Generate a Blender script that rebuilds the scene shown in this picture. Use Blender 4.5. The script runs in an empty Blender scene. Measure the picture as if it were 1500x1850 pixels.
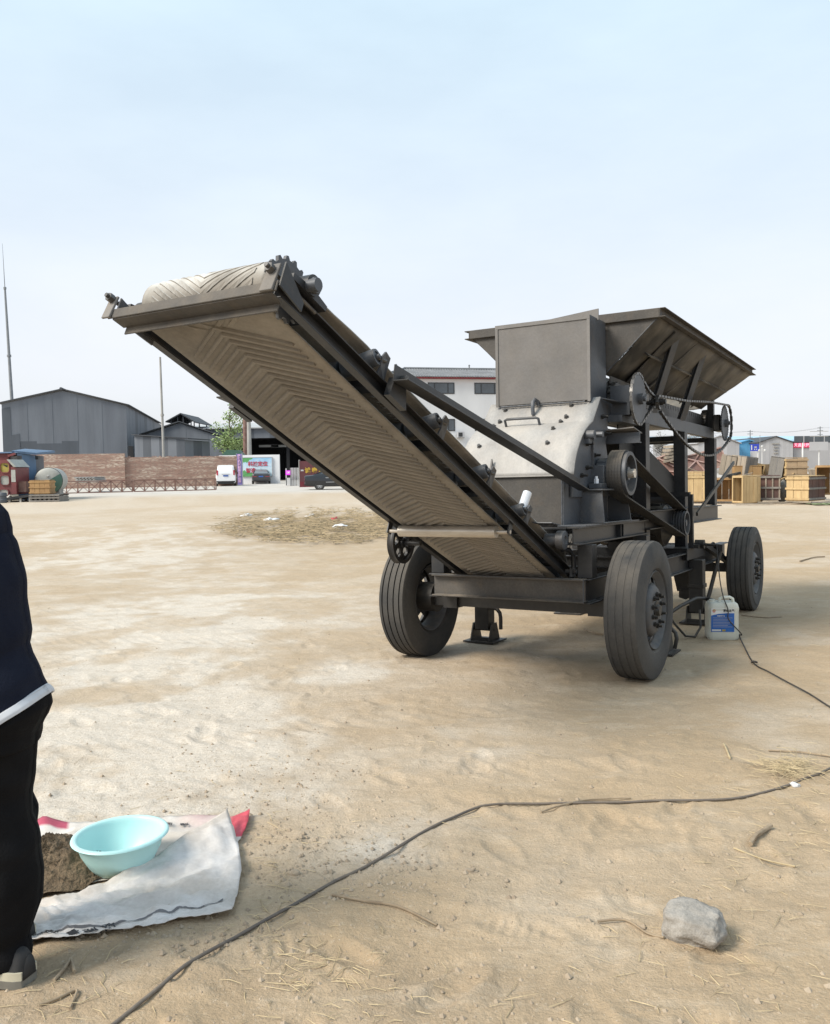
import bpy, math, random
import numpy as np
from mathutils import Matrix, Vector, noise as mnoise
random.seed(7); rng=np.random.default_rng(7)
R=math.radians
scene=bpy.context.scene
COL=scene.collection
# ------------------------------------------------------------------ camera, sky, sun, exposure
EYE=1.33
CAMROT=((0.99988752,0.01499831,0.0),(-0.00076124,0.050749,-0.99871115),(-0.01497898,0.99859881,0.0507547))
cam=bpy.data.cameras.new('camera'); camo=bpy.data.objects.new('camera',cam); COL.objects.link(camo)
cam.sensor_fit='VERTICAL'; cam.sensor_height=36; cam.lens=1574/1850*36
cam.clip_start=.05; cam.clip_end=3000
mw=Matrix([list(r)+[0] for r in CAMROT]+[[0,0,0,1]]); mw.translation=(0,0,EYE); camo.matrix_world=mw
scene.camera=camo
SUN_EL,SUN_AZ=R(42),R(-118)          # azimuth from +Y towards +X : behind the camera, on the left
world=bpy.data.worlds.new('World'); scene.world=world; world.use_nodes=True
wn=world.node_tree; wn.nodes.clear()
wo=wn.nodes.new('ShaderNodeOutputWorld'); bg=wn.nodes.new('ShaderNodeBackground')
sky=wn.nodes.new('ShaderNodeTexSky'); sky.sky_type='NISHITA'; sky.sun_disc=False
sky.sun_elevation=SUN_EL; sky.sun_rotation=SUN_AZ; sky.air_density=1.0; sky.dust_density=2.5; sky.ozone_density=.6; sky.altitude=0
hz=wn.nodes.new('ShaderNodeMix'); hz.data_type='RGBA'; hz.inputs[0].default_value=.56
# thin cloud veil over the whole dome: milky at the horizon, clearer and bluer overhead, with faint drifts
gd=wn.nodes.new('ShaderNodeTexCoord'); sx=wn.nodes.new('ShaderNodeSeparateXYZ'); wn.links.new(gd.outputs['Generated'],sx.inputs[0])
vr_=wn.nodes.new('ShaderNodeValToRGB'); el=vr_.color_ramp.elements; el[0].position=0; el[0].color=(5.1,5.15,5.4,1); el[1].position=1; el[1].color=(3.6,4.6,5.4,1)
e2=el.new(.16); e2.color=(5.05,5.25,5.6,1); e3=el.new(.5); e3.color=(4.2,5.3,5.95,1); wn.links.new(sx.outputs[2],vr_.inputs[0]); wn.links.new(vr_.outputs[0],hz.inputs[7])
mpw=wn.nodes.new('ShaderNodeMapping'); mpw.inputs['Scale'].default_value=(1.2,1.2,3.4); wn.links.new(gd.outputs['Generated'],mpw.inputs[0])
nw=wn.nodes.new('ShaderNodeTexNoise'); nw.inputs['Scale'].default_value=1.6; nw.inputs['Detail'].default_value=7; nw.inputs['Roughness'].default_value=.55; wn.links.new(mpw.outputs[0],nw.inputs['Vector'])
rw_0=wn.nodes.new('ShaderNodeMapRange'); rw_0.inputs[1].default_value=.36; rw_0.inputs[2].default_value=.66; rw_0.inputs[3].default_value=.72; rw_0.inputs[4].default_value=.92; wn.links.new(nw.outputs[0],rw_0.inputs[0]); wn.links.new(rw_0.outputs[0],hz.inputs[0])
wn.links.new(sky.outputs[0],hz.inputs[6]); wn.links.new(hz.outputs[2],bg.inputs[0]); bg.inputs[1].default_value=.128
wn.links.new(bg.outputs[0],wo.inputs[0])
sun=bpy.data.lights.new('sun','SUN'); sun.energy=3.0; sun.angle=R(24); sun.color=(1,.935,.83)
so=bpy.data.objects.new('sun',sun); COL.objects.link(so)
sd=Vector((math.sin(SUN_AZ)*math.cos(SUN_EL),math.cos(SUN_AZ)*math.cos(SUN_EL),math.sin(SUN_EL)))
so.rotation_euler=sd.to_track_quat('Z','Y').to_euler(); so.location=(-20,-15,30)
vs=scene.view_settings; vs.view_transform='Standard'; vs.look='None'; vs.gamma=1; vs.exposure=.56; vs.use_curve_mapping=False
# ------------------------------------------------------------------ materials
def lin(c):
    return tuple(((x/255)/12.92 if x/255<=.04045 else ((x/255+.055)/1.055)**2.4) for x in c)
class NT:
    def __init__(s,m):
        s.t=m.node_tree; s.n=s.t.nodes; s.l=s.t.links
    def new(s,ty,**k):
        n=s.n.new(ty)
        for a,b in k.items(): setattr(n,a,b)
        return n
    def link(s,a,b): s.l.new(a,b)
def M(name,col,col2=None,rough=.6,metal=0,scale=3.0,detail=6,dust=0,dustcol=(.36,.29,.21),bump=0,bscale=40,stretch=(1,1,1),spec=.5,speck=0,trans=0,alpha=1,emit=0,lo=.35,hi=.65,attr=None,vary=.12,grime=0):
    m=bpy.data.materials.new(name); m.use_nodes=True; t=NT(m)
    b=t.n['Principled BSDF']; b.inputs['Roughness'].default_value=rough; b.inputs['Metallic'].default_value=metal
    b.inputs['Specular IOR Level'].default_value=spec
    if col2 is None: col2=tuple(c*.72 for c in col)
    tc=t.new('ShaderNodeTexCoord'); mp=t.new('ShaderNodeMapping'); mp.inputs['Scale'].default_value=stretch
    t.link(tc.outputs['Object'],mp.inputs[0])
    nz=t.new('ShaderNodeTexNoise'); nz.inputs['Scale'].default_value=scale; nz.inputs['Detail'].default_value=detail; nz.inputs['Roughness'].default_value=.62
    t.link(mp.outputs[0],nz.inputs['Vector'])
    rp=t.new('ShaderNodeMapRange'); rp.inputs[1].default_value=lo; rp.inputs[2].default_value=hi; t.link(nz.outputs[0],rp.inputs[0])
    mx=t.new('ShaderNodeMix',data_type='RGBA'); mx.inputs[6].default_value=(*col,1); mx.inputs[7].default_value=(*col2,1)
    t.link(rp.outputs[0],mx.inputs[0]); out=mx.outputs[2]
    # every object its own slight tone
    oi=t.new('ShaderNodeObjectInfo'); hv=t.new('ShaderNodeHueSaturation'); vr=t.new('ShaderNodeMapRange'); vr.inputs[3].default_value=1-vary; vr.inputs[4].default_value=1+vary
    t.link(oi.outputs['Random'],vr.inputs[0]); t.link(vr.outputs[0],hv.inputs['Value']); t.link(out,hv.inputs['Color']); out=hv.outputs[0]
    if grime:
        ng=t.new('ShaderNodeTexNoise'); ng.inputs['Scale'].default_value=5.5; ng.inputs['Detail'].default_value=8; ng.inputs['Roughness'].default_value=.7; ng.inputs['Distortion'].default_value=.6; t.link(tc.outputs['Object'],ng.inputs['Vector'])
        rg=t.new('ShaderNodeMapRange'); rg.inputs[1].default_value=.53; rg.inputs[2].default_value=.72; rg.inputs[4].default_value=grime; t.link(ng.outputs[0],rg.inputs[0])
        mg=t.new('ShaderNodeMix',data_type='RGBA'); mg.inputs[7].default_value=(.125,.088,.055,1); t.link(rg.outputs[0],mg.inputs[0]); t.link(out,mg.inputs[6]); out=mg.outputs[2]
    if attr:
        at=t.new('ShaderNodeAttribute',attribute_name=attr); m2=t.new('ShaderNodeMix',data_type='RGBA',blend_type='MULTIPLY'); m2.inputs[0].default_value=1
        t.link(out,m2.inputs[6]); t.link(at.outputs['Color'],m2.inputs[7]); out=m2.outputs[2]
    if speck:
        n3=t.new('ShaderNodeTexNoise'); n3.inputs['Scale'].default_value=scale*22; n3.inputs['Detail'].default_value=3; t.link(mp.outputs[0],n3.inputs['Vector'])
        r3=t.new('ShaderNodeMapRange'); r3.inputs[1].default_value=.3; r3.inputs[2].default_value=.7; r3.inputs[3].default_value=1-speck; r3.inputs[4].default_value=1+speck; t.link(n3.outputs[0],r3.inputs[0])
        h3=t.new('ShaderNodeHueSaturation'); t.link(r3.outputs[0],h3.inputs['Value']); t.link(out,h3.inputs['Color']); out=h3.outputs[0]
    if dust:
        ge=t.new('ShaderNodeNewGeometry'); sp=t.new('ShaderNodeSeparateXYZ'); t.link(ge.outputs['Normal'],sp.inputs[0])
        a=t.new('ShaderNodeMapRange'); a.inputs[1].default_value=.1; a.inputs[2].default_value=.95; a.inputs[3].default_value=.12; t.link(sp.outputs[2],a.inputs[0])
        n2=t.new('ShaderNodeTexNoise'); n2.inputs['Scale'].default_value=scale*2.3; n2.inputs['Detail'].default_value=5; t.link(tc.outputs['Object'],n2.inputs['Vector'])
        r2=t.new('ShaderNodeMapRange'); r2.inputs[1].default_value=.3; r2.inputs[2].default_value=.7; t.link(n2.outputs[0],r2.inputs[0])
        mu=t.new('ShaderNodeMath',operation='MULTIPLY'); t.link(a.outputs[0],mu.inputs[0]); t.link(r2.outputs[0],mu.inputs[1])
        mu2=t.new('ShaderNodeMath',operation='MULTIPLY'); t.link(mu.outputs[0],mu2.inputs[0]); mu2.inputs[1].default_value=dust
        m3=t.new('ShaderNodeMix',data_type='RGBA'); m3.inputs[7].default_value=(*dustcol,1); t.link(mu2.outputs[0],m3.inputs[0]); t.link(out,m3.inputs[6]); out=m3.outputs[2]
        ro=t.new('ShaderNodeMapRange'); ro.inputs[3].default_value=rough; ro.inputs[4].default_value=.95; t.link(mu2.outputs[0],ro.inputs[0]); t.link(ro.outputs[0],b.inputs['Roughness'])
    t.link(out,b.inputs['Base Color'])
    if bump:
        nb=t.new('ShaderNodeTexNoise'); nb.inputs['Scale'].default_value=bscale; nb.inputs['Detail'].default_value=5; t.link(mp.outputs[0],nb.inputs['Vector'])
        bp=t.new('ShaderNodeBump'); bp.inputs['Strength'].default_value=bump; bp.inputs['Distance'].default_value=.02; t.link(nb.outputs[0],bp.inputs['Height']); t.link(bp.outputs[0],b.inputs['Normal'])
    if trans: b.inputs['Transmission Weight'].default_value=trans
    if alpha<1: b.inputs['Alpha'].default_value=alpha
    if emit: b.inputs['Emission Color'].default_value=(*col,1); b.inputs['Emission Strength'].default_value=emit
    return m
mt={}
mt['steel']=M('dark_painted_steel',(.009,.0102,.0128),(.016,.0175,.0205),rough=.45,grime=.2,dust=.17,scale=4,bump=.05,speck=.12)
mt['steel_dusty']=M('dusty_grey_steel',(.138,.131,.126),(.175,.166,.160),grime=.10,rough=.8,dust=.5,scale=3.2,bump=.1,speck=.05)
mt['steel_dusty2']=M('dusty_dark_steel',(.046,.043,.041),(.072,.066,.060),grime=.3,rough=.75,dust=.5,scale=3.2,bump=.1,speck=.12)
mt['hopper']=M('hopper_steel_dirt_and_reflection',(.018,.018,.018),(.112,.101,.084),rough=.7,dust=.4,scale=2.0,detail=3,bump=.06,speck=.1,lo=.44,hi=.66)  # pale brown patches: diffuse reflection painted in, mixed with dirty streaks
mt['primer']=M('pale_bare_plate',(.385,.365,.340),(.265,.258,.250),grime=.22,rough=.6,dust=.3,dustcol=(.5,.42,.33),scale=2.2,stretch=(1,1.6,1),bump=.06,speck=.08)
mt['plate']=M('blue_grey_plate',(.075,.083,.096),(.050,.055,.065),rough=.5,grime=.35,dust=.25,scale=3,bump=.06,speck=.1)
mt['rubber']=M('worn_tyre_rubber',(.030,.031,.033),(.058,.055,.051),rough=.85,dust=.5,dustcol=(.24,.20,.155),scale=2.5,bump=.15,bscale=90,speck=.1)
mt['belt']=M('dusty_belt_rubber',(.220,.192,.158),(.150,.134,.114),rough=.9,scale=2.2,bump=.12,bscale=60,speck=.1,dust=1.3,dustcol=(.56,.54,.50))
mt['beltd']=M('black_drive_belt',(.020,.020,.021),(.035,.033,.031),rough=.7,dust=.4,scale=5)
mt['bright']=M('bare_roller_steel',(.66,.60,.52),(.46,.41,.35),rough=.36,metal=.6,scale=5,stretch=(3,.6,3),dust=.25)
mt['galv']=M('zinc_tube',(.74,.76,.80),(.60,.63,.68),rough=.35,metal=.2,scale=9)
mt['iron']=M('grey_cast_iron',(.085,.094,.110),(.050,.055,.063),rough=.5,metal=.2,scale=5,dust=.35)
mt['black']=M('black_oily_iron',(.009,.009,.010),(.018,.0175,.017),rough=.45,dust=.3,scale=7)
mt['bolt']=M('oily_bolt',(.12,.115,.11),(.06,.057,.055),rough=.45,metal=.5,scale=20)
mt['jet']=M('jet_black_sheet',(.006,.006,.0065),rough=.6,scale=4)
mt['rimpaint']=M('dusty_grey_wheel_paint',(.085,.090,.098),(.052,.054,.058),rough=.6,scale=6,grime=.4,dust=.3)
mt['chain']=M('chain_steel',(.17,.16,.15),(.07,.068,.066),rough=.4,metal=.6,scale=30)
# ------------------------------------------------------------------ mesh builder
class MB:
    def __init__(s): s.v=[]; s.f=[]
    def add(s,vs,fs):
        o=len(s.v); s.v+= [tuple(map(float,p)) for p in vs]; s.f+= [tuple(i+o for i in f) for f in fs]; return s
    def box(s,a,b,mat=None):
        (x0,y0,z0),(x1,y1,z1)=a,b
        vs=[(x0,y0,z0),(x1,y0,z0),(x1,y1,z0),(x0,y1,z0),(x0,y0,z1),(x1,y0,z1),(x1,y1,z1),(x0,y1,z1)]
        if mat is not None: vs=[mat@Vector(p) for p in vs]
        return s.add(vs,[(0,3,2,1),(4,5,6,7),(0,1,5,4),(1,2,6,5),(2,3,7,6),(3,0,4,7)])
    def prism(s,poly,vec):
        n=len(poly); P=[Vector(p) for p in poly]; V=Vector(vec)
        return s.add(P+[p+V for p in P],[tuple(range(n))[::-1],tuple(range(n,2*n))]+[(i,(i+1)%n,n+(i+1)%n,n+i) for i in range(n)])
    def bar(s,p,q,prof,up=(0,0,1)):          # sweep a 2-D profile (side, up) from p to q
        p,q=Vector(p),Vector(q); d=(q-p).normalized(); up=(1,0,0) if abs(d.dot(Vector(up).normalized()))>.985 else up; sd=d.cross(Vector(up)).normalized(); u=sd.cross(d)
        n=len(prof); vs=[p+sd*a+u*b for a,b in prof]+[q+sd*a+u*b for a,b in prof]
        return s.add(vs,[tuple(range(n)),tuple(range(2*n-1,n-1,-1))]+[(i,n+i,n+(i+1)%n,(i+1)%n) for i in range(n)])
    def cyl(s,p,q,r,n=20,r2=None,caps=True):
        p,q=Vector(p),Vector(q); d=(q-p).normalized(); a=d.orthogonal().normalized(); b=d.cross(a); r2=r if r2 is None else r2
        vs=[p+(a*math.cos(t)+b*math.sin(t))*r for t in [2*math.pi*i/n for i in range(n)]]+[q+(a*math.cos(t)+b*math.sin(t))*r2 for t in [2*math.pi*i/n for i in range(n)]]
        fs=[(i,(i+1)%n,n+(i+1)%n,n+i) for i in range(n)]
        if caps: fs+=[tuple(range(n))[::-1],tuple(range(n,2*n))]
        return s.add(vs,fs)
    def lathe(s,prof,o,d,n=40,closed=False,ref=None):      # prof: (axial, radius)
        o=Vector(o); d=Vector(d).normalized(); a=(Vector(ref) if ref else d.orthogonal()).normalized(); b=d.cross(a); k=len(prof); vs=[]
        for i in range(n):
            t=2*math.pi*i/n; e=a*math.cos(t)+b*math.sin(t)
            vs+=[o+d*x+e*r for x,r in prof]
        kk=k if closed else k-1
        return s.add(vs,[(i*k+j,((i+1)%n)*k+j,((i+1)%n)*k+(j+1)%k,i*k+(j+1)%k) for i in range(n) for j in range(kk)])
    def tube(s,pts,r,n=8,caps=True):
        P=[Vector(p) for p in pts]; k=len(P); rr=r if isinstance(r,(list,tuple)) else [r]*k; vs=[]; a=None
        for i in range(k):
            d=(P[min(i+1,k-1)]-P[max(i-1,0)]).normalized()
            a=d.orthogonal().normalized() if a is None else (a-d*a.dot(d)).normalized()
            b=d.cross(a); vs+=[P[i]+(a*math.cos(2*math.pi*j/n)+b*math.sin(2*math.pi*j/n))*rr[i] for j in range(n)]
        fs=[(i*n+j,i*n+(j+1)%n,(i+1)*n+(j+1)%n,(i+1)*n+j) for i in range(k-1) for j in range(n)]
        if caps: fs+=[tuple(range(n))[::-1],tuple(range((k-1)*n,k*n))]
        return s.add(vs,fs)
    def grid(s,rows):
        m=len(rows[0]); o=len(s.v); s.v+=[tuple(map(float,p)) for r in rows for p in r]
        s.f+=[(o+i*m+j,o+i*m+j+1,o+(i+1)*m+j+1,o+(i+1)*m+j) for i in range(len(rows)-1) for j in range(m-1)]; return s
    def mesh(s,name,mat,smooth=None):
        me=bpy.data.meshes.new(name); me.from_pydata(s.v,[],s.f); me.validate(); me.update()
        if mat is not None:
            for x in (mat if isinstance(mat,(list,tuple)) else [mat]): me.materials.append(x)
        if smooth is not None: 
            me.shade_smooth()
            if smooth<179: me.set_sharp_from_angle(angle=R(smooth))
        return me
    def build(s,name,mat,parent=None,smooth=None,bevel=0,solid=0,loc=None,rot=None):
        return put(name,s.mesh(name,mat,smooth),parent,bevel,solid,loc,rot)
def put(name,me,parent=None,bevel=0,solid=0,loc=None,rot=None):
    o=bpy.data.objects.new(name,me); COL.objects.link(o)
    if parent is not None: o.parent=parent
    if loc is not None: o.location=loc
    if rot is not None: o.rotation_euler=rot
    if solid:
        md=o.modifiers.new('thickness','SOLIDIFY'); md.thickness=solid; md.offset=0
    if bevel:
        md=o.modifiers.new('bevel','BEVEL'); md.width=bevel; md.segments=1; md.limit_method='ANGLE'; md.angle_limit=R(40)
    return o
def tag(o,label=None,cat=None,group=None,kind=None):
    if label: o['label']=label
    if cat: o['category']=cat
    if group: o['group']=group
    if kind: o['kind']=kind
    return o
def empty(name,label=None,cat=None,group=None,loc=(0,0,0),rz=0):
    o=bpy.data.objects.new(name,None); COL.objects.link(o); o.location=loc; o.rotation_euler=(0,0,rz); o.empty_display_size=.1
    return tag(o,label,cat,group)
def copy_tree(o,parent=None):
    c=o.copy(); COL.objects.link(c)
    if parent is not None: c.parent=parent
    for ch in list(o.children): copy_tree(ch,c)
    return c
def text_mesh(body,size,depth=.01,name='lettering',bold=0):
    cu=bpy.data.curves.new(name,'FONT'); cu.body=body; cu.size=size; cu.align_x='CENTER'; cu.align_y='CENTER'; cu.extrude=depth/2; cu.offset=bold; cu.resolution_u=3
    o=bpy.data.objects.new(name,cu); COL.objects.link(o); bpy.context.view_layer.update()
    me=bpy.data.meshes.new_from_object(o.evaluated_get(bpy.context.evaluated_depsgraph_get()))
    bpy.data.objects.remove(o); bpy.data.curves.remove(cu); me.name=name; return me
def text(body,size,mat,parent,mtx,depth=.01,name='lettering',bold=0):
    me=text_mesh(body,size,depth,name,bold); me.materials.clear(); me.materials.append(mat); me.transform(mtx)
    return put(name,me,parent)
def vnoise(x,y,seed=0):
    xi=np.floor(x).astype(np.int64); yi=np.floor(y).astype(np.int64); fx=x-xi; fy=y-yi; fx=fx*fx*(3-2*fx); fy=fy*fy*(3-2*fy)
    def h(a,b):
        n=(a*374761393+b*668265263+seed*1442695041)&0xFFFFFFFF; n=((n^(n>>13))*1274126177)&0xFFFFFFFF; n=(n^(n>>16))&0xFFFFFFFF; return n/4294967295.0
    return (h(xi,yi)*(1-fx)+h(xi+1,yi)*fx)*(1-fy)+(h(xi,yi+1)*(1-fx)+h(xi+1,yi+1)*fx)*fy
def fbm(x,y,oct=5,seed=0,gain=.5):
    a=1;t=0;s=0
    for i in range(oct): t=t+a*vnoise(x,y,seed+i*17); s+=a; a*=gain; x=x*2.03+5.1; y=y*2.03+1.7
    return t/s
# ------------------------------------------------------------------ the ground
def sstep(a,b,x):
    t=np.clip((x-a)/(b-a),0,1); return t*t*(3-2*t)
def gz(x,y):
    x=np.asarray(x,float); y=np.asarray(y,float)
    near=-.031686*np.clip(y,-30,40); far=-.25+.004*(np.clip(y,0,80)-30)
    t=sstep(12,28,y); return near*(1-t)+far*t
CR=np.array(CAMROT)
def ray(px,py): return CR@np.array([(px-750)/1574,(925-py)/1574,-1.0])
def at(px,py,Y):            # point on the sight line of a photo pixel at a chosen distance
    r=ray(px,py); return Vector((0,0,EYE))+Vector(r*(Y/r[1]))
HTAB=None
def HZ(x,y):            # height of the finished ground sheet, lumps included
    if HTAB is None: return float(gz(x,y))
    ang,rad,z=HTAB; a=math.degrees(math.atan2(x,y)); r=math.hypot(x,y)
    i=int(np.clip(np.searchsorted(rad,r)-1,0,len(rad)-2)); j=int(np.clip(np.searchsorted(ang,a)-1,0,len(ang)-2))
    u=(r-rad[i])/(rad[i+1]-rad[i]); v=(a-ang[j])/(ang[j+1]-ang[j])
    return float((z[i,j]*(1-v)+z[i,j+1]*v)*(1-u)+(z[i+1,j]*(1-v)+z[i+1,j+1]*v)*u)
def G(px,py,dz=0):          # where that sight line meets the ground
    r=ray(px,py); lo,hi=.3,200.
    for i in range(50):
        m=(lo+hi)/2
        if EYE+r[2]*m-float(gz(r[0]*m,r[1]*m))>0: lo=m
        else: hi=m
    return Vector((r[0]*lo,r[1]*lo,HZ(r[0]*lo,r[1]*lo)+dz))
def gp(x,y,dz=0): return Vector((x,y,float(gz(x,y))+dz))
def ground_masks(x,y):
    def blob(px,py,rx,ry):
        c=G(px,py); a=G(px+rx,py); b=G(px,py-ry); RX=max(abs(a.x-c.x),.05); RY=max(abs(b.y-c.y),.05)
        return np.exp(-(((x-c.x)/RX)**2+((y-c.y)/RY)**2))
    cr=0
    for px,py,rx,ry,s in [(300,1130,330,70,.9),(260,1330,330,80,1.0),(480,1400,260,70,.7),(760,1230,240,35,.6),(700,1530,130,40,.75),(880,1360,200,40,.5),(240,1010,260,40,.6),(860,1490,130,22,.4),(540,1440,130,22,.5),(1010,1570,150,45,.35),(960,1640,120,40,.3),(250,960,300,18,.6),(900,1180,160,20,.3)]:
        cr=cr+s*blob(px,py,rx,ry)
    n=fbm(x*1.6+3,y*1.2,5,11); n2=fbm(x*6,y*4.5,4,23)
    cr=np.clip(cr*1.15*(.45+1.05*sstep(.34,.66,n))*(.7+.6*sstep(.3,.7,n2)),0,1)
    cr=np.maximum(cr,.35*sstep(.56,.72,fbm(x*.8,y*.8,5,31)))
    far=sstep(16,34,y); cr=np.maximum(cr*(1-.35*far),far*(.30+.30*sstep(.36,.66,fbm(x*.35,y*.25,5,41))))
    yard=sstep(52,58,y+.8*np.sin(x*.2))*(x<6)
    och=sstep(.42,.62,fbm(x*1.1+9,y*1.0,5,51))
    dk=np.clip(.75*blob(1020,1150,170,45)+.5*blob(980,1280,240,40)+.8*blob(480,1425,110,30)+.9*blob(560,950,190,26)+.5*blob(600,1600,160,40)+.95*blob(150,1800,420,110)+.75*blob(760,1810,420,110)+.5*blob(1240,1800,380,100)+.3*blob(1350,1620,240,80),0,1)*(.35+.9*sstep(.35,.62,fbm(x*4,y*6,4,61)))  # browner soil patches, plus shade under the crusher painted into the ground
    return cr,yard,och,dk
def make_ground():
    na=760; ang=np.concatenate([np.linspace(-180,-62,26)[:-1],np.linspace(-62,62,na),np.linspace(62,180,26)[1:-1]])
    rad=np.concatenate([[.02],np.linspace(.3,1.2,10),1.2*np.exp(np.linspace(0,1,520)**1.0*math.log(40/1.2))[1:],np.array([45,52,60,70,82,100,130,180,260,400,700,1200,2000])])
    A,RR=np.meshgrid(np.radians(ang),rad); x=RR*np.sin(A); y=RR*np.cos(A)
    z=gz(x,y)
    f=np.exp(-(RR/60)**2)
    rel=.035*(fbm(x*.55,y*.6,4,1)-.5)+.026*(fbm(x*1.6+4,y*2.4,4,2)-.5)+.013*(fbm(x*3.6,y*4.2,4,3)-.5)+.010*(fbm(x*13,y*17,3,4)-.5)
    lump=fbm(x*6.5,y*8,3,7); rel=rel+.008*sstep(.56,.75,lump)
    tr=0
    for (a,b,c,w) in [(.16,1.0,9.6,.24),(.16,1.0,11.2,.24),(-.10,1.0,7.9,.2),(.35,1,5.2,.16)]:
        d=(y-a*x-c); tr=tr-.014*np.exp(-(d/w)**2)*(.5+.5*np.sin((x+d*.8)*46)*.5)
    rel=rel+tr
    fr=np.random.default_rng(5)
    for i in range(150):
        u=fr.random(); yy=1.9+6*u**1.4; xx=fr.uniform(-.5,.52)*yy; th=fr.uniform(0,3.14); L=.13; Wd=.05
        m=(abs(x-xx)<.4)&(abs(y-yy)<.4)
        dx=(x[m]-xx); dy=y[m]-yy; p=dx*math.cos(th)+dy*math.sin(th); q=-dx*math.sin(th)+dy*math.cos(th); e=np.sqrt((p/L)**2+(q/Wd)**2)
        zz=-.008*np.exp(-e**4)+.004*np.exp(-((e-1.25)/.28)**2)
        zz+=.003*np.sin(p*160)*np.exp(-e**4)*(i%3==0)
        rel[m]+=zz
    z=z+rel*f
    nr,nc=x.shape
    global HTAB; HTAB=(ang,rad,z)
    v=np.stack([x,y,z],-1).reshape(-1,3)
    i=np.arange(nr-1)[:,None]; j=np.arange(nc)[None,:]; j2=(j+1)%nc
    fa=np.stack([i*nc+j,i*nc+j2+0*i,(i+1)*nc+j2,(i+1)*nc+j+0*i],-1).reshape(-1,4)[:,::-1]
    me=bpy.data.meshes.new('ground'); me.vertices.add(len(v)); me.vertices.foreach_set('co',v.ravel())
    me.loops.add(fa.size); me.loops.foreach_set('vertex_index',fa.ravel().astype(np.int32))
    me.polygons.add(len(fa)); me.polygons.foreach_set('loop_start',np.arange(0,fa.size,4,dtype=np.int32)); me.polygons.foreach_set('loop_total',np.full(len(fa),4,dtype=np.int32))
    me.update(calc_edges=True); me.validate(); me.shade_smooth()
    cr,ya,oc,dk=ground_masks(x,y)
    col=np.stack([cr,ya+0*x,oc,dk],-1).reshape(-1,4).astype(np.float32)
    at_=me.attributes.new('soil','FLOAT_COLOR','POINT'); at_.data.foreach_set('color',col.ravel())
    m=bpy.data.materials.new('sandy_ground'); m.use_nodes=True; t=NT(m); b=t.n['Principled BSDF']; b.inputs['Roughness'].default_value=.95; b.inputs['Specular IOR Level'].default_value=.25
    a=t.new('ShaderNodeAttribute',attribute_name='soil'); s=t.new('ShaderNodeSeparateColor'); t.link(a.outputs['Color'],s.inputs[0])
    tc=t.new('ShaderNodeTexCoord')
    def noise(sc,d=5,rough=.6,st=(1,1,1)):
        mp=t.new('ShaderNodeMapping'); mp.inputs['Scale'].default_value=st; t.link(tc.outputs['Object'],mp.inputs[0])
        n=t.new('ShaderNodeTexNoise'); n.inputs['Scale'].default_value=sc; n.inputs['Detail'].default_value=d; n.inputs['Roughness'].default_value=rough; t.link(mp.outputs[0],n.inputs['Vector']); return n.outputs[0]
    def rng_(v,a0,a1,b0=0,b1=1):
        r=t.new('ShaderNodeMapRange'); r.inputs[1].default_value=a0; r.inputs[2].default_value=a1; r.inputs[3].default_value=b0; r.inputs[4].default_value=b1; t.link(v,r.inputs[0]); return r.outputs[0]
    def mix(f,A,B):
        n=t.new('ShaderNodeMix',data_type='RGBA')
        if isinstance(f,float): n.inputs[0].default_value=f
        else: t.link(f,n.inputs[0])
        for k,c in ((6,A),(7,B)):
            if isinstance(c,tuple): n.inputs[k].default_value=(*c,1)
            else: t.link(c,n.inputs[k])
        return n.outputs[2]
    def mul(a_,b_):
        n=t.new('ShaderNodeMath',operation='MULTIPLY'); t.link(a_,n.inputs[0])
        if isinstance(b_,float): n.inputs[1].default_value=b_
        else: t.link(b_,n.inputs[1])
        return n.outputs[0]
    c=mix(rng_(noise(2.1,6),.35,.65),(.425,.315,.202),(.478,.370,.254))
    c=mix(mul(s.outputs[2],.65),c,(.415,.305,.190))
    c=mix(mul(rng_(noise(9,5,.65,(1,1.6,1)),.48,.7),.55),c,(.360,.272,.180))
    c=mix(s.outputs[0],c,(.620,.555,.475))
    c=mix(mul(rng_(noise(30,4,.7),.5,.75),.35),c,(.37,.28,.18))
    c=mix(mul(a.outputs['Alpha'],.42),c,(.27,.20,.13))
    c=mix(mul(rng_(noise(150,3,.6),.62,.74),.5),c,(.20,.15,.10))
    c=mix(mul(rng_(noise(120,2,.5),.66,.76),.55),c,(.62,.56,.47))
    c=mix(mul(rng_(noise(62,5,.72),.46,.66),.38),c,(.30,.225,.145))
    c=mix(mul(rng_(noise(46,4,.7),.56,.72),.35),c,(.60,.50,.37))
    c=mix(mul(rng_(noise(5,7,.68,(.45,1.5,1)),.5,.68),.30),c,(.33,.25,.165))
    c=mix(mul(rng_(noise(3.2,7,.7,(.6,1.3,1)),.54,.68),.3),c,(.57,.49,.39))
    c=mix(s.outputs[1],c,mix(rng_(noise(.5,5),.4,.65),(.53,.495,.45),(.47,.43,.38)))
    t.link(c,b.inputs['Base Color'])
    h=t.new('ShaderNodeMath',operation='ADD'); t.link(mul(noise(22,6,.68,(1,1.3,1)),1.0),h.inputs[0]); t.link(mul(noise(110,4,.6),.45),h.inputs[1])
    bp=t.new('ShaderNodeBump'); bp.inputs['Strength'].default_value=.7; bp.inputs['Distance'].default_value=.016; t.link(h.outputs[0],bp.inputs['Height']); t.link(bp.outputs[0],b.inputs['Normal'])
    me.materials.append(m)
    return tag(put('ground',me),kind='structure')
make_ground()
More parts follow.
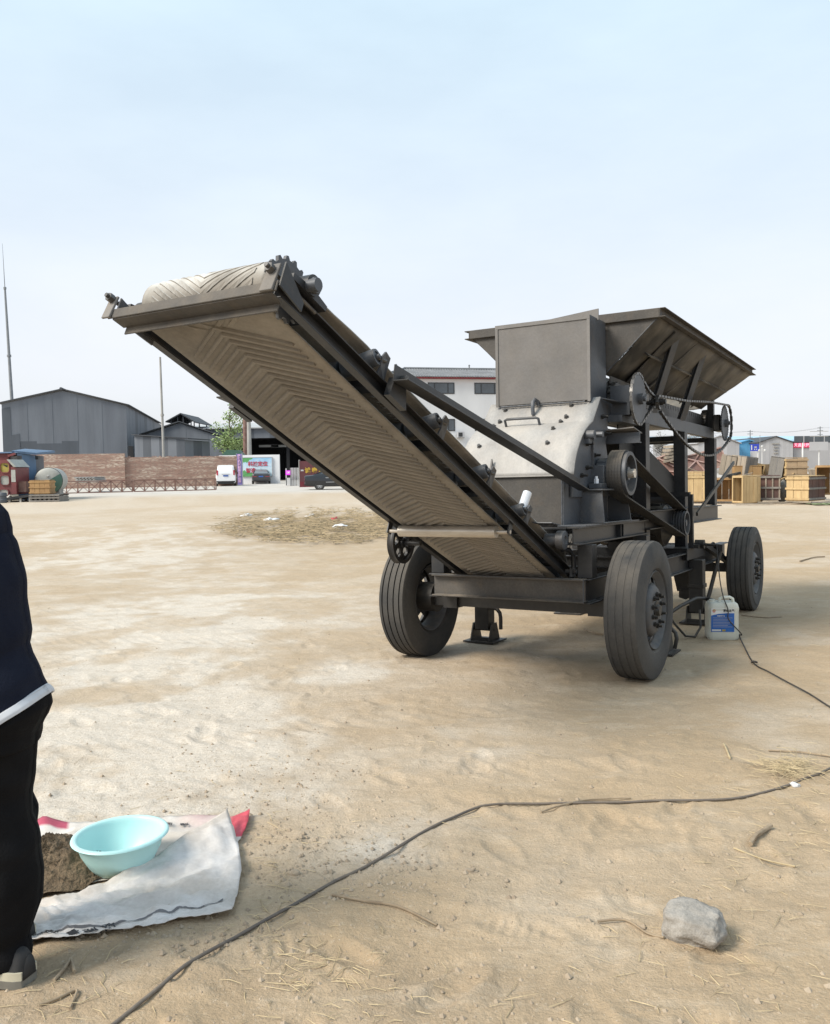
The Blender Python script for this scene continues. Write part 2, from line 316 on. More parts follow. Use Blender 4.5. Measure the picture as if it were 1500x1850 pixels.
# ------------------------------------------------------------------ the mobile crusher (u forward, v right, w up; root on the ground under the right rear wheel)
mach=empty('mobile_crusher','dark grey wheeled crusher with a raised belt conveyor and a flared feed hopper','crusher')
mm=Matrix(((.507928,.8614,-.000008,1.6062),(.860968,-.507673,.03167,6.1964),(-.027276,.016093,.999498,-.197),(0,0,0,1)))
mach.matrix_world=mm
def mir(v): return -1.8-v
I=lambda h,b,tw=.008,tf=.012:[(-b/2,-h/2),(b/2,-h/2),(b/2,-h/2+tf),(tw/2,-h/2+tf),(tw/2,h/2-tf),(b/2,h/2-tf),(b/2,h/2),(-b/2,h/2),(-b/2,h/2-tf),(-tw/2,h/2-tf),(-tw/2,-h/2+tf),(-b/2,-h/2+tf)]
def Cp(h,b,s=1,t=.008): return [(s*x,y) for x,y in [(0,-h/2),(b,-h/2),(b,-h/2+t),(t,-h/2+t),(t,h/2-t),(b,h/2-t),(b,h/2),(0,h/2)]][::s]
Lp=lambda a,t=.007:[(0,0),(a,0),(a,t),(t,t),(t,a),(0,a)]
sq=lambda a,b:[(-a/2,-b/2),(a/2,-b/2),(a/2,b/2),(-a/2,b/2)]
st=mt['steel']
def part(name,mb,mat=st,smooth=None,bevel=0,parent=mach,label=None,solid=0):
    o=mb.build(name,mat,parent,smooth,bevel,solid)
    if label: o['label']=label
    return o
# chassis
for v in (-.30,mir(-.30)): part('chassis_beam',MB().bar((-.34,v,.635),(4.55,v,.635),I(.18,.1)),bevel=.003)
for v in (-.22,mir(-.22)):                   # stiffener plates welded on the webs
    for u in (.7,1.6,2.2): part('web_stiffener',MB().box((u,v-.125 if v>-.9 else v+.085,.557),(u+.01,v-.085 if v>-.9 else v+.125,.713)))
part('cross_beam',MB().bar((-.355,-1.49,.643),(-.355,-.28,.643),I(.165,.10)),mt['steel_dusty2'],bevel=.003)
for u in (.9,2.1,3.2,4.5): part('cross_beam',MB().bar((u,-1.42,.635),(u,-.38,.635),I(.14,.09)))
# rear axle, front axle
part('rear_axle',MB().bar((0,-1.72,.50),(0,-.06,.50),sq(.12,.115)).cyl((0,-1.80,.5),(0,-1.66,.5),.12,24).cyl((0,-.16,.5),(0,.0,.5),.15,24).box((-.09,-1.56,.43),(.09,-1.44,.56)).box((-.09,-.36,.43),(.09,-.24,.56)),mt['black'],smooth=35)
fax=MB().bar((4.05,-1.72,.465),(4.05,-.06,.465),sq(.1,.095)).cyl((4.05,-1.8,.465),(4.05,-1.64,.465),.13,24).cyl((4.05,-.15,.465),(4.05,0,.465),.13,24)
part('front_axle',fax,mt['black'],smooth=35)
part('axle_brace',MB().bar((3.95,-.32,.74),(4.05,-.16,.50),sq(.05,.05)),mt['black'])
part('axle_brace',MB().bar((3.95,mir(-.32),.74),(4.05,mir(-.16),.50),sq(.05,.05)),mt['black'])
part('turntable',MB().cyl((4.05,-.9,.51),(4.05,-.9,.56),.38,36),mt['black'],smooth=35)
part('drawbar',MB().bar((4.1,-.7,.46),(5.6,-.88,.33),sq(.07,.08)).bar((4.1,-1.1,.46),(5.6,-.92,.33),sq(.07,.08)).lathe([(-.02,.05),(.02,.05),(.02,.09),(-.02,.09)],(5.68,-.9,.33),(0,0,1),20,True),mt['black'])
part('axle_bracket',MB().prism([(3.1,-.56,.55),(3.1,-.30,.55),(3.1,-.38,.28),(3.1,-.50,.28)],(.12,0,0)),mt['black'])
part('axle_bracket',MB().prism([(3.05,-.47,.30),(3.05,-.35,.30),(3.05,-.33,.24),(3.05,-.40,.20),(3.05,-.47,.22)],(.1,0,0)),mt['black'])
# wheels ---------------------------------------------------------
def make_wheel(D,Wd,side,treadgroove,loc,roll):
    r=D/2; h=Wd/2
    # tyre: tread with circumferential grooves, bulging sidewalls, bead
    pr=[(-h*.80,.285),(-h*.97,.30),(-h*1.06,.345),(-h*1.05,.40),(-h*.98,r-.055),(-h*.965,r-.050),(-h*.93,r-.022),(-h*.86,r-.006)]
    gx=[-.62,-.21,.21,.62]
    for g in gx: pr+= [((g-.045)*h,r-.001+0),((g-.04)*h,r-treadgroove),((g+.04)*h,r-treadgroove),((g+.045)*h,r-.001)]
    pr+=[(h*.86,r-.006),(h*.93,r-.022),(h*.965,r-.050),(h*.98,r-.055),(h*1.05,.40),(h*1.06,.345),(h*.97,.30),(h*.80,.285),(h*.70,.27),(-h*.70,.27)]
    pr=[(a*1.0,b) for a,b in pr]
    w=MB().lathe(pr,(0,0,0),(0,1,0),72,True).build('wheel',mt['rubber'],mach,smooth=32); w.location=loc; w.rotation_euler=(0,roll,0)
    o=side   # outward
    dish=[(o*h*.80,.283),(o*h*.90,.275),(o*h*.74,.262),(o*h*.56,.252),(o*h*.50,.240),(o*h*.62,.192),(o*h*.84,.165),(o*h*.90,.150),(o*h*.90,.07),(o*h*.88,.0)]
    inn=[(-o*h*.86,.275),(-o*h*.70,.258),(o*h*.28,.247)]
    rim=MB().lathe(inn,(0,0,0),(0,1,0),48)
    # disc with oval hand holes: built from sectors that leave gaps
    k=8
    rim.lathe(dish[:5],(0,0,0),(0,1,0),48); rim.lathe(dish[5:],(0,0,0),(0,1,0),48)
    for i in range(k):
        a0=2*math.pi*(i+.27)/k; a1=2*math.pi*(i+.73)/k
        rows=[]
        for j in range(7):
            f=j/6; a=a0+(a1-a0)*f; e=math.sin(math.pi*f)
            def P(t,aa): 
                y=o*h*(.50+.12*t); rr=.240-.048*t; return (rr*math.cos(aa),y,rr*math.sin(aa))
            rows.append([P(0,a),P(1,a)])
        rim.grid(rows)
        for j in range(8):          # rounded ends of the hole
            pass
    rim.build('rim',mt['rimpaint'],w,smooth=40,solid=.006)
    hub=MB().cyl((0,o*h*.70,0),(0,o*h*1.0,0),.075,24,.066).cyl((0,o*h*1.0,0),(0,o*h*1.16,0),.045,20,.036)
    hub.build('hub',mt['black'],w,smooth=40)
    nm=None
    for i in range(10):
        a=2*math.pi*i/10
        if nm is None: nm=MB().cyl((0,o*h*.88,0),(0,o*h*1.06,0),.017,6).cyl((0,o*h*1.06,0),(0,o*h*1.26,0),.010,8).mesh('wheel_nut',mt['black'])
        n=put('wheel_nut',nm,w); n.location=(.112*math.cos(a),0,.112*math.sin(a))
    return w
make_wheel(.99,.25,1,.004,(0,0,.488),.3)['label']='worn bald rear tyre on the near side'
make_wheel(.98,.25,-1,.016,(.10,-1.875,.483),1.1)
make_wheel(.93,.25,1,.012,(4.05,.02,.462),.8)
make_wheel(.93,.25,-1,.012,(4.05,-1.86,.462),1.9)
# stabiliser jacks
def jack(u,v,flip=1,hand=1):
    b=MB().bar((u,v,.11),(u,v,.64 if v>-.24 and u>2 else .56),sq(.135,.135)).box((u-.078,v-.078,.36),(u+.078,v+.078,.40))
    j=part('stabiliser_jack',b,mt['black'],bevel=.004)
    f=MB().box((u-.14,v-.15,.004),(u+.14,v+.15,.018))
    for s in (-1,1): f.prism([(u-.11,v+s*.085,.018),(u+.11,v+s*.085,.018),(u+.05,v+s*.085,.17),(u-.05,v+s*.085,.17)],(0,s*.012,0))
    f.prism([(u-.085,v-.11,.018),(u-.085,v+.11,.018),(u-.085,v+.085,.05),(u-.085,v-.085,.05)],(-.01,0,0))
    f.build('jack_foot',mt['black'],j)
    MB().cyl((u,v-.10,.11),(u,v+.10,.11),.014,10).build('pivot_pin',mt['black'],j,smooth=40)
    if hand:
        pts=[(u-.05,v+.07,.315),(u-.06,v+.115,.318),(u-.07,v+.16,.305),(u-.07,v+.185,.275),(u-.07,v+.192,.235),(u-.07,v+.192,.13)]
        MB().tube([(a,b_,c) for a,b_,c in pts],.018,8).build('jack_handle',mt['black'],j,smooth=60)
jack(.90,-1.68); jack(1.0,-.14,hand=0)
part('jack_handle',MB().tube([(1.0,-.06,.22),(.95,-.02,.215),(.93,.02,.185),(.92,.03,.14),(.93,.012,.06)],.016,8),mt['black'],smooth=60)
jack(2.80,-.225,hand=0); jack(2.95,-1.62,hand=0)
# upper frame
for v in (-.345,mir(-.345)):
    part('support_beam',MB().bar((-.42,v,1.028),(1.34,v,1.028),I(.126,.09)),bevel=.002)
    for u in (-.245,1.12): part('frame_post',MB().bar((u,v+.04 if v>-.9 else v-.04,.726),(u,v+.04 if v>-.9 else v-.04,.964),sq(.11,.10)),bevel=.003)
    for u in (.55,.62): part('web_stiffener',MB().box((u,min(v,v+.04 if v>-.9 else v-.04)+.005,.98),(u+.01,max(v,v+.04 if v>-.9 else v-.04),1.076)))
    part('base_beam',MB().bar((1.36,v,1.082),(4.40,v,1.082),I(.167,.1)),bevel=.003)
    for u in (1.51,2.93): part('frame_post',MB().bar((u,v-.065,.726),(u,v-.065,1.0),sq(.11,.11)),bevel=.003)
    vv=-.41 if v>-.9 else mir(-.41)
    for u,w1 in ((1.51,1.94),(2.93,1.94),(4.36,1.94)): part('frame_post',MB().bar((u,vv,1.167),(u,vv,w1),sq(.115,.125)),bevel=.003)
    part('hopper_post',MB().bar((4.40,vv,2.062),(4.40,vv,2.56),sq(.07,.07)))
    # feeder side beam (channel)
    part('feeder_beam',MB().bar((1.08,vv+.03 if v>-.9 else vv-.03,2.0),(4.42,vv+.03 if v>-.9 else vv-.03,2.0),Cp(.12,.055,1 if v>-.9 else -1)),mt['plate'],bevel=.002)
part('cross_beam',MB().bar((-.36,-1.40,1.028),(-.36,-.40,1.028),I(.12,.09)))
part('cross_beam',MB().bar((1.2,-1.40,1.028),(1.2,-.40,1.028),I(.12,.09)))
part('cross_beam',MB().bar((4.32,-1.40,1.082),(4.32,-.40,1.082),I(.16,.09)))
part('tie_bar',MB().bar((4.3,-1.36,1.925),(4.3,-.44,1.925),sq(.05,.055)))
part('tie_bar',MB().bar((2.93,-1.36,1.875),(2.93,-.44,1.875),sq(.05,.055)))
part('diagonal_brace',MB().bar((1.55,-1.36,1.22),(2.88,-1.36,1.86),sq(.05,.07)))
part('diagonal_brace',MB().bar((2.98,-1.36,1.86),(4.30,-1.36,1.22),sq(.05,.07)))
part('lever_bar',MB().bar((2.70,-.20,1.10),(4.63,-.20,1.662),sq(.02,.036)),mt['black'])
# motor platform with end plate and guard
part('motor_platform',MB().bar((2.52,-1.2,.708),(2.52,-.255,.708),Cp(.115,.05,1)).bar((3.22,-1.2,.708),(3.22,-.255,.708),Cp(.115,.05,-1)).box((2.47,-.255,.652),(3.27,-.243,.766)).box((2.52,-1.2,.754),(3.22,-.26,.764)),bevel=.002)
part('guard_frame',MB().bar((2.62,-.24,.768),(2.62,-.24,1.30),sq(.045,.05)).bar((2.597,-.24,1.30),(2.597,-.75,1.30),sq(.05,.045)).bar((2.62,-.75,.768),(2.62,-.75,1.28),sq(.045,.05)))
part('diagonal_brace',MB().bar((3.16,-.235,.765),(3.95,-.12,.52),sq(.06,.045)),mt['black'])
# rotor housing --------------------------------------------------
prof=[(.48,2.08),(.29,1.88),(.21,1.85),(.12,1.805),(.05,1.755),(-.01,1.70),(-.055,1.65),(-.09,1.60),(-.118,1.545),(-.138,1.49),(-.145,1.465)]
rows=[[(u,v,w) for u,w in prof] for v in np.linspace(-1.385,-.435,12)]
cover=part('rotor_cover',MB().grid(rows),mt['primer'],smooth=14,solid=.012,label='pale dusty curved cover with bolts and a lifting handle')
def hook():
    P=[(.372,-.955,1.965),(.365,-.955,2.02),(.37,-.955,2.065),(.40,-.952,2.088),(.425,-.94,2.075),(.43,-.93,2.04)]
    return MB().tube([(a-.02,b,c) for a,b,c in P],[.016,.017,.018,.019,.017,.012],8)
hook().build('lifting_hook',mt['iron'],cover,smooth=60)
MB().tube([(.255,-1.146,1.868),(.225,-1.146,1.92),(.222,-1.125,1.928),(.222,-.88,1.928),(.225,-.858,1.92),(.255,-.858,1.868)],.011,8).build('handle',mt['iron'],cover,smooth=60)
bn=None
for (u,v,w) in [(.418,-1.225,2.014),(.321,-1.231,1.913),(.287,-1.27,1.876),(-.008,-1.259,1.701),(.422,-.654,2.019),(.329,-.662,1.921),(.291,-.694,1.881),(.147,-.702,1.817),(-.006,-.688,1.703)]:
    if bn is None: bn=MB().cyl((0,0,0),(0,0,.012),.020,6).cyl((0,0,.012),(0,0,.028),.013,12).mesh('bolt',mt['bolt'],40)
    n=Vector((-.72,0,.69)) if u>.25 else (Vector((-.45,0,.89)) if u>.1 else Vector((-.75,0,.66)))
    b=put('bolt',bn,cover); b.location=(u,v,w); b.rotation_euler=n.to_track_quat('Z','X').to_euler()
MB().prism([(-.19,-1.10,1.475),(-.13,-1.10,1.475),(-.125,-1.10,1.56),(-.135,-1.10,1.60)],(0,.012,0)).build('fin_plate',mt['steel_dusty'],cover)
pl=[(.48,2.085),(.29,1.885),(.12,1.80),(-.01,1.695),(-.09,1.595),(-.14,1.49),(-.16,1.40),(-.165,1.30),(.74,1.30),(.70,1.50),(.665,1.62),(.62,1.73),(.69,1.84)]
for v in (-.458,-1.372): part('side_plate',MB().prism([(u,v,w) for u,w in pl],(0,.014,0)),mt['plate'],bevel=.002)
part('plate_flange',MB().box((.268,-.444,1.36),(.282,-.425,1.74)),mt['plate'])
part('hood_gusset',MB().prism([(.48,-.44,2.083),(.86,-.30,2.055),(.86,-.44,2.055)],(0,0,-.010)),mt['plate'])
part('hood',MB().prism([(.48,-1.372,2.083),(.90,-1.372,2.06),(.69,-1.372,1.84)],(0,.914,0)),mt['plate'])
pb=MB().cyl((0,0,0),(0,.02,0),.018,6).cyl((0,.02,0),(0,.055,0),.010,8).mesh('bolt',mt['black'],40)
for u,w in ((.52,1.93),(.60,1.80),(.17,1.70),(.15,1.52),(.03,1.46),(.43,1.50),(.33,1.62)):
    b=put('bolt',pb,mach); b.location=(u,-.444,w)
part('hinge',MB().cyl((.14,-.44,1.765),(.14,-.37,1.765),.035,16).box((.12,-.45,1.70),(.17,-.40,1.76)).cyl((.21,-.42,1.77),(.21,-.33,1.77),.022,8),mt['iron'],smooth=40)
# lower housing
part('lower_housing',MB().box((-.285,-1.325,1.092),(.86,-.475,1.452)),mt['steel_dusty2'],bevel=.003,label='flat grey lower housing box under the pale cover')
part('housing_ledge',MB().box((-.305,-1.33,1.453),(-.15,-.47,1.464)),mt['primer'])
for v in (-.475,-1.337): part('side_plate',MB().prism([(-.285,v,1.09),(.80,v,1.09),(.80,v,1.30),(-.10,v,1.36),(-.285,v,1.43)],(0,.012,0)),mt['plate'])
part('base_plate',MB().box((-.31,-.50,1.0925),(1.0,-.29,1.102)),mt['plate'])
# bearing pedestals, bearings, pulley, drive belts
for s in (0,1):
    f=(lambda v:v) if s==0 else mir
    a=MB().prism([(.08,f(-.460),1.345),(.08,f(-.30),1.345),(.04,f(-.27),1.104),(.04,f(-.460),1.104)],(.012,0,0)).prism([(.70,f(-.460),1.345),(.70,f(-.30),1.345),(.72,f(-.27),1.104),(.72,f(-.460),1.104)],(-.012,0,0))
    a.box((.05,min(f(-.461),f(-.285)),1.346),(.74,max(f(-.461),f(-.285)),1.358)); a.box((.37,min(f(-.455),f(-.42)),1.104),(.39,max(f(-.455),f(-.42)),1.345))
    part('bearing_pedestal',a,mt['plate'],bevel=.002)
    b=MB().box((.17,min(f(-.435),f(-.335)),1.36),(.74,max(f(-.435),f(-.335)),1.40)).box((.27,min(f(-.435),f(-.345)),1.40),(.64,max(f(-.435),f(-.345)),1.54)).cyl((.455,f(-.437),1.475),(.455,f(-.34),1.475),.125,24).box((.36,min(f(-.43),f(-.35)),1.54),(.55,max(f(-.43),f(-.35)),1.575))
    bb=part('bearing_block',b,mt['iron'],smooth=35,bevel=.004)
    for u in (.21,.70): MB().cyl((u,f(-.385),1.40),(u,f(-.385),1.435),.02,6).cyl((u,f(-.385),1.435),(u,f(-.385),1.455),.011,8).build('bolt',mt['galv'],bb)
    MB().cyl((.455,f(-.45),1.475),(.455,f(-.16),1.475),.035,16).build('shaft',mt['bright'],bb,smooth=40)
def vpulley(c,v0,v1,r,web,name,gro=0):
    pr=[(v0,r*.84),(v0,r)]
    if gro:
        n=gro; 
        for i in range(n):
            a=v0+(v1-v0)*(i+.2)/n; b=v0+(v1-v0)*(i+.8)/n; pr+=[(a,r),(a+.006,r-.014),(b-.006,r-.014),(b,r)]
    pr+=[(v1,r),(v1,r*.84),(v1-.055*(v1-v0>.1),r*.80),(v1-.06*(v1-v0>.1),r*.32),(v1-.015,r*.30),(v1-.015,.0)]
    bk=[(v0,r*.84),(v0+.05,r*.8),(v0+.05,0)]
    o=part(name,MB().lathe(pr,(c[0],0,c[1]),(0,1,0),48).lathe(bk,(c[0],0,c[1]),(0,1,0),48),mt['iron'],smooth=35)
    MB().cyl((c[0],v1-.05,c[1]),(c[0],v1-.006,c[1]),.034,6).build('hub',mt['iron'],o)
    return o
vpulley((.465,1.475),-.345,-.195,.170,1,'drive_pulley')
vpulley((2.36,1.025),-.345,-.215,.118,1,'motor_pulley',5)
def belt_run(c0,r0,c1,r1,v0,v1,n=5,name='drive_belt'):
    (u0,w0),(u1,w1)=c0,c1; d=Vector((u1-u0,0,w1-w0)); L=d.length; d/=L; nrm=Vector((-d.z,0,d.x)); k=(r0-r1)/L
    pts=[]
    A0=Vector((u0,0,w0)); A1=Vector((u1,0,w1))
    ph=math.acos(k); base=math.atan2(d.z,d.x)
    for i in range(25): a=base+ph+(2*math.pi-2*ph)*i/24; pts.append(A0+Vector((math.cos(a),0,math.sin(a)))*r0)
    for i in range(25): a=base-ph+2*ph*i/24; pts.append(A1+Vector((math.cos(a),0,math.sin(a)))*r1)
    for i in range(n):
        a=v0+(v1-v0)*(i+.03)/n; b=v0+(v1-v0)*(i+.97)/n; m=MB(); N=len(pts)
        cen=lambda j:(A0 if j<25 else A1)
        rows=[[(p.x,a,p.z),(p.x,b,p.z)] for p in pts+[pts[0]]]
        m.grid(rows); part(name,m,mt['beltd'],solid=.012)
belt_run((.465,1.475),.178,(2.36,1.025),.124,-.335,-.222)
mo=part('motor',MB().cyl((2.36,-1.05,1.0),(2.36,-.42,1.0),.20,32).cyl((2.36,-1.12,1.0),(2.36,-1.05,1.0),.21,32,.17).cyl((2.36,-.42,1.0),(2.36,-.36,1.0),.19,32,.10).box((2.20,-.95,.765),(2.52,-.50,.84)).box((2.15,-.9,1.16),(2.3,-.65,1.26)),mt['black'],smooth=35)
for i in range(14):
    a=2*math.pi*i/14+.2; MB().box((-.006,-1.0,.195),(.006,-.46,.222),Matrix.Translation((2.36,0,1.0))@Matrix.Rotation(a,4,'Y')).build('cooling_fin',mt['black'],mo)
part('gearbox',MB().box((1.45,-1.15,1.10),(1.95,-.62,1.42)).cyl((1.7,-.62,1.26),(1.7,-.5,1.26),.12,24).box((1.55,-1.0,1.42),(1.85,-.75,1.5)),mt['black'],bevel=.02,smooth=35)
part('air_tank',MB().lathe([(-1.25,0),(-1.24,.07),(-1.20,.12),(-1.15,.14),(-.62,.14),(-.57,.12),(-.53,.07),(-.52,0)],(3.60,0,1.31),(0,1,0),28),mt['iron'],smooth=50)
part('air_tank',MB().lathe([(-1.2,0),(-1.18,.08),(-1.13,.115),(-.66,.115),(-.61,.08),(-.59,0)],(3.35,0,1.08),(0,1,0),28),mt['iron'],smooth=50)
# fines chute under the feeder
part('fines_chute',MB().grid([[(1.02,-1.36,1.83),(1.02,-.47,1.83)],[(3.38,-1.36,1.30),(3.38,-.47,1.30)]]).grid([[(1.02,-.47,1.83),(1.02,-.47,1.95)],[(3.38,-.47,1.30),(3.38,-.47,1.36)]]).grid([[(1.0,-.46,1.60),(1.02,-.46,1.83)],[(3.1,-.46,1.18),(3.38,-.46,1.31)]]),mt['jet'],solid=.012)
# arm and small roof above the drive pulley
part('support_arm',MB().bar((.70,-.62,1.765),(.70,-.19,1.765),Cp(.085,.04,1)),mt['plate'])
part('weather_plate',MB().prism([(.62,-.50,1.822),(.62,-.215,1.838),(.80,-.20,1.80),(.80,-.50,1.80)],(0,0,.008)),mt['steel_dusty'])
# box above the rotor
part('inlet_box',MB().box((.42,-1.30,2.06),(.80,-.505,2.712)),mt['steel_dusty'],bevel=.003,label='square brownish grey plate box behind the pale cover')
part('box_trim',MB().box((.412,-1.31,2.695),(.42,-.495,2.725)),mt['steel_dusty'])
for v in (-1.31,-.519): part('box_trim',MB().box((.412,v,2.05),(.42,v+.024,2.694)),mt['steel_dusty'])
part('box_shade_sheet',MB().box((.422,-.504,2.055),(.80,-.494,2.725)),mt['plate'])  # shade on the box's right side, painted as a darker blue-grey sheet
part('back_lip',MB().prism([(.58,-1.16,2.71),(.58,-.48,2.71),(.58,-.48,2.80),(.58,-1.16,2.735)],(.012,0,0)),mt['steel_dusty'])
# hopper ------------------------------------------------------------
hop=MB()
T=dict(rl=(.83,-1.742,2.735),rr=(.83,-.058,2.735),fr=(5.01,-.058,2.735),fl=(5.01,-1.742,2.735))
B=dict(rl=(.86,-1.28,2.30),rr=(.86,-.52,2.30),fr=(4.20,-.48,2.28),fl=(4.20,-1.32,2.28))
def panel(a,b,c,d,name='hopper_wall'):
    n=10
    rows=[]
    for i in range(n+1):
        t=i/n; p=Vector(a).lerp(Vector(b),t); q=Vector(d).lerp(Vector(c),t); rows.append([p.lerp(q,j/6)+Vector((0,0,.006*math.sin(i*2.1+j*1.3))) for j in range(7)])
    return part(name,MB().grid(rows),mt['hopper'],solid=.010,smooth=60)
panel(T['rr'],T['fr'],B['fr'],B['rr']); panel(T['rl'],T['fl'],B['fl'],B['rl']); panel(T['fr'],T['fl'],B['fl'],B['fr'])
part('hopper_wall',MB().prism([(.83,-1.72,2.72),(.83,-.08,2.72),(.83,-.52,2.30),(.83,-1.28,2.30)],(.012,0,0)),mt['steel_dusty2'])
def rim(a,b,sidesign): part('rim_channel',MB().bar(a,b,Cp(.075,.05,sidesign)),mt['steel_dusty2'],bevel=.003)
rim((.80,-1.745,2.757),(.80,-.055,2.757),1)
rim((.80,-.055,2.757),(5.02,-.055,2.757),-1)
rim((.80,-1.745,2.757),(5.02,-1.745,2.757),1)
rim((5.02,-1.745,2.757),(5.02,-.055,2.757),-1)
for u in (1.68,2.76):                      # standing support struts, right and left
    for s in (0,1):
        f=(lambda v:v) if s==0 else mir
        part('hopper_strut',MB().bar((u,f(-.115),2.71),(u+.16,f(-.375),2.062),Cp(.05,.07,1)),mt['plate'])
for u in (1.45,2.25,3.05,3.85,4.5):         # ribs welded along the sloping walls
    for s in (0,1):
        f=(lambda v:v) if s==0 else mir
        t0=(u-.84)/4.12; ub=.86+t0*3.34
        a=Vector((u,f(-.095),2.705)); b=Vector((ub,f(-.49),2.295)); 
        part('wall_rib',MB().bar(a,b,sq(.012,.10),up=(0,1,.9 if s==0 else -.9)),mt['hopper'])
for s in (0,1):
    f=(lambda v:v) if s==0 else mir
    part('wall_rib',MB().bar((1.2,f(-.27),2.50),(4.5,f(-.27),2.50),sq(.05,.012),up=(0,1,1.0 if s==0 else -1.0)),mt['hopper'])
part('skirt_plate',MB().prism([(.9,-.50,2.30),(2.3,-.49,2.27),(2.3,-.49,2.20),(.9,-.50,2.235)],(0,.01,0)),mt['steel_dusty2'])
part('skirt_plate',MB().prism([(.9,-1.31,2.30),(4.4,-1.31,2.27),(4.4,-1.31,2.10),(.9,-1.31,2.16)],(0,.01,0)),mt['steel_dusty2'])
# apron feeder: pans riding between the side beams
ap=MB().box((1.0,-1.28,2.10),(4.45,-.52,2.14)).build('apron_bed',mt['black'],mach)
pan=MB().box((0,-1.33,2.075),(.085,-.475,2.215)).box((.085,-1.33,2.075),(.098,-.475,2.165)).mesh('apron_pan',mt['black'])
for i in range(32): o=put('apron_pan',pan,ap); o.location=(1.22+i*.1,0,0)
part('head_drum',MB().cyl((.98,-1.30,2.105),(.98,-.52,2.105),.165,36).cyl((.98,-.52,2.105),(.98,-.20,2.105),.03,16),mt['steel_dusty'],smooth=35)
def sprocket(c,v,r,teeth,th=.014,name='sprocket',mat=mt['iron'],hub=.045,hl=.05):
    pts=[]
    for i in range(teeth):
        for k,(da,rr) in enumerate(((-.3,r-.012),(-.12,r),(.12,r),(.3,r-.012))):
            a=2*math.pi*(i+da)/teeth; pts.append((c[0]+rr*math.cos(a),v,c[1]+rr*math.sin(a)))
    return part(name,MB().prism(pts,(0,th,0)).cyl((c[0],v-.02,c[1]),(c[0],v+hl,c[1]),hub,20).cyl((c[0],v+hl,c[1]),(c[0],v+hl+.02,c[1]),.022,12),mat,smooth=35)
sprocket((.98,2.105),-.50,.150,16,.05,mat=mt['black'],hub=.06)
sprocket((.90,2.090),-.262,.205,38)
sprocket((1.38,2.105),-.262,.052,11,mat=mt['black'],hub=.03)
sprocket((1.38,2.105),-.225,.052,11,mat=mt['black'],hub=.03)
sprocket((4.40,2.115),-.262,.205,38)
sprocket((4.40,2.115),-.50,.17,16,.06,mat=mt['black'],hub=.06)
part('take_up_bearing',MB().box((4.26,-.36,2.02),(4.52,-.28,2.21)).cyl((4.40,-.36,2.115),(4.40,-.22,2.115),.03,14),mt['black'],bevel=.01)
part('shaft_bracket',MB().box((.80,-.46,1.96),(.98,-.30,2.02)).box((.80,-.46,2.02),(.82,-.30,2.20)).box((.72,-.50,1.90),(1.28,-.34,1.955)),mt['iron'])
part('jackshaft_bracket',MB().box((1.30,-.47,2.062),(1.46,-.33,2.075)).cyl((1.38,-.46,2.105),(1.38,-.20,2.105),.022,12).box((1.34,-.46,2.07),(1.42,-.34,2.14)),mt['black'])
def chain(pts,v,name='drive_chain',pitch=.036,wd=.022):
    P=[Vector((a,0,b)) for a,b in pts]; L=[0]
    for a,b in zip(P,P[1:]): L.append(L[-1]+(b-a).length)
    n=int(L[-1]/pitch); m=MB()
    for i in range(n):
        s=i*pitch; j=max(k for k in range(len(L)-1) if L[k]<=s+1e-9); t=(s-L[j])/max(L[j+1]-L[j],1e-6); p=P[j].lerp(P[j+1],t); d=(P[j+1]-P[j]).normalized()
        ang=math.atan2(d.z,d.x); w=wd if i%2 else wd*.72
        m.box((-pitch*.62,v-w/2,-.009),(pitch*.62,v+w/2,.009),Matrix.Translation((p.x,0,p.z))@Matrix.Rotation(-ang,4,'Y'))
    o=part(name,m,mt['chain']); return o
def arc(c,r,a0,a1,n=20): return [(c[0]+r*math.cos(R(a0+(a1-a0)*i/n)),c[1]+r*math.sin(R(a0+(a1-a0)*i/n))) for i in range(n+1)]
chain(arc((.90,2.09),.208,55,305,40)+[(1.32,2.055)]+arc((1.38,2.105),.05,-60,60,8)+[(1.20,2.19),(.90+.208*math.cos(R(55)),2.09+.208*math.sin(R(55)))],-.255)
cat=[(1.40,2.055)]
for i in range(31):
    t=i/30; u=1.42+(4.45-1.42)*t; cat.append((u,2.03+(1.93-2.03)*t-1.08*t*(1-t)*(1.0+.35*(t-.5))))
chain(arc((1.38,2.105),.052,270,90,10)+[(2.4,2.20),(3.4,2.275)]+arc((4.40,2.115),.208,95,-75,22)+cat[::-1],-.218,pitch=.05,wd=.03)
# valve block and small pipes at the front right corner
part('valve_block',MB().cyl((2.75,-.23,.80),(2.75,-.14,.80),.045,14).tube([(2.75,-.16,.80),(2.75,-.02,.79),(2.75,.02,.785)],.014,8).box((2.71,0,.735),(2.79,.04,.80)).box((2.62,-.24,.765),(2.70,-.17,.80)),mt['black'],smooth=40)
part('drop_pipe',MB().tube([(2.75,.02,.76),(2.72,-.03,.55),(2.68,-.08,.32),(2.66,-.10,.25)],.02,8),mt['black'],smooth=60)
part('hose',MB().tube([(2.66,-.10,.27),(2.45,-.16,.29),(2.2,-.25,.24),(1.95,-.36,.15),(1.75,-.45,.02)],.018,8),mt['black'],smooth=60)
part('hose_end',MB().tube([(2.66,-.10,.265),(2.55,-.04,.26),(2.42,.03,.235),(2.36,.06,.225)],[.022,.03,.028,.012],8),mt['black'],smooth=60)
part('cable_loop',MB().tube([(1.55,-.30,.55),(1.58,-.26,.36),(1.66,-.18,.16),(1.76,-.10,.03),(1.86,-.04,.012),(2.0,-.02,.08),(2.15,-.06,.22)],.011,6),mt['beltd'],smooth=60)

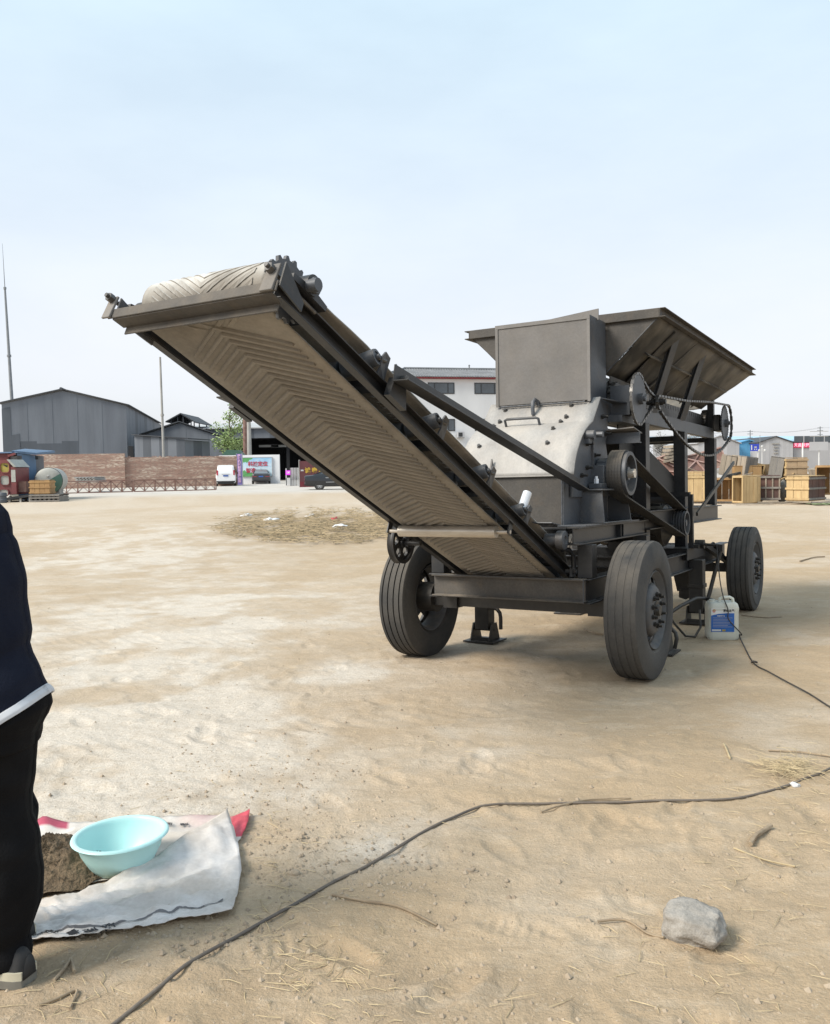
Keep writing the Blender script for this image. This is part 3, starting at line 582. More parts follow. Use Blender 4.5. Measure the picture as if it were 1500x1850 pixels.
# weld seams
def weld(p,q,r=.006):
    p,q=Vector(p),Vector(q); n=max(4,int((q-p).length/.014)); part('weld_seam',MB().tube([p.lerp(q,i/n) for i in range(n+1)],[r*(.75+.5*((i*37)%5)/4) for i in range(n+1)],6),mt['iron'],smooth=60)
weld((-.286,-.474,1.10),(-.286,-.474,1.44)); weld((-.30,-.50,1.104),(-.30,-1.30,1.094)); weld((.412,-1.27,2.05),(.412,-.54,2.05)); weld((-.404,-.28,.56),(-.404,-.28,.73),.004)
weld((.04,-.272,1.106),(.72,-.272,1.106)); weld((.05,-.462,1.11),(.085,-.462,1.34)); weld((.83,-.085,2.715),(.83,-.515,2.305),.005); weld((-.405,-1.48,.727),(-.405,-.30,.727),.003)
# ------------------------------------------------------------------ conveyor (s along the slope, n off it)
TH=math.atan(.441); O0=Vector((0,0,.612)); DS=Vector((-math.cos(TH),0,math.sin(TH))); DN=Vector((math.sin(TH),0,math.cos(TH)))
def K(s,v,n): return O0+DS*s+DN*n+Vector((0,v,0))
CV=Matrix((( DS.x,0,DN.x,O0.x),(0,1,0,0),(DS.z,0,DN.z,O0.z),(0,0,0,1)))   # (s,v,n) -> machine
def kbox(m,a,b): return m.box(a,b,CV)
for v,sg in ((-.487,1),(mir(-.487),-1)):
    m=MB(); 
    for n0,n1,a,b in ((0,.007,0,.045),(.073,.08,0,.045),(.0071,.0729,0,.007)):
        va,vb=(v+a,v+b) if sg>0 else (v-b,v-a); kbox(m,(.06,va,n0),(3.765,vb,n1))
    part('conveyor_rail',m,bevel=.0015)
for s in (.35,1.0,1.62,2.25,2.90,3.50): part('rail_cross_bar',kbox(MB(),(s,-1.31,.055),(s+.06,-.49,.095)))
# head cross channel (Z shaped), corner plates
m=MB(); kbox(m,(3.835,-1.36,-.028),(3.843,-.40,.020)); kbox(m,(3.765,-1.335,-.032),(3.835,-.425,-.024)); kbox(m,(3.757,-1.32,-.064),(3.765,-.44,-.024)); part('head_channel',m,mt['steel_dusty2'],bevel=.002)
def kp(pts,vec,name,mat,**k): return part(name,MB().prism([K(*p) for p in pts],DS*vec[0]+Vector((0,vec[1],0))+DN*vec[2]),mat,**k)
tp=kp([(3.845,-.475,-.03),(3.845,-.41,-.03),(3.835,-.41,.10),(3.835,-.475,.10)],(.012,0,0),'take_up_plate',mt['steel_dusty'],bevel=.002)
kp([(3.835,-.40,.0),(3.835,-.40,.11),(3.68,-.40,.02),(3.68,-.40,-.02)],(0,.008,0),'corner_plate',st)
tl=kp([(3.845,-1.385,-.03),(3.845,-1.335,-.03),(3.835,-1.335,.085),(3.835,-1.385,.085)],(.012,0,0),'take_up_plate',mt['steel_dusty'],bevel=.002)
kp([(3.835,-1.33,-.02),(3.835,-1.33,.08),(3.60,-1.33,.03),(3.60,-1.33,-.02)],(0,.008,0),'corner_plate',mt['plate'])
for v,o in ((-.442,tp),(-1.36,tl)): MB().cyl(K(3.55,v,.068),K(3.89,v,.068),.010,10).cyl(K(3.852,v,.068),K(3.876,v,.068),.020,6).build('take_up_bolt',mt['bolt'],o,smooth=40)
# pulleys
part('head_pulley',MB().cyl(K(3.66,-1.24,.12),K(3.66,-.56,.12),.112,36).cyl(K(3.66,-1.44,.12),K(3.66,-.36,.12),.028,14),mt['iron'],smooth=35)
part('tail_pulley',MB().cyl(K(.12,-1.24,.09),K(.12,-.56,.09),.085,30).cyl(K(.12,-1.42,.09),K(.12,-.38,.09),.024,14),mt['iron'],smooth=35)
pts=[]
for i in range(16):
    for da,rr in ((-.3,.125),(-.12,.142),(.12,.142),(.3,.125)):
        a=2*math.pi*(i+da)/16; pts.append(K(3.66+rr*math.cos(a),-.535,.12+rr*math.sin(a)))
part('head_sprocket',MB().prism(pts,(0,.016,0)),mt['plate'])
def pillow(s,v,n,r=.05,mat=st):
    m=MB().cyl(K(s,v-.045,n),K(s,v+.03,n),r,24).prism([K(s-.12,v-.03,n-r),K(s+.12,v-.03,n-r),K(s+.12,v-.03,n-r+.025),K(s+.04,v-.03,n-.01),K(s-.04,v-.03,n-.01),K(s-.12,v-.03,n-r+.025)],(0,.05,0))
    p=part('pillow_bearing',m,mat,smooth=35); MB().lathe([(.03,r*.35),(.045,r*.4),(.045,r*.72),(.03,r*.75)],K(s,v,n),(0,1,0),24).build('bearing_ring',mt['iron'],p,smooth=40)
for v in (-.43,): pillow(3.64,v,.135,.046)
pillow(3.64,-1.37,.135,.055)
# belt: closed loop, return run at n=0, loaded run troughed
bl=[]
hv=.355
def brow(s,n,tr=0): return [K(s,-.9+hv*x,n+tr*max(0,abs(x)-.40)/.6) for x in (-1,-.94,-.7,-.4,0,.4,.7,.94,1)]
rows=[]
for i in range(25): rows.append(brow(.15+3.45*i/24,.004+ .012*math.sin(math.pi*i/24)*-1))
for i in range(1,16): a=-90+180*i/16; rows.append(brow(3.66+.118*math.cos(R(a)),.12+.118*math.sin(R(a))))
for i in range(25): t=i/24; s=3.6-3.45*t; rows.append(brow(s,.238-.075*min(1,t*5)+.0,.075*sstep(.02,.2,np.array(t))))
for i in range(1,12): a=90+180*i/12; rows.append(brow(.12+.09*math.cos(R(a)),.09+.09*math.sin(R(a))))
rows.append(rows[0])
belt=part('conveyor_belt',MB().grid(rows),mt['belt'],smooth=50,solid=.009,label='dusty chevron rubber belt')
# chevron cleats: each one a V of two raised bars, apex towards the head
def cleat_mesh():
    m=MB()
    for sg in (-1,1):
        n=5; a=[]; 
        for i in range(n+1):
            t=i/n; v=sg*.293*t; s=-.19*t; w=.015 if i<n else .010; h=.011
            a.append([(s+w,v,0),(s+w*.55,v,h),(s-w*.55,v,h),(s-w,v,0)])
        m.grid(a if sg>0 else [r[::-1] for r in a])
        for k in (0,n): m.add(a[k],[(0,1,2,3)])
    return m.mesh('cleat',mt['belt'])
cm=cleat_mesh(); cm2=cleat_mesh()
def place(me,s,n,ang):      # cleat frame: local s tangent, v, normal out
    o=put('cleat',me,belt); t=Vector((DS.x,0,DS.z))*math.cos(ang)+DN*math.sin(ang); nn=-Vector((DS.x,0,DS.z))*math.sin(ang)+DN*math.cos(ang)
    p=K(s,-.9,n); o.matrix_local=Matrix(((t.x,0,nn.x,p.x),(0,1,0,p.y),(t.z,0,nn.z,p.z),(0,0,0,1)))
# return run: outside faces down.  use mirrored frame (normal -DN, tangent DS)
def place_down(s):
    o=put('cleat',cm,belt); p=K(s,-.9,-.002-.012*math.sin(math.pi*(s-.15)/3.45)); o.matrix_local=Matrix(((DS.x,0,-DN.x,p.x),(0,1,0,p.y),(DS.z,0,-DN.z,p.z),(0,0,0,1)))
for i in range(61): place_down(.32+i*.0553+.005*math.sin(i*12.9))
# wrap on the head pulley: bend the cleat onto the cylinder
def wrap_cleat(a0):
    m=MB()
    for sg in (-1,1):
        rows_=[]; n=8
        for i in range(n+1):
            t=i/n; v=-.9+sg*.293*t; 
            rr=[]
            for ds_,h in ((.018,.120),(.012,.127),(-.012,.127),(-.018,.120)):
                a=a0+(.19*t-ds_)/.122*-1*-1
                a=a0+( .19*t*-1*-1 - ds_)/.122
                rr.append(K(3.66+h*math.cos(a),v,.12+h*math.sin(a)))
            rows_.append(rr)
        m.grid(rows_)
        for k in (0,n): m.add(rows_[k],[(0,1,2,3)])
    m.build('cleat',mt['belt'],belt)
for i in range(-3,6): wrap_cleat(R(-52+i*25))
for i in range(46):
    t=(3.5-.4-i*.0625-.15)/3.45
    if t>.02: place(cm,.15+3.45*t,.238-.075*min(1,(1-t)*5)+.004,0)
# trough idlers on the right (and left) edge with their brackets
for s in (3.05,2.41,1.77,1.18):
    for sg in (1,-1):
        f=(lambda v:v) if sg>0 else mir
        a=K(s,f(-.63),.105); b=K(s,f(-.455),.155)
        o=part('trough_idler',MB().cyl(a,b,.042,22),mt['iron'],smooth=35)
        d=(b-a).normalized()
        MB().lathe([(0,.040),(.006,.040),(.006,.028),(-.004,.026),(-.004,.012),(.02,.012),(.02,0)],b,d,22).build('idler_cap',mt['iron'],o,smooth=35)
        br=MB().prism([K(s-.045,f(-.475),.08),K(s-.115,f(-.475),.08),K(s-.075,f(-.437),.19),K(s-.03,f(-.437),.20),K(s-.01,f(-.437),.165),K(s-.03,f(-.45),.12)],(0,sg*.010,0)); br.build('idler_bracket',mt['plate'],o)
        MB().cyl(K(s,f(-.455),.155),K(s-.05,f(-.430),.158),.010,8).build('idler_pin',mt['bolt'],o)
    part('centre_idler',MB().cyl(K(s,-1.15,.105),K(s,-.65,.105),.042,20),mt['iron'],smooth=35)
part('return_roller',MB().cyl(K(1.325,-1.255,-.058),K(1.325,-.545,-.058),.0375,28).cyl(K(1.325,-1.34,-.058),K(1.325,-.45,-.058),.012,10),mt['bright'],smooth=35,label='bright bare steel roller under the belt')
for v in (-.462,-1.345): part('roller_hanger',kbox(MB(),(1.30,v,-.075),(1.35,v+.008,.02)))
# white guide roller
g0,g1=Vector((-1.0,-.48,1.215)),Vector((-.915,-.47,1.335))
part('guide_roller',MB().cyl(g0,g1,.030,18),mt['galv'],smooth=40,label='short white upright roller beside the belt')
# tail snub wheels at the right
part('snub_wheel',MB().lathe([(-.03,0),(-.03,.058),(-.025,.066),(.025,.066),(.03,.058),(.03,.030),(.02,.026),(.02,0)],K(.60,-.405,.165),(0,1,0),28).cyl(K(.60,-.52,.165),K(.60,-.435,.165),.045,20),mt['plate'],smooth=35)
part('snub_bracket',MB().tube([K(.53,-.42,.12),K(.45,-.40,.15),K(.38,-.39,.13),K(.34,-.39,.05)],.016,8),mt['steel'],smooth=60)
part('snub_shield',MB().prism([K(.78,-.56,.22),K(.78,-.42,.22),K(.66,-.40,.25),K(.66,-.56,.25)],DN*.006),mt['plate'])
# spoked belt pulley hanging on the left
pts=[]
c=K(1.06,-1.40,-.045)
pm=MB().lathe([(-.025,.120),(-.025,.145),(-.006,.134),(.006,.134),(.025,.145),(.025,.120)],c,(0,1,0),40,True)
pw=part('left_pulley',pm,mt['steel'],smooth=35)
mw_=MB(); N=60; holes=5
for i in range(N):             # web with round holes between the spokes
    pass
ring=lambda r,a:c+Vector((math.cos(a)*r,0,math.sin(a)*r))
for i in range(holes):
    a0=2*math.pi*i/holes+.35; w=2*math.pi/holes; hc=ring(.078,a0); n=16
    out=[]
    for j in range(n+1):
        f=j/n
        # boundary of the sector cell, walked round
        if f<.4: t=f/.4; out.append(ring(.121,a0-w/2+w*t))
        elif f<.5: t=(f-.4)/.1; out.append(ring(.121+(.030-.121)*t,a0+w/2))
        elif f<.9: t=(f-.5)/.4; out.append(ring(.030,a0+w/2-w*t))
        else: t=(f-.9)/.1; out.append(ring(.030+(.121-.030)*t,a0-w/2))
    inn=[]
    for p in out:
        d=(p-hc).normalized(); inn.append(hc+d*.031)
    for yy in (-.006,.006):
        mw_.grid([[p+Vector((0,yy,0)) for p in out],[p+Vector((0,yy,0)) for p in inn]])
    mw_.grid([[p+Vector((0,-.006,0)) for p in inn],[p+Vector((0,.006,0)) for p in inn]])
mw_.cyl(c+Vector((0,-.03,0)),c+Vector((0,.03,0)),.032,16).cyl(c+Vector((0,-.02,0)),c+Vector((0,.16,0)),.018,12)
mw_.build('pulley_web',mt['steel'],pw,smooth=35)
part('pulley_hanger',MB().bar(K(1.06,-1.36,.06),K(1.06,-1.36,-.07),sq(.05,.012)))
# foot lugs on the rear beam
for v in (-.50,-1.46):
    part('foot_lug',MB().box((-.24,v,.726),(-.17,v+.02,.79)).box((-.24,v+.06,.726),(-.17,v+.08,.79)).cyl((-.205,v-.02,.765),(-.205,v+.10,.765),.016,10),mt['steel_dusty'],smooth=40)
# struts from the conveyor down to the rotor housing
for sg in (1,-1):
    f=(lambda v:v) if sg>0 else mir
    part('strut_bracket',MB().prism([K(2.96,f(-.43),.0),K(2.80,f(-.43),.0),K(2.84,f(-.43),.10),K(2.95,f(-.43),.10)],(0,sg*.035,0)))
    part('conveyor_strut',MB().bar((-2.70,f(-.385),1.868),(-.14,f(-.40),1.345),Lp(.085,.008) if sg<0 else [(-x,y) for x,y in Lp(.085,.008)][::-1]),bevel=.002)
    part('strut_bolt',MB().cyl((-2.62,f(-.40),1.885),(-2.62,f(-.35),1.885),.018,6),mt['bolt'])
# ------------------------------------------------------------------ background materials
mt['sheet']=M('grey_sheet_metal',(.150,.164,.188),(.120,.132,.155),vary=.05,rough=.6,scale=.5,stretch=(2,2,.25),lo=.4,hi=.7)
mt['sheet_d']=M('dark_grey_sheet_metal',(.082,.092,.110),(.068,.077,.092),vary=.06,rough=.6,scale=.6,stretch=(2,2,.3))
mt['roofd']=M('dark_roof_sheet',(.06,.065,.075),rough=.7,scale=.5)
mt['roofp']=M('pale_roof_sheet',(.42,.43,.43),(.34,.35,.36),rough=.7,scale=.4)
mt['pitch']=M('interior_shade_black',(.012,.013,.016),rough=.8)  # near-black tone stands in for the shade inside openings
mt['conc']=M('grey_concrete',(.36,.35,.33),(.28,.27,.255),rough=.85,scale=2,stretch=(1,1,.4))
mt['white']=M('white_render',(.68,.685,.70),(.62,.625,.64),rough=.8,scale=.4,stretch=(1,1,.5))
mt['white2']=M('white_board',(.66,.66,.66),rough=.6,scale=.5)
mt['rust']=M('rusty_red_steel',(.16,.075,.060),(.24,.16,.13),rough=.75,scale=2.5)
mt['glass']=M('window_glass',(.045,.055,.065),(.07,.085,.10),rough=.08,scale=.6,spec=.8)
mt['frame']=M('dark_window_frame',(.03,.032,.035),rough=.4)
mt['tile']=M('grey_roof_tile',(.19,.195,.205),(.13,.135,.145),rough=.8,scale=.8,speck=.2)
mt['redline']=M('red_eave_paint',(.30,.045,.055),rough=.6)
mt['blue']=M('blue_painted_sheet',(.115,.19,.30),(.085,.145,.235),rough=.55,scale=1.2,stretch=(1,1,.3))
mt['red']=M('red_painted_sheet',(.20,.048,.050),(.14,.038,.04),rough=.5,scale=1.5)
mt['yellow']=M('faded_yellow_panel',(.42,.34,.075),rough=.6,scale=3)
mt['greypanel']=M('pale_grey_panel',(.40,.41,.38),rough=.6,scale=3)
mt['green']=M('green_tank_paint',(.045,.115,.082),(.06,.135,.10),rough=.5,scale=2)
mt['tankw']=M('pale_tank_paint',(.50,.50,.46),(.38,.37,.33),rough=.6,scale=2)
mt['wood']=M('fresh_pine_board',(.53,.385,.20),(.42,.295,.15),rough=.75,scale=3,stretch=(2.5,2.5,.5),speck=.06)
mt['wood2']=M('weathered_board',(.34,.285,.22),(.25,.215,.175),rough=.85,scale=3,stretch=(2.5,2.5,.5),speck=.08)
mt['wood3']=M('ochre_plywood',(.40,.25,.11),(.31,.18,.08),rough=.75,scale=2)
mt['wood4']=M('red_brown_film_ply',(.115,.055,.042),(.075,.042,.036),rough=.6,scale=2)
mt['woodg']=M('grey_aged_board',(.25,.23,.205),(.18,.168,.155),rough=.9,scale=3,stretch=(2.5,2.5,.5))
mt['skyblue']=M('sky_blue_sheet',(.10,.34,.58),(.09,.30,.52),rough=.5,scale=.3)
mt['pblue']=M('pale_blue_roof',(.36,.52,.63),(.32,.47,.58),rough=.6,scale=.3)
mt['lgrey']=M('light_grey_cladding',(.40,.40,.415),(.36,.36,.375),rough=.6,scale=.3)
mt['pole']=M('galvanised_pole',(.24,.25,.265),(.19,.2,.21),rough=.5,metal=.2,scale=1.5)
# brick wall material
def brickmat():
    m=bpy.data.materials.new('old_brick'); m.use_nodes=True; t=NT(m); b=t.n['Principled BSDF']; b.inputs['Roughness'].default_value=.9
    tc=t.new('ShaderNodeTexCoord'); mp=t.new('ShaderNodeMapping'); mp.inputs['Rotation'].default_value=(R(90),0,0); t.link(tc.outputs['Object'],mp.inputs[0])
    br=t.new('ShaderNodeTexBrick'); br.inputs['Scale'].default_value=1; br.inputs['Brick Width'].default_value=.25; br.inputs['Row Height'].default_value=.068; br.inputs['Mortar Size'].default_value=.008; br.inputs['Bias'].default_value=-.1
    br.inputs['Color1'].default_value=(.29,.155,.115,1); br.inputs['Color2'].default_value=(.20,.115,.088,1); br.inputs['Mortar'].default_value=(.34,.28,.235,1); t.link(mp.outputs[0],br.inputs['Vector'])
    n=t.new('ShaderNodeTexNoise'); n.inputs['Scale'].default_value=1.3; n.inputs['Detail'].default_value=6; m2=t.new('ShaderNodeMapping'); m2.inputs['Scale'].default_value=(.35,1,3.2); t.link(tc.outputs['Object'],m2.inputs[0]); t.link(m2.outputs[0],n.inputs['Vector'])
    r=t.new('ShaderNodeMapRange'); r.inputs[1].default_value=.46; r.inputs[2].default_value=.62; r.inputs[4].default_value=.85; t.link(n.outputs[0],r.inputs[0])
    n3=t.new('ShaderNodeTexNoise'); n3.inputs['Scale'].default_value=7; m3=t.new('ShaderNodeMapping'); m3.inputs['Scale'].default_value=(.5,1,2.2); t.link(tc.outputs['Object'],m3.inputs[0]); t.link(m3.outputs[0],n3.inputs['Vector'])
    r3=t.new('ShaderNodeMapRange'); r3.inputs[1].default_value=.42; r3.inputs[2].default_value=.58; t.link(n3.outputs[0],r3.inputs[0])
    mu=t.new('ShaderNodeMath',operation='MULTIPLY'); t.link(r.outputs[0],mu.inputs[0]); t.link(r3.outputs[0],mu.inputs[1])
    mx=t.new('ShaderNodeMix',data_type='RGBA'); mx.inputs[7].default_value=(.52,.44,.36,1); t.link(mu.outputs[0],mx.inputs[0]); t.link(br.outputs[0],mx.inputs[6]); t.link(mx.outputs[2],b.inputs['Base Color'])
    bp=t.new('ShaderNodeBump'); bp.inputs['Strength'].default_value=.5; bp.inputs['Distance'].default_value=.01; t.link(br.outputs['Fac'],bp.inputs['Height']); bp.invert=True; t.link(bp.outputs[0],b.inputs['Normal'])
    return m
mt['brick']=brickmat()
def base(p): return Vector((p.x,p.y,float(gz(p.x,p.y))-.06))
def face_strip(parent,A,B,ztop,zbot,n,mats,name='sheet_panel',thick=.05,nrm=None):
    """vertical sheets side by side from A to B; ztop(t) and zbot give the outline"""
    A=Vector(A);B=Vector(B); d=(B-A); nv=Vector((d.y,-d.x,0)).normalized() if nrm is None else Vector(nrm)
    for i in range(n):
        t0,t1=i/n,(i+1)/n; ts=[t0]+[k for k in getattr(ztop,'knots',[]) if t0<k<t1]+[t1]
        zb=zbot(i) if callable(zbot) else zbot; off=nv*(.012*((i*7)%3))
        poly=[Vector((A.x+d.x*t0,A.y+d.y*t0,zb))+off,Vector((A.x+d.x*t1,A.y+d.y*t1,zb))+off]+[Vector((A.x+d.x*t,A.y+d.y*t,ztop(t)))+off for t in ts[::-1]]
        zm=[mats] if not isinstance(mats,list) else mats
        MB().prism(poly,-nv*thick).build(name,zm[i%len(zm)],parent)
def gable(t0,z0,zr,z1):
    f=lambda t:(z0+(zr-z0)*t/t0 if t<t0 else zr+(z1-zr)*(t-t0)/(1-t0)); f.knots=[t0]; return f
# ---- shed A, tall gable at the far left
A=at(3,730,92.3); B=at(228,733,95); E_=at(291,768,134); rt=at(113,706,93.6)
sh_=empty('tall_shed','tallest grey sheet metal shed with a plain gable at the far left','shed',loc=base(A.lerp(B,.5)))
sh_.location=(0,0,0)
tr=(rt.x-A.x)/(B.x-A.x); gf=gable(tr,A.z,rt.z,B.z); zlow=at(100,797,93.6).z; zb0=base(A).z
def lowz(i): return zlow-.25*(i in (4,5,6))+.0 if 1<i<9 else zb0
face_strip(sh_,A,B,gf,lambda i: lowz(i),15,[mt['sheet']])
ct=lambda z:(lambda t:z)
d=B-A
for i in range(15):
    if 1<i<9:
        a=A+d*(i/15); b=A+d*((i+1)/15); nv=Vector((d.y,-d.x,0)).normalized()*.02
        MB().prism([Vector((a.x,a.y,zb0))+nv,Vector((b.x,b.y,zb0))+nv,Vector((b.x,b.y,lowz(i)))+nv,Vector((a.x,a.y,lowz(i)))+nv],-nv*3).build('sheet_panel',mt['sheet_d'],sh_)
for i in (0,1):
    a=A+d*(i/15)*1.0; b=A+d*((i+1)/15); nv=Vector((d.y,-d.x,0)).normalized()*.06
    MB().prism([Vector((a.x,a.y,zb0))+nv,Vector((b.x,b.y,zb0))+nv,Vector((b.x,b.y,gf((i+1)/15)-.5-i*3))+nv,Vector((a.x,a.y,gf(i/15)-.5-i*3))+nv],-nv*.5).build('sheet_panel',mt['sheet_d'],sh_)
dv=E_-B; dv.z=0
face_strip(sh_,B,B+dv,ct(B.z-.02),zb0,16,[mt['sheet'],mt['sheet'],mt['sheet'],mt['sheet_d']])
Rr=Vector((rt.x,rt.y+ (A.y+(B.y-A.y)*tr-rt.y),rt.z)); ov=d.normalized()*.35
for e,s in ((A,-1),(B,1)):
    ee=e+ov*s; ee.z=e.z-.35*abs(rt.z-e.z)/max(1,(rt-e).length)+.12; r0=Rr+Vector((0,0,.14)); off=dv.normalized()*.35
    MB().prism([r0-off,ee-off,ee+dv+off,r0+dv+off],(0,0,.09)).build('roof',mt['roofd'],sh_)
MB().cyl(Rr+Vector((0,-.4,.2)),Rr+dv*.99+Vector((0,0,.2)),.16,8).build('ridge_cap',mt['roofd'],sh_)
MB().prism([A+dv,B+dv,Vector((B.x,B.y,zb0))+dv,Vector((A.x,A.y,zb0))+dv],(0,.1,0)).build('back_wall',mt['sheet'],sh_)
# ---- lean-to
A=at(243,787,93); B=at(334,794,92); l=empty('lean_to','low grey lean-to with a sloping roof beside the tall shed','shed')
f=lambda t:A.z+(B.z-A.z)*t; f.knots=[]
face_strip(l,A,B,f,base(A).z,6,[mt['sheet'],mt['sheet_d'],mt['sheet'],mt['sheet_d']])
C_=B+Vector((1.2,6,0)); face_strip(l,B,C_,ct(B.z-.05),base(A).z,3,[mt['sheet'],mt['sheet_d']])
MB().prism([A+Vector((-.2,-.3,.05)),B+Vector((.4,-.3,.05)),C_+Vector((.3,0,.05)),A+Vector((0,6,.05))],(0,0,.1)).build('roof',mt['roofd'],l)
MB().box((at(232,806,93.4).x,93.35,base(A).z),(at(241,806,93.4).x,93.5,at(236,806,93.4).z)).build('doorway',mt['pitch'],l)  # opening closed by a black sheet painted as its shade
# ---- shed B with the ridge vent
A=at(256,787,106); B=at(404,791,106); rt=at(325,764,106); sb=empty('vented_shed','grey gabled shed with a raised roof vent on its ridge','shed')
tr=(rt.x-A.x)/(B.x-A.x); face_strip(sb,A,B,gable(tr,A.z,rt.z,B.z),base(A).z,11,[mt['sheet']])
dv=Vector((-3,26,0)); face_strip(sb,B,B+dv,ct(B.z-.05),base(A).z,8,[mt['sheet_d'],mt['sheet']])
for e,s in ((A,-1),(B,1)): MB().prism([rt+Vector((0,-.4,.1)),e+Vector((s*.4,-.4,.0)),e+dv+Vector((s*.4,0,.0)),rt+dv+Vector((0,0,.1))],(0,0,.12)).build('roof',mt['roofd'],sb)
rv=at(326,748,107); va=at(299,763,107); vb=at(353,764,107); vent=MB()
for e in (va,vb): vent.prism([rv,e,e+Vector((0,9,0)),rv+Vector((0,9,0))],(0,0,.14))
vo=vent.build('ridge_vent',mt['roofd'],sb)
for px in (309,321,331,345):
    p=at(px,757,107.3); MB().box((p.x-.06,p.y,at(px,776,107).z),(p.x+.06,p.y+.12,rv.z-abs(p.x-rv.x)*.55)).build('vent_post',mt['roofd'],vo)
    MB().box((p.x-.06,p.y+8,at(px,776,107).z),(p.x+.06,p.y+8.12,rv.z-abs(p.x-rv.x)*.55)).build('vent_post',mt['roofd'],vo)
# ---- open shed behind the white wall, its inner shade painted black
sc_=empty('open_shed','long open-fronted shed with a black interior behind the white wall','shed')
x0,x1=at(330,790,112).x,at(760,790,112).x; zt=at(500,773,112).z; zm_=at(500,791,112).z; z0=float(gz(-20,112))
face_strip(sc_,(x0,112,0),(x1,112,0),ct(zt),zm_,30,[mt['sheet'],mt['sheet'],mt['sheet_d']],name='fascia_panel')
MB().box((x0,124,z0),(x1,124.2,zm_)).box((x0,112.1,z0),(x0+.2,124,zm_)).box((x1-.2,112.1,z0),(x1,124,zm_)).box((x0,112.1,zm_),(x1,124,zm_+.1)).box((x0,112.6,z0),(x1,113.1,z0+.02)).build('shade_black_walls',mt['pitch'],sc_)
for px in (452,520,590,660): MB().box((at(px,800,113.5).x-.2,113.5,z0),(at(px,800,113.5).x+.2,113.8,zm_)).build('shed_post',mt['pitch'],sc_)
MB().prism([(x0-.5,111.5,zt),(x1+.5,111.5,zt),(x1+.5,128,zt+1.4),(x0-.5,128,zt+1.4)],(0,0,.12)).build('roof',mt['roofp'],sc_)
for px,wz in ((468,.9),(490,.6)): MB().box((at(px,805,116).x,116,at(px,808,116).z),(at(px,805,116).x+2.6,116.6,at(px,804,116).z)).build('hanging_sheet',mt['roofp'],sc_)
# ---- masts and poles
def mast(name,label,cat,bot,top,r0,r1,mat,rings=()):
    o=empty(name,label,cat); b=base(bot); MB().tube([b.lerp(top,t) for t in (0,.25,.5,.75,1)],[r0+(r1-r0)*t for t in (0,.25,.5,.75,1)],10).build('shaft',mat,o,smooth=60)
    for t in rings:
        p=b.lerp(top,t); dd=(top-b).normalized(); r=r0+(r1-r0)*t; MB().cyl(p-dd*.12,p+dd*.12,r*1.45,12).build('flange',mat,o,smooth=40)
    return o
m_=mast('lightning_mast','very tall tapering grey mast rising behind the tall shed','mast',at(31,872,99),at(9,520,99),.26,.11,mt['pole'],(.66,.998))
MB().cyl(at(9,520,99),at(4.5,440,99),.05,8,.015).build('tip_rod',mt['pole'],m_)
mast('slim_pole','plain slim pale pole standing in front of the vented shed','pole',at(298,880,91),at(289.5,645,91),.15,.10,mt['conc'],(.55,))
mast('concrete_pole','pale concrete pole beside the leafy tree','pole',at(452,880,93),at(449.5,745,93),.26,.20,mt['conc'])
mast('flue_pipe','dark rusty flue pipe between the tree and the concrete pole','pipe',at(444,880,95),at(442.5,735,95),.24,.22,mt['rust'])
# ---- green covered bin behind the wall
g=empty('green_bin','green covered bin showing above the white wall','bin'); p=at(419,822,91)
MB().box((p.x-1.0,91,float(gz(p.x,91))),(p.x+1.1,92.5,p.z)).build('body',mt['green'],g); MB().prism([(p.x-1.05,90.95,p.z),(p.x+1.15,90.95,p.z),(p.x+.7,90.95,p.z+.5),(p.x-.5,90.95,p.z+.55)],(0,1.6,0)).build('cover',mt['green'],g)
# ---- tree
def tree(name,label,basep,H,cr,n,leafcol,group=None,seed=1,leaf=.22,trunk=.16):
    rd=random.Random(seed); o=empty(name,label,'tree',group); b=base(basep); tm=MB(); tips=[]
    tm.tube([b,b+Vector((.05,0,H*.25)),b+Vector((.1,.05,H*.5)),b+Vector((.05,0,H*.8))],[trunk,trunk*.8,trunk*.55,trunk*.2],8)
    for i in range(16):
        z=H*rd.uniform(.25,.8); a=rd.uniform(0,6.28); L=cr*rd.uniform(.5,1.05)*(1.15-.55*z/H); s=b+Vector((.05,0,z)); e=s+Vector((math.cos(a)*L,math.sin(a)*L,L*rd.uniform(.5,1.4)))
        mid=s.lerp(e,.5)+Vector((rd.uniform(-.1,.1),rd.uniform(-.1,.1),-.1)); tm.tube([s,mid,e],[trunk*.35,trunk*.22,trunk*.07],5); tips+=[(mid,.5),(e,.9),(s.lerp(e,.8),.7)]
        for k in range(3):
            e2=mid+Vector((rd.uniform(-1,1),rd.uniform(-1,1),rd.uniform(.3,1.2)))*L*.45; tm.tube([mid,e2],[trunk*.15,trunk*.04],4); tips.append((e2,.7))
    tm.build('trunk',mt['bark'],o,smooth=60); lm=MB()
    for i in range(n):
        c,sp=rd.choice(tips); p=c+Vector((rd.gauss(0,.34),rd.gauss(0,.34),rd.gauss(0,.42)))*sp*cr*.42
        u=Vector((rd.uniform(-1,1),rd.uniform(-1,1),rd.uniform(-1,1))).normalized(); v=u.orthogonal().normalized(); s=leaf*rd.uniform(.6,1.3)
        lm.add([p-u*s,p+v*s*.5,p+u*s,p-v*s*.5],[(0,1,2,3)])
    lm.build('crown',leafcol,o); return o
mt['bark']=M('tree_bark',(.12,.095,.07),rough=.9,scale=4)
def leafmat(name,c,c2):
    m=M(name,c,c2,rough=.6,scale=.9,lo=.3,hi=.7); return m
mt['leaf']=leafmat('young_leaves',(.30,.38,.14),(.20,.28,.11))
mt['twig']=leafmat('bare_grey_twigs',(.17,.155,.13),(.12,.11,.095))
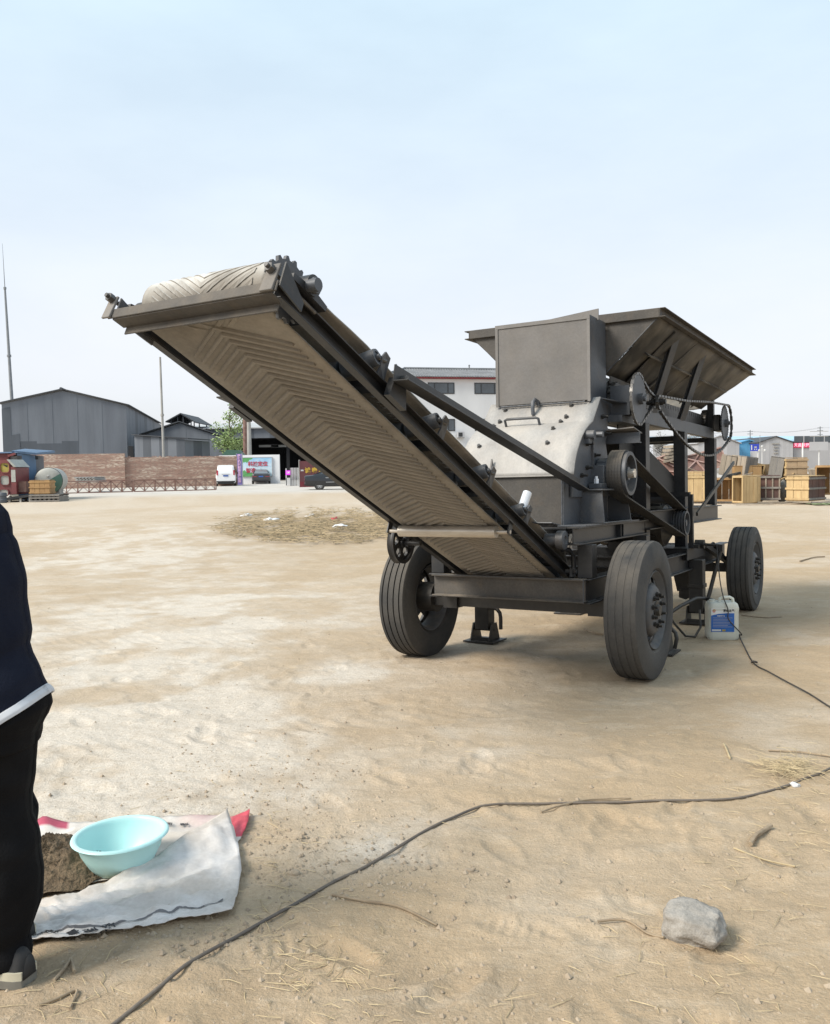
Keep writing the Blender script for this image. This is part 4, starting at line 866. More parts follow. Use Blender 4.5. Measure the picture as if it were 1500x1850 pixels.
tp_=at(417,880,97); tree('leafy_tree','young tree with pale green spring leaves behind the white wall',tp_,at(410,722,97).z-float(gz(0,97))+.3,2.3,1900,mt['leaf'],seed=4,leaf=.15)
for i,(px,h) in enumerate(((1196,6.5),(1262,7),(1272,6),(1240,5.5))):
    t_=tree('bare_tree',('leftmost and tallest-crowned','second tallest','small right hand','middle')[i]+' bare grey tree far behind the red steel frames',at(px,845,170),h,3.2,900,mt['twig'],'bare trees on the horizon',seed=20+i,leaf=.16)
# ---- walls
def wall(name,label,P0,P1,th,zt,mat,cap=None,cat='wall'):
    o=empty(name,label,cat); a,b=base(P0),base(P1); d=(b-a); d.z=0; nv=Vector((-d.y,d.x,0)).normalized()
    MB().prism([a,b,Vector((b.x,b.y,zt)),Vector((a.x,a.y,zt))],nv*th).build('wall_body',mat,o)
    if cap: MB().prism([Vector((a.x,a.y,zt+.003))-nv*.06,Vector((b.x,b.y,zt+.003))-nv*.06,Vector((b.x,b.y,zt+.14))-nv*.06,Vector((a.x,a.y,zt+.14))-nv*.06],nv*(th+.12)).build('coping',cap,o)
    return o
wall('brick_wall','old red brick wall patched with pale mortar, taller left stretch',at(-160,884,76),at(227,884,78),.37,at(140,820,77).z,mt['brick'])
w2=wall('brick_wall','lower stretch of old red brick wall behind the white van',at(227.6,884,78.2),at(430,884,80.5),.37,at(330,825,79.5).z,mt['brick'])
def loose(wallobj,px0,px1,Y,py,n,seed):
    rd=random.Random(seed); bm=MB().box((-.12,-.05,0),(.12,.05,.06)).mesh('brick',mt['brick'])
    for i in range(n):
        t=rd.random(); p=at(px0+(px1-px0)*t,py,Y); o=put('brick',bm,wallobj); o.location=(p.x,p.y+.12,p.z-.0); o.rotation_euler=(0,0,rd.uniform(-.5,.5))
loose(w2,230,425,79.9,825,18,3)
ww=wall('white_wall','white rendered wall carrying a printed billboard',at(397,876,88),at(506,876,88),.3,at(450,822,88).z,mt['white'])
# billboard
bb=empty('billboard','blue and green printed billboard with red lettering on the white wall','billboard')
a=at(437.5,861,87.9); b=at(491,826.5,87.9)
def posterm():
    m=bpy.data.materials.new('landscape_print'); m.use_nodes=True; t=NT(m); bs=t.n['Principled BSDF']; bs.inputs['Roughness'].default_value=.5
    tc=t.new('ShaderNodeTexCoord'); s=t.new('ShaderNodeSeparateXYZ'); t.link(tc.outputs['Generated'],s.inputs[0])
    n=t.new('ShaderNodeTexNoise'); n.inputs['Scale'].default_value=7; n.inputs['Detail'].default_value=5; t.link(tc.outputs['Generated'],n.inputs['Vector'])
    def ma(op,a_,b_):
        q=t.new('ShaderNodeMath',operation=op)
        for i,v in enumerate((a_,b_)):
            if isinstance(v,(int,float)): q.inputs[i].default_value=v
            else: t.link(v,q.inputs[i])
        return q.outputs[0]
    cr=t.new('ShaderNodeValToRGB'); e=cr.color_ramp.elements; e[0].position=0;e[0].color=(.50,.66,.72,1); e[1].position=1; e[1].color=(.24,.47,.68,1); el=cr.color_ramp.elements.new(.45); el.color=(.55,.66,.74,1)
    t.link(ma('ADD',s.outputs[2],ma('MULTIPLY',ma('SUBTRACT',n.outputs[0],.5),.9)),cr.inputs[0])
    hill=ma('LESS_THAN',ma('ADD',s.outputs[2],ma('MULTIPLY',s.outputs[0],.32)),ma('ADD',.16,ma('MULTIPLY',n.outputs[0],.33)))
    leaf=ma('GREATER_THAN',ma('SUBTRACT',ma('ADD',s.outputs[2],ma('MULTIPLY',n.outputs[0],.75)),ma('MULTIPLY',s.outputs[0],.95)),1.02)
    m1=t.new('ShaderNodeMix',data_type='RGBA'); t.link(ma('MAXIMUM',hill,leaf),m1.inputs[0]); t.link(cr.outputs[0],m1.inputs[6])
    g2=t.new('ShaderNodeMix',data_type='RGBA'); t.link(n.outputs[0],g2.inputs[0]); g2.inputs[6].default_value=(.03,.20,.07,1); g2.inputs[7].default_value=(.16,.42,.14,1); t.link(g2.outputs[2],m1.inputs[7]); t.link(m1.outputs[2],bs.inputs['Base Color']); return m
MB().box((a.x,87.86,a.z),(b.x,87.97,b.z)).build('print_panel',posterm(),bb)
MB().box((a.x-.05,87.84,b.z),(b.x+.05,87.98,b.z+.06)).box((b.x,87.84,a.z),(b.x+.06,87.98,b.z-.003)).build('frame',mt['lgrey'],bb)
mt['redtext']=M('red_print',(.50,.05,.09),rough=.5); mt['goldtext']=M('gold_lettering',(.72,.46,.06),rough=.4); mt['whitetext']=M('white_print',(.8,.8,.8),rough=.6); mt['blacktext']=M('black_print',(.03,.03,.035),rough=.7); mt['pinktext']=M('pink_lettering',(.80,.50,.72),rough=.6)
def wtext(body,size,mat,parent,p,depth=.03,bold=.012,rot=0,yaw=0,nm='lettering',sx=1):
    return text(body,size,mat,parent,Matrix.Translation(p)@Matrix.Rotation(yaw,4,'Z')@Matrix.Rotation(R(90),4,'X')@Matrix.Rotation(rot,4,'Z')@Matrix.Diagonal((sx,1,1,1)),depth,nm,bold)
wtext('科技定位',.50,mt['redtext'],bb,at(466,838.5,87.84))
wtext('智造',.50,mt['redtext'],bb,at(453.5,850.5,87.84))
# banner pillar
bp_=empty('banner_pillar','narrow purple pillar with pink lettering right of the white van','sign pillar'); p=at(433.5,878,83); zt=at(433.5,820,83).z; zb=base(p).z
mt['purple']=M('violet_banner',(.20,.17,.42),(.15,.13,.33),rough=.6,scale=1)
MB().box((p.x-.25,83,zb),(p.x+.25,83.3,zt)).build('pillar',mt['purple'],bp_); MB().box((p.x-.28,82.97,zb),(p.x-.253,83.3,zt+.05)).box((p.x+.253,82.97,zb),(p.x+.28,83.3,zt+.05)).build('edge_trim',mt['lgrey'],bp_)
for i,chh in enumerate('科技机械制造有限公司'): wtext(chh,.27,mt['pinktext'],bp_,Vector((p.x,82.985,zt-.2-i*(zt-zb-.3)/10)),bold=.01)
# red sign wall, gate
rw=empty('red_sign_wall','dark red sign wall with gold lettering behind the black saloon car','sign wall'); a=at(541,833,70); b=at(652,833,72.5); zb=base(a).z
mt['maroon']=M('maroon_tiles',(.155,.045,.050),(.125,.038,.042),rough=.4,scale=1); mt['maroon2']=M('red_plinth_tile',(.20,.025,.035),rough=.4)
MB().prism([Vector((a.x,a.y,zb+.5)),Vector((b.x,b.y,zb+.5)),Vector((b.x,b.y,a.z)),a],(0,.5,0)).build('wall_body',mt['maroon'],rw)
MB().prism([Vector((a.x,a.y-.03,zb)),Vector((b.x,b.y-.03,zb)),Vector((b.x,b.y-.03,zb+.498)),Vector((a.x,a.y-.03,zb+.498))],(0,.56,0)).build('plinth',mt['maroon2'],rw)
MB().prism([Vector((a.x-.06,a.y-.06,zb)),Vector((a.x-.003,a.y-.06,zb)),Vector((a.x-.003,a.y-.06,a.z+.1)),Vector((a.x-.06,a.y-.06,a.z+.1))],(0,.6,0)).build('edge_trim',mt['conc'],rw)
for ch_,px in (('诚',556),('泰',568.5),('机',581),('械',593)): wtext(ch_,.46,mt['goldtext'],rw,at(px,850.3,70.0+.0225*(px-541))-Vector((0,.05,0)),bold=.02,yaw=math.atan2(b.y-a.y,b.x-a.x))
wtext('河北',.13,mt['whitetext'],rw,at(546,850,70.1)-Vector((0,.05,0)),bold=.006)
gt=empty('sliding_gate','folded steel accordion gate beside the red sign wall','gate'); 
for i in range(9):
    p=at(526+i*1.75,878,76); zt=at(530,846,76).z; zb=base(p).z
    MB().box((p.x-.022,75.8,zb+.12),(p.x+.022,75.84,zt)).box((p.x-.022,76.5,zb+.12),(p.x+.022,76.54,zt)).box((p.x-.022,75.8,zt),(p.x+.022,76.54,zt+.04)).box((p.x-.03,75.78,zb+.03),(p.x+.03,75.88,zb+.118)).build('gate_bar',mt['white2'] if i%3 else mt['conc'],gt)
p=at(521.5,878,75.6); zb=base(p).z
MB().box((p.x-.18,75.4,zb+.1),(p.x+.18,76,zb+.75)).box((p.x-.20,75.4,zb),(p.x-.12,75.5,zt)).build('drive_head',mt['white2'],gt); mt['ledp']=M('magenta_led_panel',(.55,.03,.60),rough=.4,emit=.55)
MB().box((p.x-.20,75.38,at(521,858,75.6).z),(p.x+.2,75.48,at(521,850,75.6).z)).build('display_panel',mt['ledp'],gt)
wtext('欢迎',.17,mt['whitetext'],gt,Vector((p.x,75.37,at(521,854,75.6).z)),.012,.006)
# ---- office building
ob=empty('office_building','white three storey office building with grey tiled hip roof','building')
A=at(699,684,95); B=at(1010,690,99.4); d=(B-A); d.z=0; L=d.length; dx=d/L; nv=Vector((dx.y,-dx.x,0)); zb=base(A).z; ze=A.z; dp=11
def op(s,o,z): return Vector((A.x,A.y,0))+dx*s-nv*o+Vector((0,0,z))
MB().prism([op(0,0,zb),op(L,0,zb),op(L,0,ze),op(0,0,ze)],-nv*dp).build('wall',mt['white'],ob)
MB().prism([op(-.55,-.55,ze+.02),op(L+.55,-.55,ze+.02),op(L+.55,dp+.55,ze+.02),op(-.55,dp+.55,ze+.02)],(0,0,.2)).build('red_eave',mt['redline'],ob)
zr=at(760,662.5,99).z
rf=MB(); n=int((L+1.4)/.34)
# pan tiles: rounded rows running down the slopes, geometry not paint
def slope(o0,z0,o1,z1,s0a,s1a,s0b,s1b):
    m=MB(); N=90
    rows=[]
    for k in range(2):
        pass
    cnt=int((s1a-s0a)/.30)
    for i in range(cnt):
        sa=s0a+(s1a-s0a)*(i+.5)/cnt
        # clip the row at the hip line
        t=1.0
        if sa<s0b: t=(sa-s0a)/(s0b-s0a)
        if sa>s1b: t=(s1a-sa)/(s1a-s1b)
        p=op(sa,o0,z0); q=op(sa,o0+(o1-o0)*t,z0+(z1-z0)*t)
        m.tube([p,p.lerp(q,.5),q],.085,6)
    return m
m=slope(-.7,ze+.20,dp/2,zr,-.7,L+.7,3.2,L-3.2); m.build('tile_rows',mt['tile'],ob,smooth=60)['kind']='stuff'
MB().add([op(-.7,-.7,ze+.2),op(L+.7,-.7,ze+.2),op(L-3.2,dp/2,zr),op(3.2,dp/2,zr),op(-.7,dp+.7,ze+.2),op(L+.7,dp+.7,ze+.2)],[(0,1,2,3),(1,5,2),(5,4,3,2),(4,0,3),(0,4,5,1)]).build('roof',mt['tile'],ob)
MB().tube([op(3.1,dp/2,zr+.08),op(L/2,dp/2,zr+.06),op(L-3.1,dp/2,zr+.08)],.16,8).tube([op(-.7,-.7,ze+.3),op(3.2,dp/2,zr+.08)],.12,6).build('ridge_tiles',mt['tile'],ob,smooth=50)
for px in (724,868):
    p=at(px,664,98.5); s=(p-Vector((A.x,A.y,0))).dot(dx); MB().cyl(op(s,dp/2,zr),op(s,dp/2,zr+.42),.10,8,.05).cyl(op(s,dp/2,zr+.42),op(s,dp/2,zr+.58),.14,8,.05).build('roof_finial',mt['tile'],ob)
s_of=lambda px:(at(px,700,A.y+ (px-699)/(1010-699)*(B.y-A.y))-Vector((A.x,A.y,0))).dot(dx)
for row,(yt,yb) in enumerate(((691,711.5),(757,779),(824,846))):
    for px in (689,773,857,942):
        s0,s1=max(.15,s_of(px)),s_of(px+48)
        if s1>L: continue
        zt=at(773,yt,96).z; z1=at(773,yb,96).z
        fr=MB(); t=.09
        for x0_,x1_,za,zc in ((s0,s1,zt-t,zt),(s0,s1,z1,z1+t),(s0,s0+t,z1+t,zt-t),(s1-t,s1,z1+t,zt-t),(s0+(s1-s0)*.24,s0+(s1-s0)*.24+t,z1+t,zt-t),(s0+(s1-s0)*.74,s0+(s1-s0)*.74+t,z1+t,zt-t)):
            fr.prism([op(x0_,-.05,za),op(x1_,-.05,za),op(x1_,-.05,zc),op(x0_,-.05,zc)],-nv*.1)
        w=fr.build('window',mt['frame'],ob)
        for k0,k1 in ((0,.24),(.24,.74),(.74,1)):
            xa=s0+(s1-s0)*k0+t; xb=s0+(s1-s0)*k1
            if xb-xa<.1: continue
            MB().prism([op(xa,-.01,z1+t),op(xb,-.01,z1+t),op(xb,-.01,zt-t),op(xa,-.01,zt-t)],-nv*.03).build('pane',mt['glass'],w)
s=s_of(823.5); zc=at(830,790,96).z; ac=MB().prism([op(s,-.55,zc),op(s+.78,-.55,zc),op(s+.78,-.55,zc+.62),op(s,-.55,zc+.62)],-nv*.36).build('air_conditioner',mt['lgrey'],ob)
MB().prism([op(s+.1,-.57,zc+.08),op(s+.55,-.57,zc+.08),op(s+.55,-.57,zc+.52),op(s+.1,-.57,zc+.52)],-nv*.015).build('fan_grille',mt['frame'],ac)
MB().prism([op(s+.0,-.5,zc-.06),op(s+.8,-.5,zc-.06),op(s+.8,-.5,zc-.01),op(s,-.5,zc-.01)],-nv*.5).build('wall_bracket',mt['conc'],ac)
# ------------------------------------------------------------------ vehicles
mt['carw']=M('white_car_paint',(.72,.72,.73),(.70,.70,.71),rough=.25,scale=.5,spec=.6); mt['cark']=M('black_car_paint',(.016,.017,.020),rough=.2,scale=.5,spec=.7); mt['carg']=M('dark_grey_car_paint',(.045,.048,.055),rough=.25,scale=.5,spec=.7)
mt['tailred']=M('tail_light_red',(.42,.02,.04),rough=.3); mt['plateblue']=M('blue_number_plate',(.04,.12,.42),rough=.4); mt['chrome']=M('alloy_wheel',(.55,.56,.58),rough=.3,metal=.6); mt['blackpl']=M('black_plastic',(.02,.02,.021),rough=.6)
def car(name,label,pos,yaw,paint,st,side_win,rear_win,wheels,R_=.32,lights=None,plate=None,grp=None):
    """st: stations (x from the tail, z sill, z belt, z top, half width at belt, half width at top)"""
    o=empty(name,label,'van' if 'van' in label else 'car',grp); o.location=base(pos)+Vector((0,0,.06)); o.rotation_euler=(0,0,yaw)
    rows=[]
    for x,zs,zb,zt,hb,ht in st:
        r=[(zs,hb*.90),(zs+.10,hb*.985),((zs+zb)/2,hb*1.0),(zb-.03,hb*.985),(zb+.02,hb*.95),(zb+(zt-zb)*.6,ht+(hb*.93-ht)*.45),(zt-.04*min(1,(zt-zb)*4),ht),(zt,ht*.80)]
        rows.append([(x,-h,z) for z,h in r]+[(x,h,z) for z,h in r[::-1]])
    m=MB().grid(rows); k=len(rows[0])
    m.add(rows[0],[tuple(range(k))]); m.add(rows[-1],[tuple(range(k))[::-1]])
    for a,b in zip(rows,rows[1:]): m.add([a[0],a[-1],b[-1],b[0]],[(0,1,2,3)])
    m.build('body',paint,o,smooth=38)
    for poly,nm in side_win:
        for s in (-1,1):
            P=[(x,s*(h+.012),z) for x,h,z in poly]; MB().add(P,[tuple(range(len(P)))]).build(nm,mt['glass'],o,solid=.008)
    for poly,nm,mat in rear_win: MB().add(poly,[tuple(range(len(poly)))]).build(nm,mat,o,solid=.012)
    for x,h in wheels:
        for s in (-1,1):
            w=MB().lathe([(-.09,R_*.62),(-.10,R_*.9),(-.07,R_),(.07,R_),(.10,R_*.9),(.09,R_*.62)],(x,s*h,R_),(0,1,0),28).build('wheel',mt['rubber'],o,smooth=40)
            rm=MB().lathe([(s*.05,R_*.63),(s*.095,R_*.60),(s*.06,R_*.52),(s*.02,R_*.5)],(x,s*h,R_),(0,1,0),28)
            for i in range(7):
                a=i*2*math.pi/7; rm.box((-.03,min(s*.05,s*.085),.04),(.03,max(s*.05,s*.085),R_*.58),Matrix.Translation((x,s*h,R_))@Matrix.Rotation(a,4,'Y'))
            rm.cyl((x,s*h+s*.04,R_),(x,s*h+s*.095,R_),.06,12).build('rim',mt['chrome'],w); MB().lathe([(s*.02,R_*.6),(s*.02,0)],(x,s*h,R_),(0,1,0),20).build('brake_disc',mt['blackpl'],w)
            MB().lathe([(s*.075,R_*1.12),(s*.105,R_*1.14),(s*.105,R_*1.0),(s*.06,R_*.98)],(x,s*h,R_),(0,1,0),28).build('wheel_arch',mt['blackpl'],o,smooth=40)
    return o
# white van seen from behind
van_st=[(0,.45,1.05,1.12,.80,.74),(.05,.30,1.02,1.60,.86,.66),(.22,.26,1.02,1.83,.875,.68),(.6,.24,1.0,1.88,.88,.70),(2.2,.24,1.0,1.88,.88,.70),(3.2,.24,1.0,1.80,.88,.68),(3.9,.26,1.0,1.25,.87,.70),(4.6,.3,.92,.98,.84,.72),(4.78,.42,.80,.86,.76,.68)]
rw_=[([(.015,-.62,1.16),(.015,.62,1.16),(.10,.57,1.62),(.10,-.57,1.62)],'rear_window',mt['glass']),
     ([(-.02,-.80,.98),(-.02,-.66,.98),(.02,-.66,1.42),(.02,-.78,1.42)],'tail_light',mt['tailred']),([(-.02,.80,.98),(-.02,.66,.98),(.02,.66,1.42),(.02,.78,1.42)],'tail_light',mt['tailred']),
     ([(-.03,-.22,.86),(-.03,.22,.86),(-.02,.22,.99),(-.02,-.22,.99)],'number_plate',mt['plateblue']),([(-.04,-.80,.34),(-.04,.80,.34),(-.04,.80,.46),(-.04,-.80,.46)],'bumper_strip',mt['blackpl']),([(-.03,-.34,1.05),(-.03,.34,1.05),(-.02,.34,1.09),(-.02,-.34,1.09)],'trim_bar',mt['chrome'])]
sw=[([(.35,.80,1.08),(1.35,.81,1.08),(1.35,.74,1.68),(.45,.74,1.68)],'side_window'),([(1.45,.81,1.08),(2.5,.81,1.08),(2.45,.74,1.68),(1.45,.74,1.68)],'side_window'),([(2.6,.81,1.08),(3.7,.80,1.08),(3.2,.74,1.62),(2.6,.74,1.66)],'side_window')]
v=car('white_van','white passenger van parked tail towards us before the brick wall',at(408.5,877,77.5),R(101.5),mt['carw'],van_st,sw,rw_,[(.85,.80),(3.75,.80)])
def mirror(o,x,h,z):
    for s in (-1,1): MB().box((x,s*h-.09,z),(x+.1,s*h+.09,z+.2)).build('wing_mirror',mt['blackpl'],o,bevel=.03)
mirror(v,3.3,1.0,1.05); MB().box((.0,-.7,.2),(.3,.7,.34)).build('under_tail',mt['blackpl'],v)
sed=[(0,.42,.88,.93,.76,.66),(.06,.30,.92,1.0,.86,.72),(.55,.24,.95,1.03,.90,.72),(.95,.22,.95,1.18,.91,.62),(1.45,.22,.93,1.40,.91,.60),(2.0,.22,.92,1.45,.91,.60),(2.7,.22,.91,1.40,.91,.60),(3.35,.22,.90,1.06,.90,.66),(3.6,.22,.88,.95,.90,.72),(4.3,.26,.80,.86,.88,.70),(4.72,.30,.66,.72,.80,.62),(4.8,.42,.58,.62,.70,.6)]
ssw=[([(.98,.80,.98),(1.75,.83,.97),(1.75,.66,1.34),(1.40,.66,1.31)],'side_window'),([(1.82,.83,.97),(2.62,.83,.96),(2.6,.66,1.34),(1.82,.66,1.36)],'side_window'),([(2.68,.83,.96),(3.25,.82,.96),(2.75,.68,1.30),(2.66,.66,1.32)],'side_window')]
def srear(dark): return [([(.60,-.66,1.045),(.60,.66,1.045),(1.38,.54,1.40),(1.38,-.54,1.40)],'rear_window',mt['glass'] if dark else mt['glass_pale']),
     ([(.0,-.80,.70),(.0,-.42,.72),(.02,-.42,.86),(.04,-.80,.87)],'tail_light',mt['tailred']),([(.0,.80,.70),(.0,.42,.72),(.02,.42,.86),(.04,.80,.87)],'tail_light',mt['tailred']),
     ([(-.015,-.22,.68),(-.015,.22,.68),(-.01,.22,.81),(-.01,-.22,.81)],'number_plate',mt['plateblue']),([(-.02,-.7,.28),(-.02,.7,.28),(-.02,.72,.42),(-.02,-.72,.42)],'bumper_strip',mt['blackpl'])]
mt['glass_pale']=M('pale_reflecting_glass',(.17,.19,.20),(.14,.16,.17),rough=.12,scale=.8,spec=.8)
c2=car('grey_saloon_car','dark grey saloon car with its tail towards us before the billboard',at(472,873.5,86),R(99),mt['carg'],sed,ssw,srear(False),[(.95,.80),(3.75,.80)]); mirror(c2,3.05,1.0,.95)
MB().tube([(1.3,0,1.41),(1.2,0,1.55)],.015,5).build('aerial',mt['blackpl'],c2)
c3=car('black_saloon_car','black saloon car with a silver wheel seen from its side before the red wall',at(551,886,62),R(6),mt['cark'],sed,ssw,srear(True),[(1.05,.80),(3.8,.80)]); mirror(c3,3.05,1.0,.95)
for z_,x0_,x1_ in ((.52,1.5,2.2),(.52,2.3,3.1)): 
    for s in (-1,1): MB().box((x0_,s*.925-.01,z_),(x1_,s*.925+.01,z_+.03)).build('trim_strip',mt['chrome'],c3)
for x_ in (1.7,2.55):
    for s in (-1,1): MB().box((x_-.22,s*.91-.012,.82),(x_,s*.91+.012,.86)).build('door_handle',mt['chrome'],c3)
# ------------------------------------------------------------------ lattice trusses lying along the wall
def truss(label,P0,P1,n,seed):
    rd=random.Random(seed); a=base(P0)+Vector((0,0,.08)); b=base(P1)+Vector((0,0,.08)); d=(b-a); L=d.length; d/=L; nv=Vector((-d.y,d.x,0)); h,w=.82,.75
    o=empty('lattice_truss',label,'steel truss','lattice trusses lying on the ground')
    cor=[Vector((0,0,0)),Vector((0,0,h)),nv*w,nv*w+Vector((0,0,h))]
    for c in cor: MB().bar(a+c,b+c,sq(.07,.07)).build('chord',mt['rust'],o)
    for i in range(n+1):
        p=a+d*(L*i/n)
        for q in (0,nv*w):
            q=Vector(q) if q!=0 else Vector((0,0,0)); MB().bar(p+q+Vector((0,0,.035)),p+q+Vector((0,0,h-.035)),sq(.09 if i%2==0 else .05,.05)).build('upright',mt['rust'],o)
        MB().bar(p+Vector((0,0,h)),p+nv*w+Vector((0,0,h)),sq(.04,.04)).build('spacer',mt['rust'],o)
        if i<n:
            p2=a+d*(L*(i+1)/n)
            for q in (Vector((0,0,0)),nv*w):
                MB().tube([p+q+Vector((0,0,.03)),p2+q+Vector((0,0,h-.03))],.016,5).tube([p+q+Vector((0,0,h-.03)),p2+q+Vector((0,0,.03))],.016,5).build('brace',mt['rust'],o)
truss('rusty lattice truss on the ground, nearer the green tank',at(100,889,61),at(241,888.5,63),7,1)
truss('rusty lattice truss on the ground, ending beside the white van',at(243,888.5,63),at(391,886,65),8,2)
so_=empty('sheet_stack','small stack of grey corrugated sheets lying across the truss','sheet stack'); p=at(159,871,64.5)
for i in range(4):
    m=MB(); r0=[];r1=[]
    for k in range(25): x=p.x-.75+1.5*k/24; z=p.z+.02+i*.105+.03*math.sin(k*1.6); r0.append((x-.05*i,64.2,z)); r1.append((x-.05*i,66.4,z))
    m.grid([r0,r1]).build('corrugated_sheet',mt['conc'],so_,solid=.05)
# ------------------------------------------------------------------ cluttered yard corner at the left
rb=empty('red_booth','red sheet metal booth with rounded yellow and grey window openings','booth'); x0,x1=at(-28,890,47).x,at(22,890,47).x; zb=float(gz(x0,47)); z_=lambda py:at(10,py,47).z
poly=[(x0,47,z_(894)),(x1,47,z_(894)),(x1,47,z_(840)),(at(14,830,47).x,47,z_(831)),(x0,47,z_(831))]
xs=at(31,890,47).x
MB().prism(poly,(0,1.6,0)).build('body',mt['red'],rb)
MB().prism([(x1+.003,46.95,z_(843)),(xs,46.95,z_(845)),(xs,46.95,z_(893)),(x1+.003,46.95,z_(893))],(0,1.6,0)).build('side_box',mt['red'],rb)
MB().prism([(x1+.02,46.93,z_(849)),(xs-.02,46.93,z_(849)),(xs-.02,46.93,z_(871)),(x1+.02,46.93,z_(871))],(0,.02,0)).build('side_panel',mt['greypanel'],rb)
MB().prism([(at(12,831,46.9).x,46.9,z_(830)),(at(16,831,46.9).x,46.9,z_(830)),(xs+.05,46.9,z_(844)),(xs-.1,46.9,z_(844))],(0,1.7,0)).build('sloping_trim',mt['greypanel'],rb)
def rrect(cx,cz,w,h,r,y,n=5):
    pts=[]
    for sx,sz,a0 in ((1,1,0),(-1,1,90),(-1,-1,180),(1,-1,270)):
        for i in range(n+1): a=R(a0+90*i/n); pts.append((cx+sx*(w/2-r)+r*math.cos(a),y,cz+sz*(h/2-r)+r*math.sin(a)))
    return pts
for px,py,mat in ((9.5,845,mt['yellow']),(9.5,867.5,mt['greypanel']),(8,890,mt['tankw']),(-12,845,mt['yellow']),(-12,867.5,mt['greypanel'])):
    c=at(px,py,46.99); MB().prism(rrect(c.x,c.z,.46,.50 if py<880 else .35,.12,46.985),(0,.012,0)).build('window_panel',mat,rb)
    ring=rrect(c.x,c.z,.52,.56 if py<880 else .40,.14,46.95); rin=rrect(c.x,c.z,.45,.49 if py<880 else .33,.12,46.95); MB().grid([ring+[ring[0]],rin+[rin[0]]]).build('window_rim',mt['red'],rb,solid=.05)
p=at(10,841,46.97); MB().prism([(p.x-.15,46.97,p.z+.05),(p.x+.13,46.97,p.z),(p.x+.08,46.97,p.z-.10),(p.x-.05,46.97,p.z-.02)],(0,.005,0)).build('broken_hole',mt['pitch'],rb)
us=empty('upper_red_shelter','red shelter roof edge with grey side above the red booth','shelter'); MB().box((at(-30,830,49).x,49,at(0,834,49).z),(at(16,830,49).x,50.5,at(0,819,49).z)).build('red_panel',mt['red'],us); MB().box((at(16.1,850,49.2).x,49.2,base(at(20,890,49.2)).z),(at(33,850,49.2).x,51,at(0,824,49.2).z)).build('side_wall',mt['greypanel'],us)
MB().box((at(-30,830,48.8).x,48.8,at(0,818.8,48.8).z),(at(31,830,48.8).x,51,at(0,816.5,48.8).z)).build('roof',mt['blue'],us)
MB().bar((at(15,822,48.6).x,48.6,at(0,824,48.6).z),(at(28,820,48.6).x,48.6,at(0,820,48.6).z),sq(.12,.12)).build('red_pipe',mt['red'],us)
bs=empty('blue_cabin','small faded blue sheet metal cabin with a blue sloping roof','cabin'); a,b=at(33.5,893,49),at(67,893,50.5); z0=base(a).z; zt0,zt1=at(35,819,49).z,at(66,823,50.5).z
for i in range(3):
    t0,t1=i/3,(i+1)/3; pa,pb=a.lerp(b,t0),a.lerp(b,t1); MB().prism([(pa.x,pa.y-.01*i,z0),(pb.x,pb.y-.01*i,z0),(pb.x,pb.y-.01*i,zt0+(zt1-zt0)*t1),(pa.x,pa.y-.01*i,zt0+(zt1-zt0)*t0)],(0,.06,0)).build('wall_panel',mt['blue'],bs)
MB().prism([(a.x,a.y+.08,z0),(b.x,b.y+.08,z0),(b.x,b.y+.08,zt1),(a.x,a.y+.08,zt0)],(-.5,2.2,0)).build('body',mt['sheet_d'],bs)
MB().prism([(a.x-.15,a.y-.3,zt0+.03),(b.x+.15,b.y-.3,zt1+.03),(b.x+.15,b.y+2.4,zt1+.2),(a.x-.6,a.y+2.4,zt0+.2)],(0,0,.12)).build('roof',mt['blue'],bs)
for t,px in ((0,34),(1,66.5)): q=at(px,827,48.6+1.5*t); MB().box((q.x-.09,q.y,q.z-.1),(q.x+.09,q.y+.2,q.z+.12)).build('eave_bracket',mt['frame'],bs)
tk=empty('storage_tank','round ended tank half pale half green behind the wooden crate','tank'); c=at(88,868.5,48.6); r=.72
ax=Vector((.30,-1,0)).normalized()
prof_=[(r*.30*math.cos(R(k*9)),r*math.sin(R(k*9))) for k in range(11)]
MB().lathe(prof_+[(-.1,r),(-3.2,r),(-3.2,0)],c,ax,40).build('tank_shell',mt['tankw'],tk,smooth=45)
hm=MB(); rows=[]
sd_=ax.cross(Vector((0,0,1))).normalized()
for k in range(11):
    rows.append([c+ax*(prof_[k][0]+.012)+(sd_*-math.cos(R(t))*-1+Vector((0,0,0)))*prof_[k][1]*1.004*math.cos(0)*1.0*1.0*(math.cos(R(t))*0+1)*math.cos(R(t))*1.0+Vector((0,0,1))*prof_[k][1]*1.004*math.sin(R(t)) for t in range(-115,50,9)])
rows=[[c+ax*(prof_[k][0]+.012)+(sd_*math.cos(R(t))+Vector((0,0,1))*math.sin(R(t)))*prof_[k][1]*1.004 for t in range(-120,40,8)] for k in range(11)]
# whichever side vector points right in plan keeps the green half to the right
if sd_.x<0: rows=[[c+ax*(prof_[k][0]+.012)+(-sd_*math.cos(R(t))+Vector((0,0,1))*math.sin(R(t)))*prof_[k][1]*1.004 for t in range(-120,40,8)] for k in range(11)]
hm.grid(rows).build('green_half',mt['green'],tk,smooth=60)
MB().lathe([(-.06,r*1.0),(-.06,r*1.035),(.0,r*1.035),(.0,r*.99)],c,ax,40).build('rim_band',mt['frame'],tk,smooth=40)
for dx_,dz_,l in ((.02,.22,.55),(-.62,.22,.5)): q=c+Vector((dx_,-.25,dz_)); MB().cyl(q+Vector((.25,.35,.16)),q,.055,12).build('nozzle',mt['conc'],tk,smooth=40)
MB().box((c.x-.5,c.y+.2,base(c).z),(c.x+.5,c.y+.5,c.z-.55)).box((c.x-1.2,c.y+2.2,base(c).z),(c.x-.2,c.y+2.5,c.z-.55)).build('cradle',mt['conc'],tk)
